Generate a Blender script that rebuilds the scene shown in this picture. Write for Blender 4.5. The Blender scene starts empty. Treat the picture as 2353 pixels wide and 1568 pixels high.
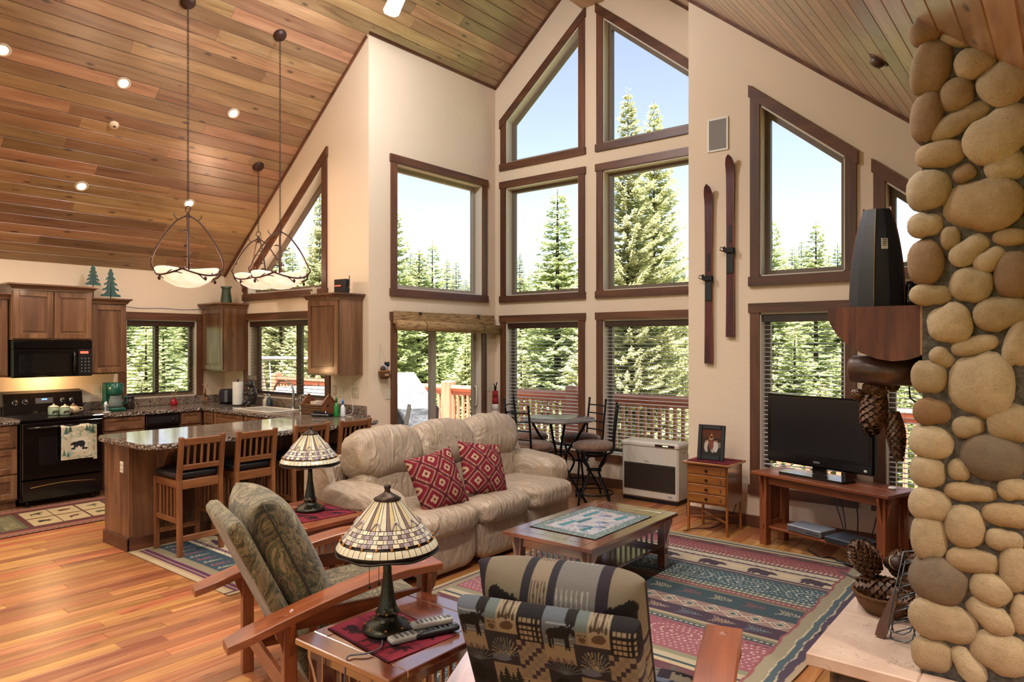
import bpy, bmesh, math, random
import numpy as np
from mathutils import Vector, Matrix, Euler, noise
from mathutils.geometry import tessellate_polygon
PI = math.pi
sin, cos = math.sin, math.cos
SC = bpy.context.scene
COL = SC.collection

# ------------------------------------------------------------------ camera
cam_d = bpy.data.cameras.new('camera'); cam = bpy.data.objects.new('camera', cam_d); COL.objects.link(cam)
cam.location = (0, 0, 1.65); cam.rotation_euler = (PI/2, 0, math.radians(38.74))
cam_d.sensor_width = 36; cam_d.lens = 24.56; cam_d.shift_y = 0.00285; cam_d.clip_start = .05; cam_d.clip_end = 800
SC.camera = cam
# ------------------------------------------------------------------ sky, sun, exposure
SUN_EL, SUN_AZ = math.radians(70), Vector((.45, -.89, 0)).normalized()
w = bpy.data.worlds.new('sky'); SC.world = w; w.use_nodes = True
wn = w.node_tree; bg = wn.nodes['Background']
sky = wn.nodes.new('ShaderNodeTexSky'); sky.sky_type = 'NISHITA'; sky.sun_disc = False
sky.sun_elevation = SUN_EL; sky.sun_rotation = math.atan2(SUN_AZ.x, SUN_AZ.y); sky.altitude = 1200; sky.air_density = 0.75; sky.dust_density = 2.2; sky.ozone_density = 0.8
hz = wn.nodes.new('ShaderNodeHueSaturation'); hz.inputs['Saturation'].default_value = .60   # summer haze
wn.links.new(sky.outputs[0], hz.inputs['Color']); wn.links.new(hz.outputs[0], bg.inputs[0]); bg.inputs[1].default_value = 0.128
sun_d = bpy.data.lights.new('sun', 'SUN'); sun_o = bpy.data.objects.new('sun', sun_d); COL.objects.link(sun_o)
sun_d.energy = 13.0; sun_d.angle = .01; sun_d.color = (1, .95, .86)
sd = Vector((SUN_AZ.x*cos(SUN_EL), SUN_AZ.y*cos(SUN_EL), sin(SUN_EL)))
sun_o.rotation_euler = sd.to_track_quat('Z', 'Y').to_euler(); sun_o.location = (-20, -15, 40)
SC.view_settings.view_transform = 'Standard'; SC.view_settings.look = 'None'; SC.view_settings.gamma = 1
SC.view_settings.use_curve_mapping = False; SC.view_settings.exposure = 1.5
SC.cycles.use_denoising = True; SC.cycles.adaptive_threshold = .03; SC.cycles.max_bounces = 6; SC.cycles.diffuse_bounces = 3; SC.cycles.glossy_bounces = 3; SC.cycles.transmission_bounces = 6; SC.cycles.transparent_max_bounces = 12
SC.cycles.caustics_reflective = False; SC.cycles.caustics_refractive = False; SC.cycles.sample_clamp_indirect = 6
LAMP_W = 1.0          # scale for every lamp in the house

# ------------------------------------------------------------------ small library
R = random.Random(7)
def lin(c):
    if isinstance(c, str):
        c = c.lstrip('#'); c = [int(c[i:i+2], 16) for i in (0, 2, 4)]
    return tuple(((v/255)/12.92 if v/255 <= .04045 else ((v/255+.055)/1.055)**2.4) for v in c[:3])
def c4(c): return (*lin(c), 1)

class T:                                   # node-tree helper
    def __init__(s, name):
        s.m = bpy.data.materials.new(name); s.m.use_nodes = True; s.t = s.m.node_tree
        s.b = s.t.nodes['Principled BSDF']; s.o = s.t.nodes['Material Output']
    def n(s, typ, ins=None, **props):
        nd = s.t.nodes.new('ShaderNode'+typ)
        for k, v in props.items(): setattr(nd, k, v)
        for k, v in (ins or {}).items():
            if isinstance(v, bpy.types.NodeSocket): s.t.links.new(v, nd.inputs[k])
            else: nd.inputs[k].default_value = v
        return nd
    def set(s, **kw):
        for k, v in kw.items():
            k = {'col': 'Base Color', 'rough': 'Roughness', 'metal': 'Metallic', 'nrm': 'Normal', 'coat': 'Coat Weight', 'coatr': 'Coat Roughness', 'spec': 'Specular IOR Level',
                 'em': 'Emission Color', 'ems': 'Emission Strength', 'alpha': 'Alpha', 'trans': 'Transmission Weight', 'ior': 'IOR', 'sheen': 'Sheen Weight'}[k]
            if isinstance(v, bpy.types.NodeSocket): s.t.links.new(v, s.b.inputs[k])
            else: s.b.inputs[k].default_value = v
        return s
    def math(s, op, a, b=None):
        return s.n('Math', {0: a, **({1: b} if b is not None else {})}, operation=op).outputs[0]
    def ramp(s, fac, stops, interp='LINEAR'):
        r = s.n('ValToRGB', {'Fac': fac}); cr = r.color_ramp; cr.interpolation = interp
        while len(cr.elements) < len(stops): cr.elements.new(.5)
        for e, (p, c) in zip(cr.elements, stops): e.position = p; e.color = c4(c)
        return r.outputs[0]
    def bump(s, h, st=.2, dist=.01):
        return s.n('Bump', {'Height': h, 'Strength': st, 'Distance': dist}).outputs[0]
    def mix(s, fac, a, b, blend='MIX'):
        nd = s.n('Mix', {}, data_type='RGBA', blend_type=blend)
        for i, v in ((0, fac), (6, a), (7, b)):
            if isinstance(v, bpy.types.NodeSocket): s.t.links.new(v, nd.inputs[i])
            else: nd.inputs[i].default_value = v
        return nd.outputs[2]

MATS = {}
def plain(name, col, rough=.5, metal=0, var=.06, scale=30, bump=0, **kw):
    if name in MATS: return MATS[name]
    t = T(name); tc = t.n('TexCoord').outputs['Object']
    nz = t.n('TexNoise', {'Vector': tc, 'Scale': scale, 'Detail': 3}).outputs[0]
    l = lin(col); hi = tuple(min(1, v*(1+var)) for v in l)+(1,); lo = tuple(v*(1-var) for v in l)+(1,)
    t.set(col=t.mix(nz, lo, hi), rough=rough, metal=metal, **kw)
    if bump: t.set(nrm=t.bump(nz, bump, .01))
    MATS[name] = t.m; return t.m

def wood(name, c1, c2, axis='z', rough=.38, world=False, rnd=.12, knots=0, scale=1.0, coat=.0, bump=.12, c3=None, hue=0, coat_ior=1.5, coatr=.12):
    key = name+'_'+axis
    if key in MATS: return MATS[key]
    t = T(key)
    vec = t.n('NewGeometry').outputs['Position'] if world else t.n('TexCoord').outputs['Object']
    rn = t.n('ObjectInfo').outputs['Random']
    off = t.math('MULTIPLY', rn, 41.0)
    v = t.n('VectorMath', {0: vec, 1: t.n('CombineXYZ', {0: off, 1: off, 2: off}).outputs[0]}, operation='ADD').outputs[0]
    ax = 'xyz'.index(axis); sc = [14*scale]*3; sc[ax] = 1.1*scale
    mp = t.n('Mapping', {'Vector': v, 'Scale': sc}).outputs[0]
    n1 = t.n('TexNoise', {'Vector': mp, 'Scale': 1.0, 'Detail': 4, 'Roughness': .6, 'Distortion': .8}).outputs[0]
    sc2 = [90*scale]*3; sc2[ax] = 4*scale
    n2 = t.n('TexNoise', {'Vector': t.n('Mapping', {'Vector': v, 'Scale': sc2}).outputs[0], 'Scale': 1.0, 'Detail': 2}).outputs[0]
    stops = [(.3, c1), (.68, c2)] if c3 is None else [(.25, c3), (.45, c1), (.72, c2)]
    col = t.ramp(n1, stops)
    col = t.mix(t.math('MULTIPLY', n2, .55), col, (*[x*.55 for x in lin(c1)], 1))
    if knots:
        sk = [8.5]*3; sk[ax] = 3.2
        vo = t.n('TexVoronoi', {'Vector': t.n('Mapping', {'Vector': v, 'Scale': sk}).outputs[0], 'Scale': 1.0, 'Randomness': 1.0}).outputs['Distance']
        kf = t.ramp(vo, [(.05, (255, 255, 255)), (.17, (0, 0, 0))])
        col = t.mix(t.math('MULTIPLY', kf, knots), col, c4((48, 28, 16)))
        vb = t.n('TexNoise', {'Vector': t.n('Mapping', {'Vector': v, 'Scale': [3, 3, 3]}).outputs[0], 'Scale': .6, 'Detail': 2}).outputs[0]
        col = t.mix(t.ramp(vb, [(.5, (0, 0, 0)), (.75, (120, 120, 120))]), col, c4((96, 78, 64)))
    hv = t.n('HueSaturation', {'Color': col, 'Value': t.math('ADD', t.math('MULTIPLY', rn, 2*rnd), 1-rnd),
                               'Hue': t.math('ADD', t.math('MULTIPLY', t.math('FRACT', t.math('MULTIPLY', rn, 7.31)), hue), .5-hue/2)}).outputs[0]
    t.set(col=hv, rough=rough, coat=coat, coatr=coatr); t.b.inputs['Coat IOR'].default_value = coat_ior
    if bump: t.set(nrm=t.bump(n2, bump, .004))
    MATS[key] = t.m; return t.m

def attr_mat(name, rough=.9, bump=.25, scale=260, sheen=0):
    if name in MATS: return MATS[name]
    t = T(name); a = t.n('VertexColor', layer_name='pattern').outputs[0]
    tc = t.n('TexCoord').outputs['Object']
    nz = t.n('TexNoise', {'Vector': tc, 'Scale': scale, 'Detail': 2}).outputs[0]
    col = t.mix(t.math('MULTIPLY', nz, .45), a, t.mix(1.0, a, (.45, .45, .45, 1), 'MULTIPLY'))
    t.set(col=col, rough=rough, nrm=t.bump(nz, bump, .004), sheen=sheen, spec=.2); MATS[name] = t.m; return t.m

class MB:
    """collects primitives into one mesh"""
    def __init__(s): s.v = []; s.f = []; s.sm = []
    def add(s, vs, fs, smooth=False, M=None):
        b = len(s.v)
        s.v += [tuple(M @ Vector(p)) if M else tuple(p) for p in vs]
        s.f += [tuple(i+b for i in f) for f in fs]; s.sm += [smooth]*len(fs); return s
    def box(s, a, b, bev=0, M=None):
        (x0, y0, z0), (x1, y1, z1) = [min(p, q) for p, q in zip(a, b)], [max(p, q) for p, q in zip(a, b)]
        e = min(bev, .49*min(x1-x0, y1-y0, z1-z0))
        if e <= 0:
            vs = [(x, y, z) for x in (x0, x1) for y in (y0, y1) for z in (z0, z1)]
            return s.add(vs, [(0, 1, 3, 2), (4, 6, 7, 5), (0, 4, 5, 1), (2, 3, 7, 6), (0, 2, 6, 4), (1, 5, 7, 3)], M=M)
        vs = []; idx = {}
        for i in (0, 1):
            for j in (0, 1):
                for k in (0, 1):
                    c = ((x0, x1)[i], (y0, y1)[j], (z0, z1)[k]); d = ((1, -1)[i]*e, (1, -1)[j]*e, (1, -1)[k]*e)
                    for ax in range(3):
                        p = [c[q]+(0 if q == ax else d[q]) for q in range(3)]; idx[i, j, k, ax] = len(vs); vs.append(p)
        g = lambda i, j, k, a: idx[i, j, k, a]
        fs = []
        for i in (0, 1): fs.append((g(i,0,0,0), g(i,1,0,0), g(i,1,1,0), g(i,0,1,0)))
        for j in (0, 1): fs.append((g(0,j,0,1), g(1,j,0,1), g(1,j,1,1), g(0,j,1,1)))
        for k in (0, 1): fs.append((g(0,0,k,2), g(1,0,k,2), g(1,1,k,2), g(0,1,k,2)))
        for i in (0, 1):
            for j in (0, 1): fs.append((g(i,j,0,0), g(i,j,1,0), g(i,j,1,1), g(i,j,0,1)))
        for i in (0, 1):
            for k in (0, 1): fs.append((g(i,0,k,0), g(i,1,k,0), g(i,1,k,2), g(i,0,k,2)))
        for j in (0, 1):
            for k in (0, 1): fs.append((g(0,j,k,1), g(1,j,k,1), g(1,j,k,2), g(0,j,k,2)))
        for i in (0, 1):
            for j in (0, 1):
                for k in (0, 1): fs.append((g(i,j,k,0), g(i,j,k,1), g(i,j,k,2)))
        return s.add(vs, fs, M=M)
    def cbox(s, c, d, bev=0, rot=None, M=None):
        m = Matrix.Translation(c)
        if rot: m = m @ Euler(rot).to_matrix().to_4x4()
        if M: m = M @ m
        return s.box([-q/2 for q in d], [q/2 for q in d], bev, m)
    def bar(s, p, q, wd, th, bev=.002, up=(0, 0, 1)):
        p, q = Vector(p), Vector(q); d = q-p; L = d.length; z = d.normalized(); u = Vector(up)
        if abs(z.dot(u)) > .98: u = Vector((0, 1, 0))
        x = u.cross(z).normalized(); y = z.cross(x)
        m = Matrix((x, y, z)).transposed().to_4x4(); m.translation = (p+q)/2
        return s.box((-wd/2, -th/2, -L/2), (wd/2, th/2, L/2), bev, m)
    def tube(s, pts, r, n=8, caps=True, smooth=True, closed=False):
        P_ = [Vector(p) for p in pts]; rs = r if isinstance(r, (list, tuple)) else [r]*len(P_)
        vs = []; fs = []; up = None; N_ = len(P_)
        for i, p in enumerate(P_):
            a = P_[i-1] if (i > 0 or closed) else p; b = P_[(i+1) % N_] if (i < N_-1 or closed) else p
            t = (b-a); t = t.normalized() if t.length > 1e-9 else Vector((0, 0, 1))
            if up is None: up = Vector((0, 0, 1)) if abs(t.z) < .9 else Vector((1, 0, 0))
            x = up.cross(t); x = x.normalized() if x.length > 1e-6 else t.orthogonal().normalized()
            y = t.cross(x); up = y
            for k in range(n):
                a_ = 2*PI*k/n; vs.append(p+(x*cos(a_)+y*sin(a_))*rs[i])
        for i in range(N_ if closed else N_-1):
            j = (i+1) % N_
            for k in range(n): fs.append((i*n+k, i*n+(k+1) % n, j*n+(k+1) % n, j*n+k))
        if caps and not closed: fs += [tuple(range(n))[::-1], tuple(range((N_-1)*n, N_*n))]
        return s.add(vs, fs, smooth)
    def cyl(s, p, q, r0, r1=None, n=16, smooth=True):
        return s.tube([p, q], [r0, r0 if r1 is None else r1], n, True, smooth)
    def lathe(s, prof, n=24, c=(0, 0, 0), smooth=True, M=None, sx=1, sy=1):
        vs = []; fs = []
        for r_, z in prof:
            for k in range(n): a = 2*PI*k/n; vs.append((c[0]+r_*cos(a)*sx, c[1]+r_*sin(a)*sy, c[2]+z))
        for i in range(len(prof)-1):
            for k in range(n): fs.append((i*n+k, i*n+(k+1) % n, (i+1)*n+(k+1) % n, (i+1)*n+k))
        if prof[0][0] > 1e-5: fs.append(tuple(range(n))[::-1])
        if prof[-1][0] > 1e-5: fs.append(tuple(range((len(prof)-1)*n, len(prof)*n)))
        return s.add(vs, fs, smooth, M)
    def prism(s, poly, h0, h1, M=None, smooth=False):
        """poly in local xy, extruded along z"""
        n = len(poly); vs = [(x, y, h0) for x, y in poly]+[(x, y, h1) for x, y in poly]
        fs = [tuple(range(n))[::-1], tuple(range(n, 2*n))]+[(i, (i+1) % n, n+(i+1) % n, n+i) for i in range(n)]
        return s.add(vs, fs, smooth, M)
    def blob(s, c, d, e=(1, 1), n=(20, 12), M=None, fn=None, smooth=True):
        """superellipsoid with half sizes d, exponents e=(vertical, around) (<1 = boxy)"""
        vs = []; fs = []; nu, nv = n
        sg = lambda q, p: math.copysign(abs(q)**p, q)
        for j in range(nv+1):
            v = -PI/2+PI*j/nv
            for i in range(nu):
                u = 2*PI*i/nu
                p = Vector((sg(cos(v), e[0])*sg(cos(u), e[1]), sg(cos(v), e[0])*sg(sin(u), e[1]), sg(sin(v), e[0])))
                if fn: p = fn(p)
                vs.append((c[0]+p.x*d[0], c[1]+p.y*d[1], c[2]+p.z*d[2]))
        for j in range(nv):
            for i in range(nu): fs.append((j*nu+i, j*nu+(i+1) % nu, (j+1)*nu+(i+1) % nu, (j+1)*nu+i))
        return s.add(vs, fs, smooth, M)
    def mesh(s, name='m'):
        me = bpy.data.meshes.new(name); me.from_pydata(s.v, [], s.f); me.validate()
        if len(me.polygons) == len(s.sm): me.polygons.foreach_set('use_smooth', s.sm)
        bm = bmesh.new(); bm.from_mesh(me); bmesh.ops.recalc_face_normals(bm, faces=bm.faces); bm.to_mesh(me); bm.free()
        return me
    def build(s, name, m=None, parent=None, loc=None, rot=None):
        return link(name, s.mesh(name), m, parent, loc, rot)

def link(name, me, m=None, parent=None, loc=None, rot=None):
    o = bpy.data.objects.new(name, me); COL.objects.link(o)
    if m is not None:
        if me.materials: me.materials[0] = m
        else: me.materials.append(m)
    if parent: o.parent = parent
    if loc: o.location = loc
    if rot: o.rotation_euler = rot
    return o
def tag(o, label, cat, group=None):
    o['label'] = label; o['category'] = cat
    if group: o['group'] = group
    return o
def thing(name, label, cat, loc=(0, 0, 0), rz=0, group=None):
    o = bpy.data.objects.new(name, None); COL.objects.link(o); o.location = loc; o.rotation_euler = (0, 0, rz); o.empty_display_size = .1
    return tag(o, label, cat, group)
def struct(o): o['kind'] = 'structure'; return o
def copy_tree(o, parent=None):
    c = o.copy(); COL.objects.link(c); c.parent = parent
    for ch in list(o.children): copy_tree(ch, c)
    return c
def lamp_point(name, parent, loc, watts, col=(1, .72, .45), r=.04, spot=None, rot=None, blend=.6):
    d = bpy.data.lights.new(name, 'SPOT' if spot else 'POINT'); d.energy = watts*LAMP_W; d.color = col; d.shadow_soft_size = r
    if spot: d.spot_size = spot; d.spot_blend = blend
    o = bpy.data.objects.new(name, d); COL.objects.link(o); o.location = loc
    if parent: o.parent = parent
    if rot: o.rotation_euler = rot
    return o
def text(name, s, size, m, parent, loc, rot, ext=.0006, align='CENTER'):
    cu = bpy.data.curves.new(name, 'FONT'); cu.body = s; cu.size = size; cu.extrude = ext; cu.align_x = align; cu.align_y = 'CENTER'
    tmp = bpy.data.objects.new(name+'_tmp', cu); COL.objects.link(tmp); bpy.context.view_layer.update()
    me = bpy.data.meshes.new_from_object(tmp.evaluated_get(bpy.context.evaluated_depsgraph_get())); bpy.data.objects.remove(tmp); bpy.data.curves.remove(cu)
    me.name = name; me.materials.clear(); return link(name, me, m, parent, loc, rot)

class Canvas:
    """tiny raster used to colour the vertices of woven and printed cloth"""
    def __init__(s, wm, hm, res, col):
        s.w, s.h, s.r = wm, hm, res; s.a = np.zeros((max(2, int(hm/res)), max(2, int(wm/res)), 3), np.float32); s.a[:] = lin(col)
        s.X, s.Y = np.meshgrid((np.arange(s.a.shape[1])+.5)/s.a.shape[1]*wm, (np.arange(s.a.shape[0])+.5)/s.a.shape[0]*hm)
    def put(s, mask, col): s.a[mask] = lin(col); return s
    def win(s, x0, y0, x1, y1):
        ny, nx = s.a.shape[:2]; i0, i1 = max(0, int(x0/s.w*nx)-1), min(nx, int(x1/s.w*nx)+2); j0, j1 = max(0, int(y0/s.h*ny)-1), min(ny, int(y1/s.h*ny)+2)
        if i1 <= i0 or j1 <= j0: return None
        k = (slice(j0, j1), slice(i0, i1)); return k, s.X[k], s.Y[k]
    def rect(s, x0, y0, x1, y1, col):
        q = s.win(x0, y0, x1, y1)
        if q: k, X, Y = q; s.a[k][(X >= x0) & (X < x1) & (Y >= y0) & (Y < y1)] = lin(col)
        return s
    def ell(s, x, y, rx, ry, col, ang=0):
        m = max(rx, ry); q = s.win(x-m, y-m, x+m, y+m)
        if q:
            k, X, Y = q; dx, dy = X-x, Y-y; c, e = cos(ang), sin(ang); s.a[k][((dx*c+dy*e)/rx)**2+((-dx*e+dy*c)/ry)**2 < 1] = lin(col)
        return s
    def line(s, x0, y0, x1, y1, wd, col):
        q = s.win(min(x0, x1)-wd, min(y0, y1)-wd, max(x0, x1)+wd, max(y0, y1)+wd)
        if q:
            k, X, Y = q; dx, dy = x1-x0, y1-y0; L2 = dx*dx+dy*dy+1e-9; t = np.clip(((X-x0)*dx+(Y-y0)*dy)/L2, 0, 1)
            s.a[k][(X-x0-t*dx)**2+(Y-y0-t*dy)**2 < (wd/2)**2] = lin(col)
        return s
    def poly(s, pts, col):
        q = s.win(min(p[0] for p in pts), min(p[1] for p in pts), max(p[0] for p in pts), max(p[1] for p in pts))
        if not q: return s
        k, X, Y = q; ins = np.zeros(X.shape, bool); n = len(pts)
        for i in range(n):
            (x0, y0), (x1, y1) = pts[i], pts[(i+1) % n]
            if y0 == y1: continue
            ins ^= ((y0 > Y) != (y1 > Y)) & (X < (x1-x0)*(Y-y0)/(y1-y0)+x0)
        s.a[k][ins] = lin(col); return s
    def bear(s, x, y, k, col, flip=1):
        f = flip
        s.ell(x, y, .5*k, .26*k, col); s.ell(x-.18*k*f, y+.05*k, .3*k, .27*k, col); s.ell(x+.5*k*f, y+.02*k, .2*k, .15*k, col); s.ell(x+.66*k*f, y-.05*k, .12*k, .07*k, col); s.ell(x+.44*k*f, y+.17*k, .06*k, .07*k, col)
        for q in (-.42, -.22, .12, .3): s.poly([(x+q*k, y), (x+(q+.17)*k, y), (x+(q+.15)*k, y-.42*k), (x+(q-.02)*k, y-.42*k)], col)
        return s
    def moose(s, x, y, k, col, flip=1):
        f = flip
        s.ell(x, y, .42*k, .2*k, col); s.ell(x+.22*k*f, y+.1*k, .2*k, .2*k, col); s.ell(x+.5*k*f, y+.14*k, .2*k, .09*k, col, -.5*f); s.ell(x+.6*k*f, y+.04*k, .1*k, .08*k, col)
        for q in (-.36, -.26, .2, .3): s.poly([(x+q*k, y), (x+(q+.1)*k, y), (x+(q+.07)*k, y-.62*k), (x+(q+.01)*k, y-.62*k)], col)
        for a in (-.25, 0, .25, .5): s.line(x+.42*k*f, y+.24*k, x+(.42+a)*k*f, y+.52*k, .04*k, col)
        s.ell(x+.5*k*f, y+.38*k, .22*k, .07*k, col); return s
    def fir(s, x, y, k, col, n=5):
        s.line(x, y, x, y+k, .06*k, col)
        for i in range(n):
            q = y+k*(.12+.8*i/n); r_ = .32*k*(1-i/n)+.03*k
            s.poly([(x-r_, q), (x+r_, q), (x, q+.24*k)], col)
        return s
    def sample(s, u, v):
        j = np.clip((np.asarray(v)*s.a.shape[0]).astype(int), 0, s.a.shape[0]-1); i = np.clip((np.asarray(u)*s.a.shape[1]).astype(int), 0, s.a.shape[1]-1)
        return s.a[j, i]
    def paint(s, me, uv):
        """uv: (n,2) array, one row for each vertex"""
        c = np.ones((len(me.vertices), 4), np.float32); uv = np.asarray(uv); c[:, :3] = s.sample(uv[:, 0], uv[:, 1])
        at = me.color_attributes.new('pattern', 'FLOAT_COLOR', 'POINT'); at.data.foreach_set('color', c.ravel()); return me

def sheet(name, cv, nx, ny, fn, m, parent=None, loc=None, rot=None, smooth=True, thick=None):
    """cloth grid: fn(u,v)->(x,y,z); painted with canvas cv; thick=offset of a lower skin along -z"""
    vs = []; uv = []; fs = []
    for j in range(ny+1):
        for i in range(nx+1):
            u, v = i/nx, j/ny; vs.append(fn(u, v)); uv.append((min(u, .9999), min(v, .9999)))
    for j in range(ny):
        for i in range(nx): a = j*(nx+1)+i; fs.append((a, a+1, a+nx+2, a+nx+1))
    if thick:
        rim = [j*(nx+1) for j in range(ny+1)][::-1]+[i for i in range(1, nx+1)]+[j*(nx+1)+nx for j in range(1, ny+1)]+[ny*(nx+1)+i for i in range(nx-1, 0, -1)]
        b = len(vs)
        for k in rim: p = vs[k]; vs.append((p[0], p[1], p[2]-thick)); uv.append(uv[k])
        n = len(rim); fs += [(rim[k], rim[(k+1) % n], b+(k+1) % n, b+k) for k in range(n)]; fs.append(tuple(range(b, b+n)))
    me = bpy.data.meshes.new(name); me.from_pydata(vs, [], fs); me.polygons.foreach_set('use_smooth', [smooth]*len(fs))
    if cv is not None: cv.paint(me, uv)
    return link(name, me, m, parent, loc, rot)

# room measures (metres, floor at z = 0, camera on the origin)
X1, X3, Y2, Y4, Y5, XR = -8.82, -5.873, 4.87, 6.97, 6.28, -2.87
RX, RZ, RM = -4.38, 6.21, .825                      # ridge x, ridge height, roof pitch
XE, YB = 3.2, -3.4                                  # far right and rear walls, behind the camera
def roof(x): return RZ-RM*abs(x-RX)
# ================================================================== structure
XF, ZF = .30, RZ-RM*(.30-RX)                        # roof slope ends here, flat ceiling beyond
def ceil_z(x): return roof(x) if x < XF else ZF
def plaster():
    t = T('plaster'); g = t.n('NewGeometry').outputs['Position']
    a = t.n('TexNoise', {'Vector': g, 'Scale': 9, 'Detail': 5, 'Roughness': .65}).outputs[0]
    b = t.n('TexNoise', {'Vector': g, 'Scale': .8, 'Detail': 2}).outputs[0]
    t.set(col=t.mix(b, c4('dbc4ab'), c4('e3cfb9')), rough=.85, nrm=t.bump(a, .35, .012), spec=.25); return t.m
M_WALL = plaster()
M_TRIM = {a: wood('dark_trim', '5b3521', '7d4d31', a, rough=.45, rnd=.15, c3='3f2417', scale=.7) for a in 'xyz'}
M_SASH = plain('bronze_vinyl', '6b5a4c', .5)
M_ALU = plain('pale_vinyl', '9d9184', .5)
def glass_mat():
    t = T('window_glass')
    tr = t.n('BsdfTransparent', {'Color': (.97, .985, .98, 1)}); gl = t.n('BsdfGlossy', {'Roughness': .02})
    lw = t.n('LayerWeight', {'Blend': .12}).outputs['Fresnel']
    mx = t.n('MixShader', {0: t.math('MULTIPLY', lw, .6), 1: tr.outputs[0], 2: gl.outputs[0]})
    t.t.links.new(mx.outputs[0], t.o.inputs[0]); return t.m
M_GLASS = glass_mat()

# ---- floor planks
M_FLOOR = wood('floor_hickory', 'a8693c', 'cf9560', 'y', rough=.36, world=True, rnd=.26, knots=.5, c3='7d4726', coat=.25, coatr=.3, hue=.03, bump=.05)
fl = MB(); fl.box((X1-.15, YB-.1, -.06), (XE+.1, Y4+.15, -.022)); floor = struct(fl.build('floor', plain('subfloor', '3a2a1d', .9)))
def seen(x, y):
    d = -x*.6258+y*.78
    if d < 1.2: return 0
    px = 1176.5+1605*(x*.78+y*.6258)/d; py = 790.7+1605*1.65/d
    if not (-60 < px < 2400 and py < 1640): return 0
    return 1/d**2
pl = []
W_ = .098; rr = random.Random(3); nx = int((XE-X1)/W_)+1
for i in range(nx):
    x0 = X1+i*W_; y = YB-rr.random()*1.2
    while y < Y4:
        L = .55+rr.random()*1.25
        a, b = max(y, YB), min(y+L, Y4)
        if b-a > .05: pl.append((x0, a, b, 0))
        y += L
def hidden_floor(x, y):                              # planks wholly under rugs, cabinets or outside the bay
    if y > Y2 and x < X3-.05: return True
    return (-3.4 < x < -1.1 and 2.6 < y < 5.6) or (-6.25 < x < -5.9 and y > 2.5) or (x > -.9 and y > 3.4)
sc_ = sorted(pl, key=lambda p: -(0 if hidden_floor(p[0]+W_/2, (p[1]+p[2])/2) else seen(p[0]+W_/2, (p[1]+p[2])/2)*(p[2]-p[1])))
pm = MB(); pm.box((0, 0, -.022), (1, 1, 0)); 
def plank_mesh():
    m = MB(); e = .012; m.add([(0, 0, -.022), (1, 0, -.022), (1, 1, -.022), (0, 1, -.022), (0, 0, -.003), (1, 0, -.003), (1, 1, -.003), (0, 1, -.003), (e, .002, 0), (1-e, .002, 0), (1-e, .998, 0), (e, .998, 0)],
          [(0, 1, 5, 4), (1, 2, 6, 5), (2, 3, 7, 6), (3, 0, 4, 7), (4, 5, 9, 8), (5, 6, 10, 9), (6, 7, 11, 10), (7, 4, 8, 11), (8, 9, 10, 11)]); return m.mesh('plank')
pme = plank_mesh(); pme.materials.append(M_FLOOR)
for x0, a, b, _ in sc_[:300]:
    o = link('plank', pme, None, floor); o.location = (x0+.0006, a+.0006, 0); o.scale = (W_-.0012, b-a-.0012, 1)
rest = MB()
for x0, a, b, _ in sc_[300:]:
    if (a+b)/2 > Y2+.2 and x0 < X3-.05: continue
    rest.box((x0+.0008, a+.0008, -.022), (x0+W_-.0008, b-.0008, 0), .0025)
ro = rest.build('planks', M_FLOOR, floor); ro['kind'] = 'stuff'

# ---- ceiling boards
M_CEIL = wood('ceiling_pine', '9c7552', 'b99873', 'y', rough=.45, world=True, rnd=.30, knots=.95, c3='664b34', hue=.03, coat=.75, coatr=.30, bump=.06, coat_ior=1.6)
cb = MB(); t_ = .05
def roof_slab(x0, x1, y0, y1):
    z0, z1 = roof(x0)+t_, roof(x1)+t_; vs = [(x, y, z+h) for h in (0, .12) for x, y, z in ((x0, y0, z0), (x1, y0, z1), (x1, y1, z1), (x0, y1, z0))]
    cb.add(vs, [(0, 1, 2, 3), (4, 7, 6, 5), (0, 4, 5, 1), (1, 5, 6, 2), (2, 6, 7, 3), (3, 7, 4, 0)])
roof_slab(X1-.5, X3-.17, YB-.1, Y2+.17); roof_slab(X3-.17, RX, YB-.1, Y4+.17); roof_slab(RX, XR+.17, YB-.1, Y4+.17); roof_slab(XR+.17, XF, YB-.1, Y5+.17)
cb.box((XF, YB-.1, ZF+t_), (XE+.2, Y5+.17, ZF+t_+.12))
ceiling = struct(cb.build('ceiling', plain('ceiling_backing', '3b2a1c', .9)))
bw = .131; ang = math.atan(RM); cr_, sr_ = cos(ang), sin(ang)
def board_mesh():
    m = MB(); e = .035                               # unit board: x 0..1 across, y 0..1 along, lower face z=0
    m.add([(0, 0, .35), (1, 0, .35), (1, 1, .35), (0, 1, .35), (e, 0, 0), (1-e, 0, 0), (1-e, 1, 0), (e, 1, 0), (0, 0, 1), (1, 0, 1), (1, 1, 1), (0, 1, 1)],
          [(4, 5, 6, 7), (0, 1, 5, 4), (1, 2, 6, 5), (2, 3, 7, 6), (3, 0, 4, 7), (8, 9, 1, 0), (9, 10, 2, 1), (10, 11, 3, 2), (11, 8, 0, 3), (8, 11, 10, 9)]); return m.mesh('board')
bme = board_mesh(); bme.materials.append(M_CEIL)
rr = random.Random(11); restb = MB()
slope_len = (RX-X1)/cr_
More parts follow.
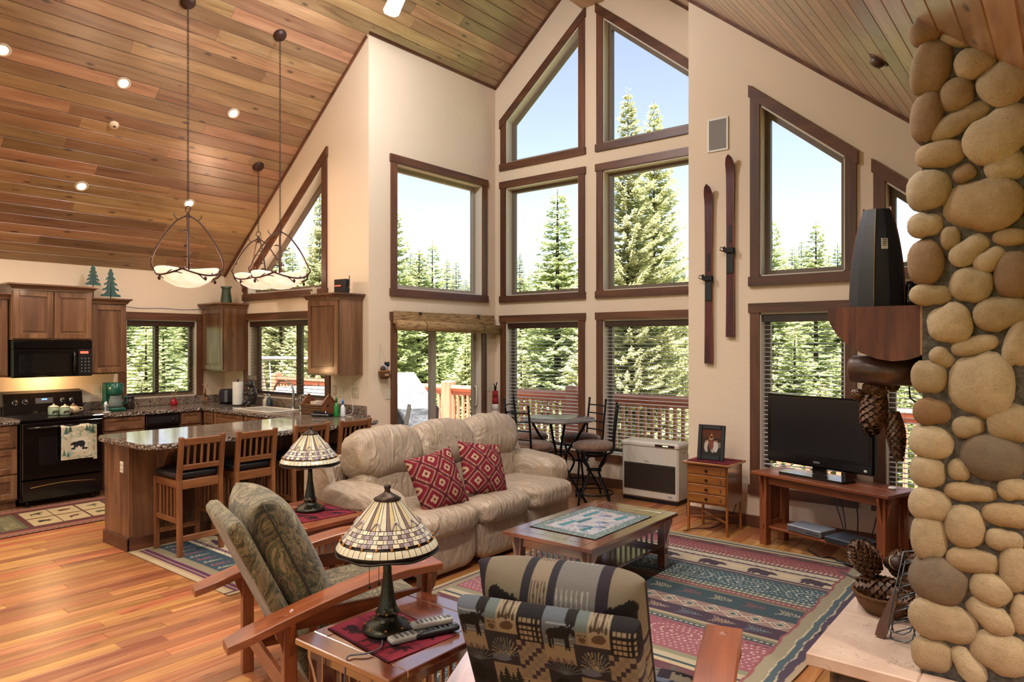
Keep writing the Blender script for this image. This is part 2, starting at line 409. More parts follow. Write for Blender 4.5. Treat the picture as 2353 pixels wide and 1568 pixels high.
for side in (0, 1):
    nb = int(slope_len/bw)+1 if side == 0 else int((XF-RX)/cr_/bw)
    for i in range(nb):
        y = -.2 - rr.random()*1.5
        first = True
        while y < Y4+.02:
            L = 1.5+rr.random()*2.6; a, b = y, min(y+L, Y4+.02); y += L
            s0 = i*bw
            if side == 0:
                x = X1+s0*cr_; z = roof(X1)+s0*sr_; rot = (0, -ang, 0)
                if a > Y2+.1 and x < X3-.15: continue
                if x < X3-.15: b = min(b, Y2+.05)
            else:
                x = RX+s0*cr_; z = RZ-s0*sr_; rot = (0, ang, 0)
                if a > Y5+.1 and x > XR+.15: continue
                if x > XR+.15: b = min(b, Y5+.05)
            if b-a < .03: continue
            o = link('board', bme, None, ceiling); o.location = (x, a+.001, z); o.rotation_euler = rot; o.scale = (bw-.0015, b-a-.002, .02)
# rear boards, behind the camera, and the flat part of the ceiling
for side in (0, 1):
    nb = int(slope_len/bw)+1 if side == 0 else int((XF-RX)/cr_/bw)
    for i in range(nb):
        s0 = i*bw; M = Matrix.Translation((X1+s0*cr_, YB, roof(X1)+s0*sr_)) @ Matrix.Rotation(-ang, 4, 'Y') if side == 0 else Matrix.Translation((RX+s0*cr_, YB, RZ-s0*sr_)) @ Matrix.Rotation(ang, 4, 'Y')
        restb.box((.002, 0, 0), (bw-.002, -1.7-YB+1.45, .02), .004, M)
i = 0
while XF+i*bw < XE:
    restb.box((XF+i*bw+.002, YB, ZF), (XF+(i+1)*bw-.002, Y5, ZF+.02), .004); i += 1
o = restb.build('boards', M_CEIL, ceiling); o['kind'] = 'stuff'
# ridge beam and crown strips where boards meet the plaster
rb = MB(); rb.box((RX-.15, YB+.01, RZ-.60), (RX+.15, Y4-.002, RZ-.13), .01); struct(rb.build('ridge_beam', wood('pine_beam', 'a98560', 'c4a27c', 'y', rough=.5)))['label'] = 'pale pine ridge beam under the ceiling peak'

# ---- walls with openings
def wall(name, P0, ud, nd, outline, holes, th=.16):
    """outline/holes in (u,z); P0 origin, ud unit along the wall, nd unit pointing outdoors"""
    P0, ud, nd = Vector(P0), Vector(ud), Vector(nd); up = Vector((0, 0, 1))
    loops = [outline]+holes; pts = [Vector((u, z, 0)) for lp in loops for u, z in lp]
    tri = tessellate_polygon([[Vector((u, z, 0)) for u, z in lp] for lp in loops])
    vs = [P0+ud*p.x+up*p.y for p in pts]; n = len(vs); vs += [v+nd*th for v in vs]
    fs = [tuple(t) for t in tri]+[tuple(i+n for i in t)[::-1] for t in tri]
    b = 0
    for lp in loops:
        k = len(lp); fs += [(b+i, b+(i+1) % k, n+b+(i+1) % k, n+b+i) for i in range(k)]; b += k
    m = MB(); m.add(vs, fs); return struct(m.build(name, M_WALL))
rect = lambda a, b, z0, z1: [(a, z0), (b, z0), (b, z1), (a, z1)]
O = {}                                               # openings  (u0,u1,zb,ztl,ztr)
O['bay_low_a'] = (-5.685, -4.57, .38, 1.93, 1.93); O['bay_low_b'] = (-4.235, -3.115, .38, 1.93, 1.93)
O['bay_mid_a'] = (-5.685, -4.57, 2.265, 3.655, 3.655); O['bay_mid_b'] = (-4.235, -3.115, 2.265, 3.655, 3.655)
O['bay_top_a'] = (-5.685, -4.57, 3.97, 4.508, 5.428); O['bay_top_b'] = (-4.235, -3.115, 3.97, 5.428, 4.508)
O['ski_top'] = (-2.185, -1.475, 2.255, 3.798, 3.212); O['ski_low'] = (-2.185, -1.475, .38, 1.93, 1.93)
O['far_top'] = (-1.177, -.465, 2.255, 2.967, 2.38); O['far_low'] = (-1.177, -.465, .38, 1.93, 1.93)
O['side_top'] = (5.26, 6.705, 2.265, 3.665, 3.665); O['side_door'] = (5.26, 6.69, 0.02, 1.92, 1.92)
O['kit_tri'] = (-8.245, -6.675, 2.285, 2.40, 3.695); O['kit_sink'] = (-8.235, -6.615, .99, 1.95, 1.95)
O['kit_stove'] = (3.62, 4.48, .99, 1.95, 1.95)
quad = lambda k: [(O[k][0], O[k][2]), (O[k][1], O[k][2]), (O[k][1], O[k][4]), (O[k][0], O[k][3])]
U = (0, 0, 0)
wall('wall_left', (X1, 0, 0), (0, 1, 0), (-1, 0, 0), [(YB, -.05), (Y2+.16, -.05), (Y2+.16, roof(X1)+.03), (YB, roof(X1)+.03)], [quad('kit_stove')])
wall('wall_kitchen', (0, Y2, 0), (1, 0, 0), (0, 1, 0), [(X1, -.05), (X3, -.05), (X3, roof(X3)+.03), (X1, roof(X1)+.03)], [quad('kit_tri'), quad('kit_sink')])
wall('wall_bay_side', (X3, 0, 0), (0, 1, 0), (-1, 0, 0), [(Y2+.16, -.05), (Y4+.16, -.05), (Y4+.16, roof(X3)+.03), (Y2+.16, roof(X3)+.03)], [quad('side_top'), quad('side_door')])
wall('wall_bay_front', (0, Y4, 0), (1, 0, 0), (0, 1, 0), [(X3+.0005, -.05), (XR-.0005, -.05), (XR-.0005, roof(XR)+.03), (RX, RZ+.03), (X3+.0005, roof(X3)+.03)], [quad(k) for k in ('bay_low_a', 'bay_low_b', 'bay_mid_a', 'bay_mid_b', 'bay_top_a', 'bay_top_b')])
wall('wall_bay_return', (XR, 0, 0), (0, 1, 0), (1, 0, 0), [(Y5+.16, -.05), (Y4+.16, -.05), (Y4+.16, roof(XR)+.03), (Y5+.16, roof(XR)+.03)], [])
wall('wall_front', (0, Y5, 0), (1, 0, 0), (0, 1, 0), [(XR, -.05), (XE+.16, -.05), (XE+.16, ZF+.03), (XF, ZF+.03), (XR, roof(XR)+.03)], [quad(k) for k in ('ski_top', 'ski_low', 'far_top', 'far_low')])
wall('wall_right', (XE, 0, 0), (0, 1, 0), (1, 0, 0), [(YB, -.05), (Y5, -.05), (Y5, ZF+.03), (YB, ZF+.03)], [rect(-2.9, -.3, .3, 2.15), rect(.0, 2.6, .3, 2.15)])  # both openings added, unseen, to let more daylight into the room
REAR = ((-7.9, -6.3, .3, 2.15), (-6.0, -4.5, .3, 2.15), (-4.26, -2.76, .3, 2.15), (-2.46, -.9, .3, 2.15), (-.6, 1.9, .3, 2.15), (-6.2, -4.5, 2.45, 4.3), (-4.26, -2.56, 2.45, 4.3))  # unseen window openings added behind the camera for daylight fill
wall('wall_rear', (0, YB, 0), (1, 0, 0), (0, -1, 0), [(X1, -.05), (XE, -.05), (XE, ZF+.03), (XF, ZF+.03), (RX, RZ+.03), (X1, roof(X1)+.03)],
     [rect(a, b_, z0, z1) for a, b_, z0, z1 in REAR])

# ---- windows
WN = [0]
M_REV = plain('pale_reveal', 'cfc4b4', .6)
def window(key, plane, c, sgn, label, mull=None, door=False, blind=None, bottom=True, sash=None, q=None, casing=True):
    """plane 'y': wall at y=c, u=x ; plane 'x': wall at x=c, u=y.  sgn: direction outdoors"""
    u0, u1, zb, zl, zr = q or O[key]
    WN[0] += 1
    root = bpy.data.objects.new(('door_1' if door else 'window_%d' % WN[0]), None); COL.objects.link(root)
    root['kind'] = 'structure'; root['label'] = label
    um = (u0+u1)/2
    root.location = (um, c, zb) if plane == 'y' else (c, um, zb)
    if plane == 'y': mk = lambda u, n, z: (u-um, n*sgn, z-zb)
    else: mk = lambda u, n, z: (n*sgn, u-um, z-zb)
    axu = 'x' if plane == 'y' else 'y'
    def poly(name, pts, n0, n1, m):
        b = MB(); k = len(pts); vs = [mk(u, n0, z) for u, z in pts]+[mk(u, n1, z) for u, z in pts]
        b.add(vs, [tuple(range(k))[::-1], tuple(range(k, 2*k))]+[(i, (i+1) % k, k+(i+1) % k, k+i) for i in range(k)]); return b.build(name, m, root)
    cw, ov = .085, .014; sl = (zr-zl)/(u1-u0); hv = cw*math.sqrt(1+sl*sl)
    zt = lambda u: zl+sl*(u-u0)
    if casing:
        poly('casing_head', [(u0-cw-ov, zt(u0-cw-ov)), (u1+cw+ov, zt(u1+cw+ov)), (u1+cw+ov, zt(u1+cw+ov)+hv), (u0-cw-ov, zt(u0-cw-ov)+hv)], -.030, 0, M_TRIM[axu])
        z0 = 0 if door else zb
        for a, b in ((u0-cw, u0), (u1, u1+cw)):
            poly('casing_jamb', [(a, z0), (b, z0), (b, zt(b)), (a, zt(a))], -.022, 0, M_TRIM['z'])
        if bottom and not door: poly('casing_sill', [(u0-cw-ov, zb-cw), (u1+cw+ov, zb-cw), (u1+cw+ov, zb), (u0-cw-ov, zb)], -.032, 0, M_TRIM[axu])
    # reveal lining
    lt = .012
    poly('reveal_jamb', [(u0, zb), (u0+lt, zb), (u0+lt, zt(u0+lt)-.004), (u0, zt(u0)-.004)], -.006, .155, M_REV); poly('reveal_jamb', [(u1-lt, zb), (u1, zb), (u1, zt(u1)-.004), (u1-lt, zt(u1-lt)-.004)], -.006, .155, M_REV)
    poly('reveal_head', [(u0, zt(u0)-lt*1.3), (u1, zt(u1)-lt*1.3), (u1, zt(u1)), (u0, zt(u0))], -.006, .155, M_REV)
    if not door: poly('reveal_sill', [(u0, zb), (u1, zb), (u1, zb+lt), (u0, zb+lt)], -.006, .155, M_REV)
    # sash
    fw = .045 if not door else .06; s = sash or M_SASH
    def frame(a, b, n0, n1, nm='sash'):
        zi = lambda u: zt(u)-fw*math.sqrt(1+sl*sl)-lt
        bl = zb+lt if not door else zb; b_ = MB()
        op = [(a, bl), (b, bl), (b, zt(b)-lt), (a, zt(a)-lt)]; ip = [(a+fw, bl+fw), (b-fw, bl+fw), (b-fw, zi(b-fw)), (a+fw, zi(a+fw))]
        vs = [mk(u, n, z) for n in (n0, n1) for pp in (op, ip) for u, z in pp]
        fs = []
        for i in range(4):
            j = (i+1) % 4
            fs += [(i, j, 4+j, 4+i), (8+i, 12+i, 12+j, 8+j), (i, 8+i, 8+j, j), (4+i, 4+j, 12+j, 12+i)]
        b_.add(vs, fs); so = b_.build(nm, s, root)
        g = MB(); vs = [mk(u, n, z) for n in ((n0+n1)/2-.003, (n0+n1)/2+.003) for u, z in ip]
        g.add(vs, [(0, 1, 2, 3), (4, 7, 6, 5), (0, 4, 5, 1), (1, 5, 6, 2), (2, 6, 7, 3), (3, 7, 4, 0)]); g.build('pane', M_GLASS, so)
        return so
    if mull is None: frame(u0+lt, u1-lt, .10, .15)
    else:
        frame(u0+lt, mull+fw/2, .115, .15); s2 = frame(mull-fw/2, u1-lt, .075, .11)
        if door:
            h = MB(); hu = u1-lt-fw*.6; h.tube([mk(hu, .07, .86), mk(hu, .035, .88), mk(hu, .03, .98), mk(hu, .035, 1.1), mk(hu, .07, 1.12)], .011, 8); h.build('handle', plain('ivory_plastic', 'd8cdb8', .4), s2)
    return root
lab = {'bay_low_a': 'left lower bay window with open blinds behind the bistro table', 'bay_low_b': 'right lower bay window with open blinds above the white heater',
       'bay_mid_a': 'middle bay window framing the single pointed fir', 'bay_mid_b': 'middle bay window filled by the big pale fir', 'bay_top_a': 'upper bay window with top sloping up to the right, only sky',
       'bay_top_b': 'upper bay window with top sloping down to the right, two fir tips'}
for k in lab: window(k, 'y', Y4, 1, lab[k])
window('ski_top', 'y', Y5, 1, 'tall sloping-top window to the right of the wall skis'); window('ski_low', 'y', Y5, 1, 'lower window with blinds behind the television')
window('far_top', 'y', Y5, 1, 'sloping-top window half hidden by the stone chimney'); window('far_low', 'y', Y5, 1, 'lower window behind the hanging pine cones')
window('side_top', 'x', X3, -1, 'square window above the sliding glass door', sash=M_ALU)
window('side_door', 'x', X3, -1, 'sliding glass door to the deck behind the sofa', mull=5.93, door=True, sash=M_ALU)
window('kit_tri', 'y', Y2, 1, 'triangular gable window above the kitchen sink window'); window('kit_sink', 'y', Y2, 1, 'sliding window with blinds behind the kitchen sink', mull=-7.28, bottom=False)
window('kit_stove', 'x', X1, -1, 'sliding window with blinds between the kitchen wall cabinets', mull=4.02, bottom=False)
for i, (a, b) in enumerate(((-2.9, -.3), (.0, 2.6))): window('', 'x', XE, 1, 'window added for daylight fill in the right wall behind the camera, number %d from the rear' % (i+1), q=(a, b, .3, 2.15, 2.15))
for i, (a, b, z0, z1) in enumerate(REAR):
    window('', 'y', YB, -1, 'window added for daylight fill in the rear wall behind the camera, number %d' % (i+1), q=(a, b, z0, z1, z1))

# ---- baseboards
def baseb(name, a, b, d=.016):
    m = MB(); m.box(a, b, .003); return struct(m.build(name, M_TRIM['x' if abs(a[0]-b[0]) > abs(a[1]-b[1]) else 'y']))
bh = .105
baseb('baseboard_bay_front', (X3+.016, Y4-.016, 0), (XR-.016, Y4, bh)); baseb('baseboard_front', (XR-.016, Y5-.016, 0), (XE, Y5, bh))
baseb('baseboard_bay_return', (XR-.016, Y5, 0), (XR, Y4-.016, bh)); baseb('baseboard_bay_side', (X3, Y2+.02, 0), (X3+.016, 5.16, bh)); baseb('baseboard_bay_side_end', (X3, 6.79, 0), (X3+.016, Y4-.016, bh))
baseb('baseboard_left', (X1, YB, 0), (X1+.016, 1.0, bh))
# thin dark trim where plaster meets the ceiling
def slopetrim(n, x0, x1, y, t=.03):
    m = MB(); m.bar((x0, y-.012, roof(x0)-.016), (x1, y-.012, roof(x1)-.016), .02, .03, .002); struct(m.build('trim_%d' % n, M_TRIM['x']))
slopetrim(1, X1+.02, X3-.02, Y2); slopetrim(2, X3+.02, RX-.12, Y4); slopetrim(3, RX+.12, XR-.02, Y4); slopetrim(4, XR, XF, Y5)
m = MB(); m.box((X3+.001, Y2, roof(X3)-.02), (X3+.022, Y4, roof(X3)+.015)); struct(m.build('trim_5', M_TRIM['y']))

# ---- blinds
M_SLAT = plain('blind_slat', 'c9c8c6', .45); M_VAL = M_TRIM['x']
def blind(key, plane, c, sgn, label, nd, pitch=.042, bunch=0, slat=M_SLAT):
    u0, u1, zb, zl, zr = O[key]; u0 += .022; u1 -= .022; um = (u0+u1)/2; W = u1-u0
    o = thing('window_blind', label, 'blind', (um, c+sgn*.035, 0) if plane == 'y' else (c+sgn*.035, um, 0), 0 if plane == 'y' else PI/2, 'horizontal slat blinds')
    b = MB(); b.box((-W/2, -.03, zl-.085), (W/2, .035, zl-.016), .004); b.build('valance', wood('valance', '2e1a12', '43271a', 'x'), o)
    sm = MB(); sm.add([(-W/2, -.022, .002), (W/2, -.022, .002), (W/2, 0, .005), (-W/2, 0, .005), (-W/2, .022, .002), (W/2, .022, .002)], [(0, 1, 2, 3), (3, 2, 5, 4)])
    sm.add([(-W/2, -.022, .0), (W/2, -.022, .0), (W/2, 0, .003), (-W/2, 0, .003), (-W/2, .022, .0), (W/2, .022, .0)], [(0, 3, 2, 1), (3, 4, 5, 2), ]); me = sm.mesh('slat'); me.materials.append(slat)
    z = zl-.115
    while z > zb+.05: s_ = link('slat', me, None, o, (0, 0, z), (.05, 0, 0)); z -= pitch
    b = MB(); b.box((-W/2, -.02, zb+.016), (W/2, .02, zb+.03), .003); b.build('bottom_rail', slat, o)
    for q in (-.33, .33):
        b = MB(); b.tube([(q*W, -.024, zl-.09), (q*W, -.024, zb+.02)], .0012, 5); b.build('ladder_cord', plain('blind_cord', '9a8f80', .8), o)
    b = MB(); b.tube([(W*.42, -.03, zl-.09), (W*.42, -.031, zl-.75)], .0015, 5); b.cyl((W*.42, -.031, zl-.75), (W*.42, -.031, zl-.79), .004, .006, 8); b.build('pull_cord', plain('blind_cord', '9a8f80', .8), o)
blind('bay_low_a', 'y', Y4, 1, 'slat blind in the window behind the bistro stools', 0); blind('bay_low_b', 'y', Y4, 1, 'slat blind in the window above the heater', 0)
blind('ski_low', 'y', Y5, 1, 'slat blind in the window behind the television', 0, .04); blind('far_low', 'y', Y5, 1, 'slat blind behind the hanging pine cones', 0, .04)
M_SL2 = plain('wood_slat', '6d4b30', .5)
blind('kit_sink', 'y', Y2, 1, 'wooden slat blind in the window behind the sink', 0, .042, 0, M_SL2); blind('kit_stove', 'x', X1, -1, 'wooden slat blind in the kitchen side window', 0, .042, 0, M_SL2)

# ---- rolled reed shade over the sliding door
o = thing('reed_shade', 'rolled-up reed shade hanging above the sliding glass door', 'shade', (X3+.035, 6.05, 1.88))
def reed(axis='y'):
    t = T('reed'); g = t.n('TexCoord').outputs['Object']
    wv = t.n('TexNoise', {'Vector': t.n('Mapping', {'Vector': g, 'Scale': (190, 9, 190)}).outputs[0], 'Scale': 1, 'Detail': 3}).outputs[0]
    t.set(col=t.ramp(wv, [(.3, '4a3018'), (.45, '98744a'), (.7, 'c6a878')]), rough=.7, nrm=t.bump(wv, .8, .01)); return t.m
M_REED = reed()
b = MB(); b.box((-.008, -.86, .0), (.004, .86, .135)); b.build('hanging_panel', M_REED, o)
b = MB(); b.cyl((.05, -.84, -.02), (.05, .95, -.05), .058, n=18); b.build('roll', M_REED, o)
for y in (-.45, .55):
    b = MB(); b.tube([(.052+.062*cos(a), y, -.03+.062*sin(a)) for a in np.linspace(0, 2*PI, 18)], .004, 5); b.build('cord', plain('dark_cord', '4d3a28', .8), o)
    b = MB(); b.cyl((.0, y-.02, .125), (.03, y-.02, .118), .012, .016, 8); b.build('pulley', plain('dark_steel', '3b4048', .4, .8), o)
# ================================================================== chimney, hearth, mantel
CY, CX0, CX1 = 3.42, -.50, .95                       # mortar face, left face, right end
def stone_mat():
    t = T('river_stone'); tc = t.n('TexCoord').outputs['Object']; rn = t.n('ObjectInfo').outputs['Random']; g = t.n('NewGeometry').outputs['Position']
    a = t.n('TexNoise', {'Vector': g, 'Scale': 14, 'Detail': 5, 'Roughness': .7}).outputs[0]
    s = t.n('TexNoise', {'Vector': g, 'Scale': 240, 'Detail': 2}).outputs[0]
    base = t.ramp(rn, [(0, 'bca988'), (.3, 'ae9a78'), (.55, 'c2b090'), (.8, 'a8906c'), (1, 'b39a74')])
    oc = t.n('ObjectInfo').outputs['Color']
    col = t.mix(1.0, base, oc, 'MULTIPLY')
    col = t.mix(t.ramp(a, [(.35, (0, 0, 0)), (.75, (200, 200, 200))]), t.mix(1.0, col, (.62, .6, .58, 1), 'MULTIPLY'), col)
    col = t.mix(t.ramp(s, [(.60, (0, 0, 0)), (.68, (190, 190, 190))]), col, c4('3c3228'))
    pz = t.n('TexNoise', {'Vector': g, 'Scale': 6, 'Detail': 3}).outputs[0]; col = t.mix(t.ramp(pz, [(.4, (0, 0, 0)), (.7, (130, 130, 130))]), col, c4('8c6c46'))
    t.set(col=col, rough=.8, nrm=t.bump(t.math('ADD', a, t.math('MULTIPLY', s, .2)), .4, .018)); return t.m
M_STONE = stone_mat()
t = T('mortar'); g = t.n('NewGeometry').outputs['Position']; a = t.n('TexNoise', {'Vector': g, 'Scale': 40, 'Detail': 5}).outputs[0]
t.set(col=t.ramp(a, [(.3, '3d3a36'), (.7, '5d5852')]), rough=.95, nrm=t.bump(a, .8, .02)); M_MORT = t.m
chim = thing('stone_chimney', 'floor-to-ceiling river stone chimney at the edge of the room', 'chimney', (CX0, CY, 0))
b = MB(); b.add([(CX0, CY, 0), (CX1, CY, 0), (CX1, CY+1.5, 0), (CX0, CY+1.5, 0), (CX0, CY, ceil_z(CX0)+.02), (XF, CY, ZF+.02), (CX1, CY, ZF+.02), (CX1, CY+1.5, ZF+.02), (XF, CY+1.5, ZF+.02), (CX0, CY+1.5, ceil_z(CX0)+.02)],
                 [(0, 1, 6, 5, 4), (3, 9, 8, 7, 2), (0, 4, 9, 3), (1, 2, 7, 6), (4, 5, 8, 9), (5, 6, 7, 8), (0, 3, 2, 1)])
m_ = b.build('mortar_core', M_MORT, chim); m_.location = (-CX0, -CY, 0)
sr = random.Random(5)
STM = []
for k in range(9):
    ph = [sr.random()*6.28 for _ in range(6)]; am = [sr.uniform(.03, .10), sr.uniform(.03, .09), sr.uniform(.01, .05)]
    def f(p, ph=ph, am=am):
        q = p.copy(); a_ = math.atan2(p.z, p.x); r_ = 1+am[0]*cos(2*a_+ph[0])+am[1]*cos(3*a_+ph[1])+am[2]*cos(4*a_+ph[2])
        q *= r_; q += Vector([.03*noise.noise(p*2.3+Vector((ph[3], ph[4], i_*9))) for i_ in range(3)]); return q
    m = MB(); m.blob((0, 0, 0), (1, 1, 1), (.82, .82), (22, 12), fn=f, M=Matrix.Rotation(PI/2, 4, 'X')); me = m.mesh('stone'); me.materials.append(M_STONE); STM.append(me)
def stone(x, z, rx, rz, ang, tint=(1, 1, 1), dep=None, face='f', y=None):
    o = link('stone', sr.choice(STM), None, chim)
    dep = dep or min(.068, .38*min(rx, rz)+.026)
    o.rotation_mode = 'XYZ'
    if face == 'f': o.location = (x-CX0, .012, z); o.rotation_euler = (0, ang, 0); o.scale = (rx, dep, rz)
    else: o.location = (.012, y-CY, z); o.rotation_euler = (ang, 0, 0); o.scale = (dep, rx, rz)
    o.color = (*tint, 1)
TAN, BRN, GRY = (1, 1, 1), (.62, .5, .42), (.38, .37, .40)
STONES = [  # x, z, half width, half height, tilt, colour of the stones on the visible face
 (-0.491,2.982,0.059,0.057,-15,'b'),(-0.368,2.921,0.07,0.036,22,''),(-0.47,2.821,0.07,0.11,10,'b2'),(-0.311,2.804,0.07,0.062,-15,''),(-0.211,2.692,0.085,0.086,-40,''),(-0.375,2.686,0.062,0.07,0,''),(-0.486,2.616,0.062,0.101,5,'b'),(-0.368,2.572,0.109,0.045,-27,''),
 (-0.229,2.492,0.126,0.096,-40,''),(-0.437,2.449,0.091,0.056,0,''),(-0.211,2.36,0.065,0.062,-20,''),(-0.35,2.352,0.041,0.036,-30,'b'),(-0.473,2.305,0.081,0.082,0,''),(-0.289,2.218,0.134,0.1,5,''),(-0.489,2.155,0.064,0.05,0,''),(-0.4,2.091,0.035,0.049,0,''),
 (-0.193,2.078,0.06,0.036,5,''),(-0.332,2.035,0.076,0.048,-40,''),(-0.261,1.992,0.059,0.042,-38,''),(-0.481,1.998,0.069,0.092,0,'b'),(-0.174,1.926,0.07,0.091,0,'b'),(-0.329,1.894,0.072,0.069,15,''),(-0.47,1.858,0.075,0.044,3,''),(-0.222,1.773,0.093,0.064,-10,''),
 (-0.403,1.734,0.08,0.079,-10,''),(-0.312,1.644,0.084,0.039,-15,''),(-0.163,1.651,0.05,0.091,15,''),(-0.428,1.593,0.047,0.036,38,''),(-0.477,1.51,0.062,0.066,0,''),(-0.295,1.484,0.11,0.123,0,''),(-0.464,1.362,0.068,0.055,0,'b'),(-0.335,1.308,0.055,0.043,-15,''),
 (-0.194,1.336,0.073,0.074,5,''),(-0.464,1.233,0.079,0.069,8,''),(-0.252,1.19,0.108,0.091,10,'g'),(-0.369,1.128,0.038,0.045,0,''),(-0.478,1.105,0.065,0.064,0,''),(-0.329,1.039,0.087,0.037,0,''),(-0.184,1.072,0.05,0.045,0,''),(-0.473,0.968,0.075,0.068,5,''),
 (-0.347,0.896,0.072,0.086,0,''),(-0.207,0.964,0.081,0.047,0,''),(-0.475,0.829,0.065,0.092,0,''),(-0.215,0.864,0.061,0.042,0,''),(-0.323,0.759,0.086,0.05,0,''),(-0.179,0.755,0.052,0.093,0,''),(-0.439,0.651,0.102,0.098,25,'g'),(-0.252,0.656,0.074,0.063,20,''),
 (-0.425,0.487,0.121,0.083,8,''),(-0.263,0.549,0.09,0.051,32,''),(-0.159,0.578,0.037,0.077,0,''),(-0.467,0.336,0.07,0.07,0,''),(-0.227,0.407,0.097,0.082,10,''),(-0.338,0.331,0.078,0.048,52,''),]
for x, z, rx, rz, an, c in STONES:
    rx *= 1.07; rz *= 1.07
    tint = {'': TAN, 'b': BRN, 'b2': (.8, .74, .66), 'g': GRY}[c]; v = sr.uniform(.9, 1.08); tint = tuple(q*v for q in tint)
    stone(x, z, rx, rz, math.radians(an), tint)
def fillers(u0, u1, z0, ztop, face, mn=.05, mx=.10):
    placed = []; tries = 0
    while tries < 2600:
        tries += 1; r1 = sr.uniform(mn, mx); r2 = r1*sr.uniform(.55, .95); u = sr.uniform(u0+r1*.7, u1-r1*.7); z = sr.uniform(z0+r2, 3)
        if z+r2 > ztop(u): continue
        if all(((u-p)/(r1+q1+.006))**2+((z-s)/(r2+q2+.006))**2 > .86 for p, s, q1, q2 in placed):
            placed.append((u, z, r1, r2)); v = sr.uniform(.8, 1.08); tn = sr.choice([TAN, TAN, TAN, BRN, GRY, (.85, .8, .75)]); tn = tuple(q*v for q in tn)
            if face == 'f': stone(u, z, r1, r2, sr.uniform(-.3, .3), tn)
            else: stone(0, z, r1, r2, sr.uniform(-.3, .3), tn, face='s', y=u)
fillers(-.13, CX1, .02, lambda u: ceil_z(u)-.02, 'f')
fillers(CY+.06, CY+1.5, .30, lambda u: ceil_z(CX0)-.03 if not (CY+.2 < u < CY+1.3) else 1.38, 's')

# ---- hearth: slabs on a stone base
HX = -.945; HZ = .25
hearth = thing('hearth', 'raised hearth of pale sandstone slabs beside the chimney', 'hearth', (HX, CY, 0))
t = T('sandstone'); g = t.n('TexCoord').outputs['Object']; a = t.n('TexNoise', {'Vector': g, 'Scale': 5, 'Detail': 5}).outputs[0]
vz = t.n('TexVoronoi', {'Vector': t.n('VectorMath', {0: g, 1: t.n('TexNoise', {'Vector': g, 'Scale': 9}).outputs['Color']}, operation='ADD').outputs[0], 'Scale': 7}, feature='DISTANCE_TO_EDGE').outputs[0]
sc_n = t.n('TexNoise', {'Vector': g, 'Scale': 11, 'Detail': 1}).outputs[0]
crk = t.math('MULTIPLY', t.ramp(vz, [(.0, (255, 255, 255)), (.035, (0, 0, 0))]), t.ramp(sc_n, [(.5, (0, 0, 0)), (.62, (255, 255, 255))]))
t.set(col=t.mix(t.math('MULTIPLY', crk, .55), t.ramp(a, [(.3, 'b59a88'), (.7, 'cdb6a4')]), c4('6b4f40')), rough=.6, nrm=t.bump(t.math('SUBTRACT', a, crk), .3, .01)); M_SAND = t.m
for y0, y1 in ((CY-.11, CY+.50), (CY+.505, CY+.75), (CY+.755, CY+1.6)):
    b = MB(); b.box((0, y0-CY, HZ-.06), (CX0-HX-.001, y1-CY, HZ), .006); b.build('slab', M_SAND, hearth)
b = MB(); b.box((CX0-HX, -.11, HZ-.06), (CX1-HX, -.001, HZ), .006); b.build('slab', M_SAND, hearth)
b = MB(); b.box((.10, -.03, 0), (CX1-HX, 0, HZ-.062)); b.box((.10, 0, 0), (CX0-HX-.01, 1.55, HZ-.062)); b.build('base', M_MORT, hearth)
for i in range(7):
    o = link('base_stone', sr.choice(STM), None, hearth, (.19+i*.155, -.03, .095)); o.scale = (.072, .04, .085); o.color = (*[q*.7 for q in sr.choice([TAN, BRN, GRY])], 1)
for i in range(10):
    o = link('base_stone', sr.choice(STM), None, hearth, (.10, .07+i*.155, .095)); o.scale = (.04, .072, .085); o.color = (*[q*.8 for q in sr.choice([TAN, BRN, GRY])], 1)

# ---- mantel: half log on a round bracket log, seen from its cut end
MX0, MX1, MZ = -.885, CX0+.001, 1.818
M_LOGEND = wood('log_end', '55291a', '7d4830', 'z', rough=.6, c3='1c0f0a', scale=1.3, knots=.6); M_LOG = wood('log_bark', '3a2014', '5a341f', 'y', rough=.4, c3='22120b', coat=.2)
man = thing('mantel_shelf', 'half-log mantel with flat top fixed to the stone chimney', 'mantel', (CX0, CY, MZ))
prof = [(MX0, 0), (MX0-.002, -.03), (-.878, -.075), (-.845, -.13), (-.80, -.175), (-.745, -.21), (-.68, -.235), (-.62, -.245), (-.56, -.238), (MX1, -.215), (MX1, 0)]
b = MB(); k = len(prof); vs = [(x-CX0, .03, z) for x, z in prof]+[(x-CX0, 1.35, z) for x, z in prof]
b.add(vs, [tuple(range(k)), tuple(range(k, 2*k))[::-1]]+[(i, k+i, k+(i+1) % k, (i+1) % k) for i in range(k)]); b.build('half_log', M_LOGEND, man)
b = MB(); b.box((-.012, .028, -.214), (0, .05, -.002)); b.build('bark_edge', plain('pale_sapwood', 'a8764c', .6), man)
for y in (.16, 1.2):
    b = MB(); b.tube([(-.325, y, -.285), (-.31, y, -.285), (-.2, y, -.29), (.0, y, -.29)], [.045, .062, .068, .068], 16); b.build('bracket_log', M_LOG, man)

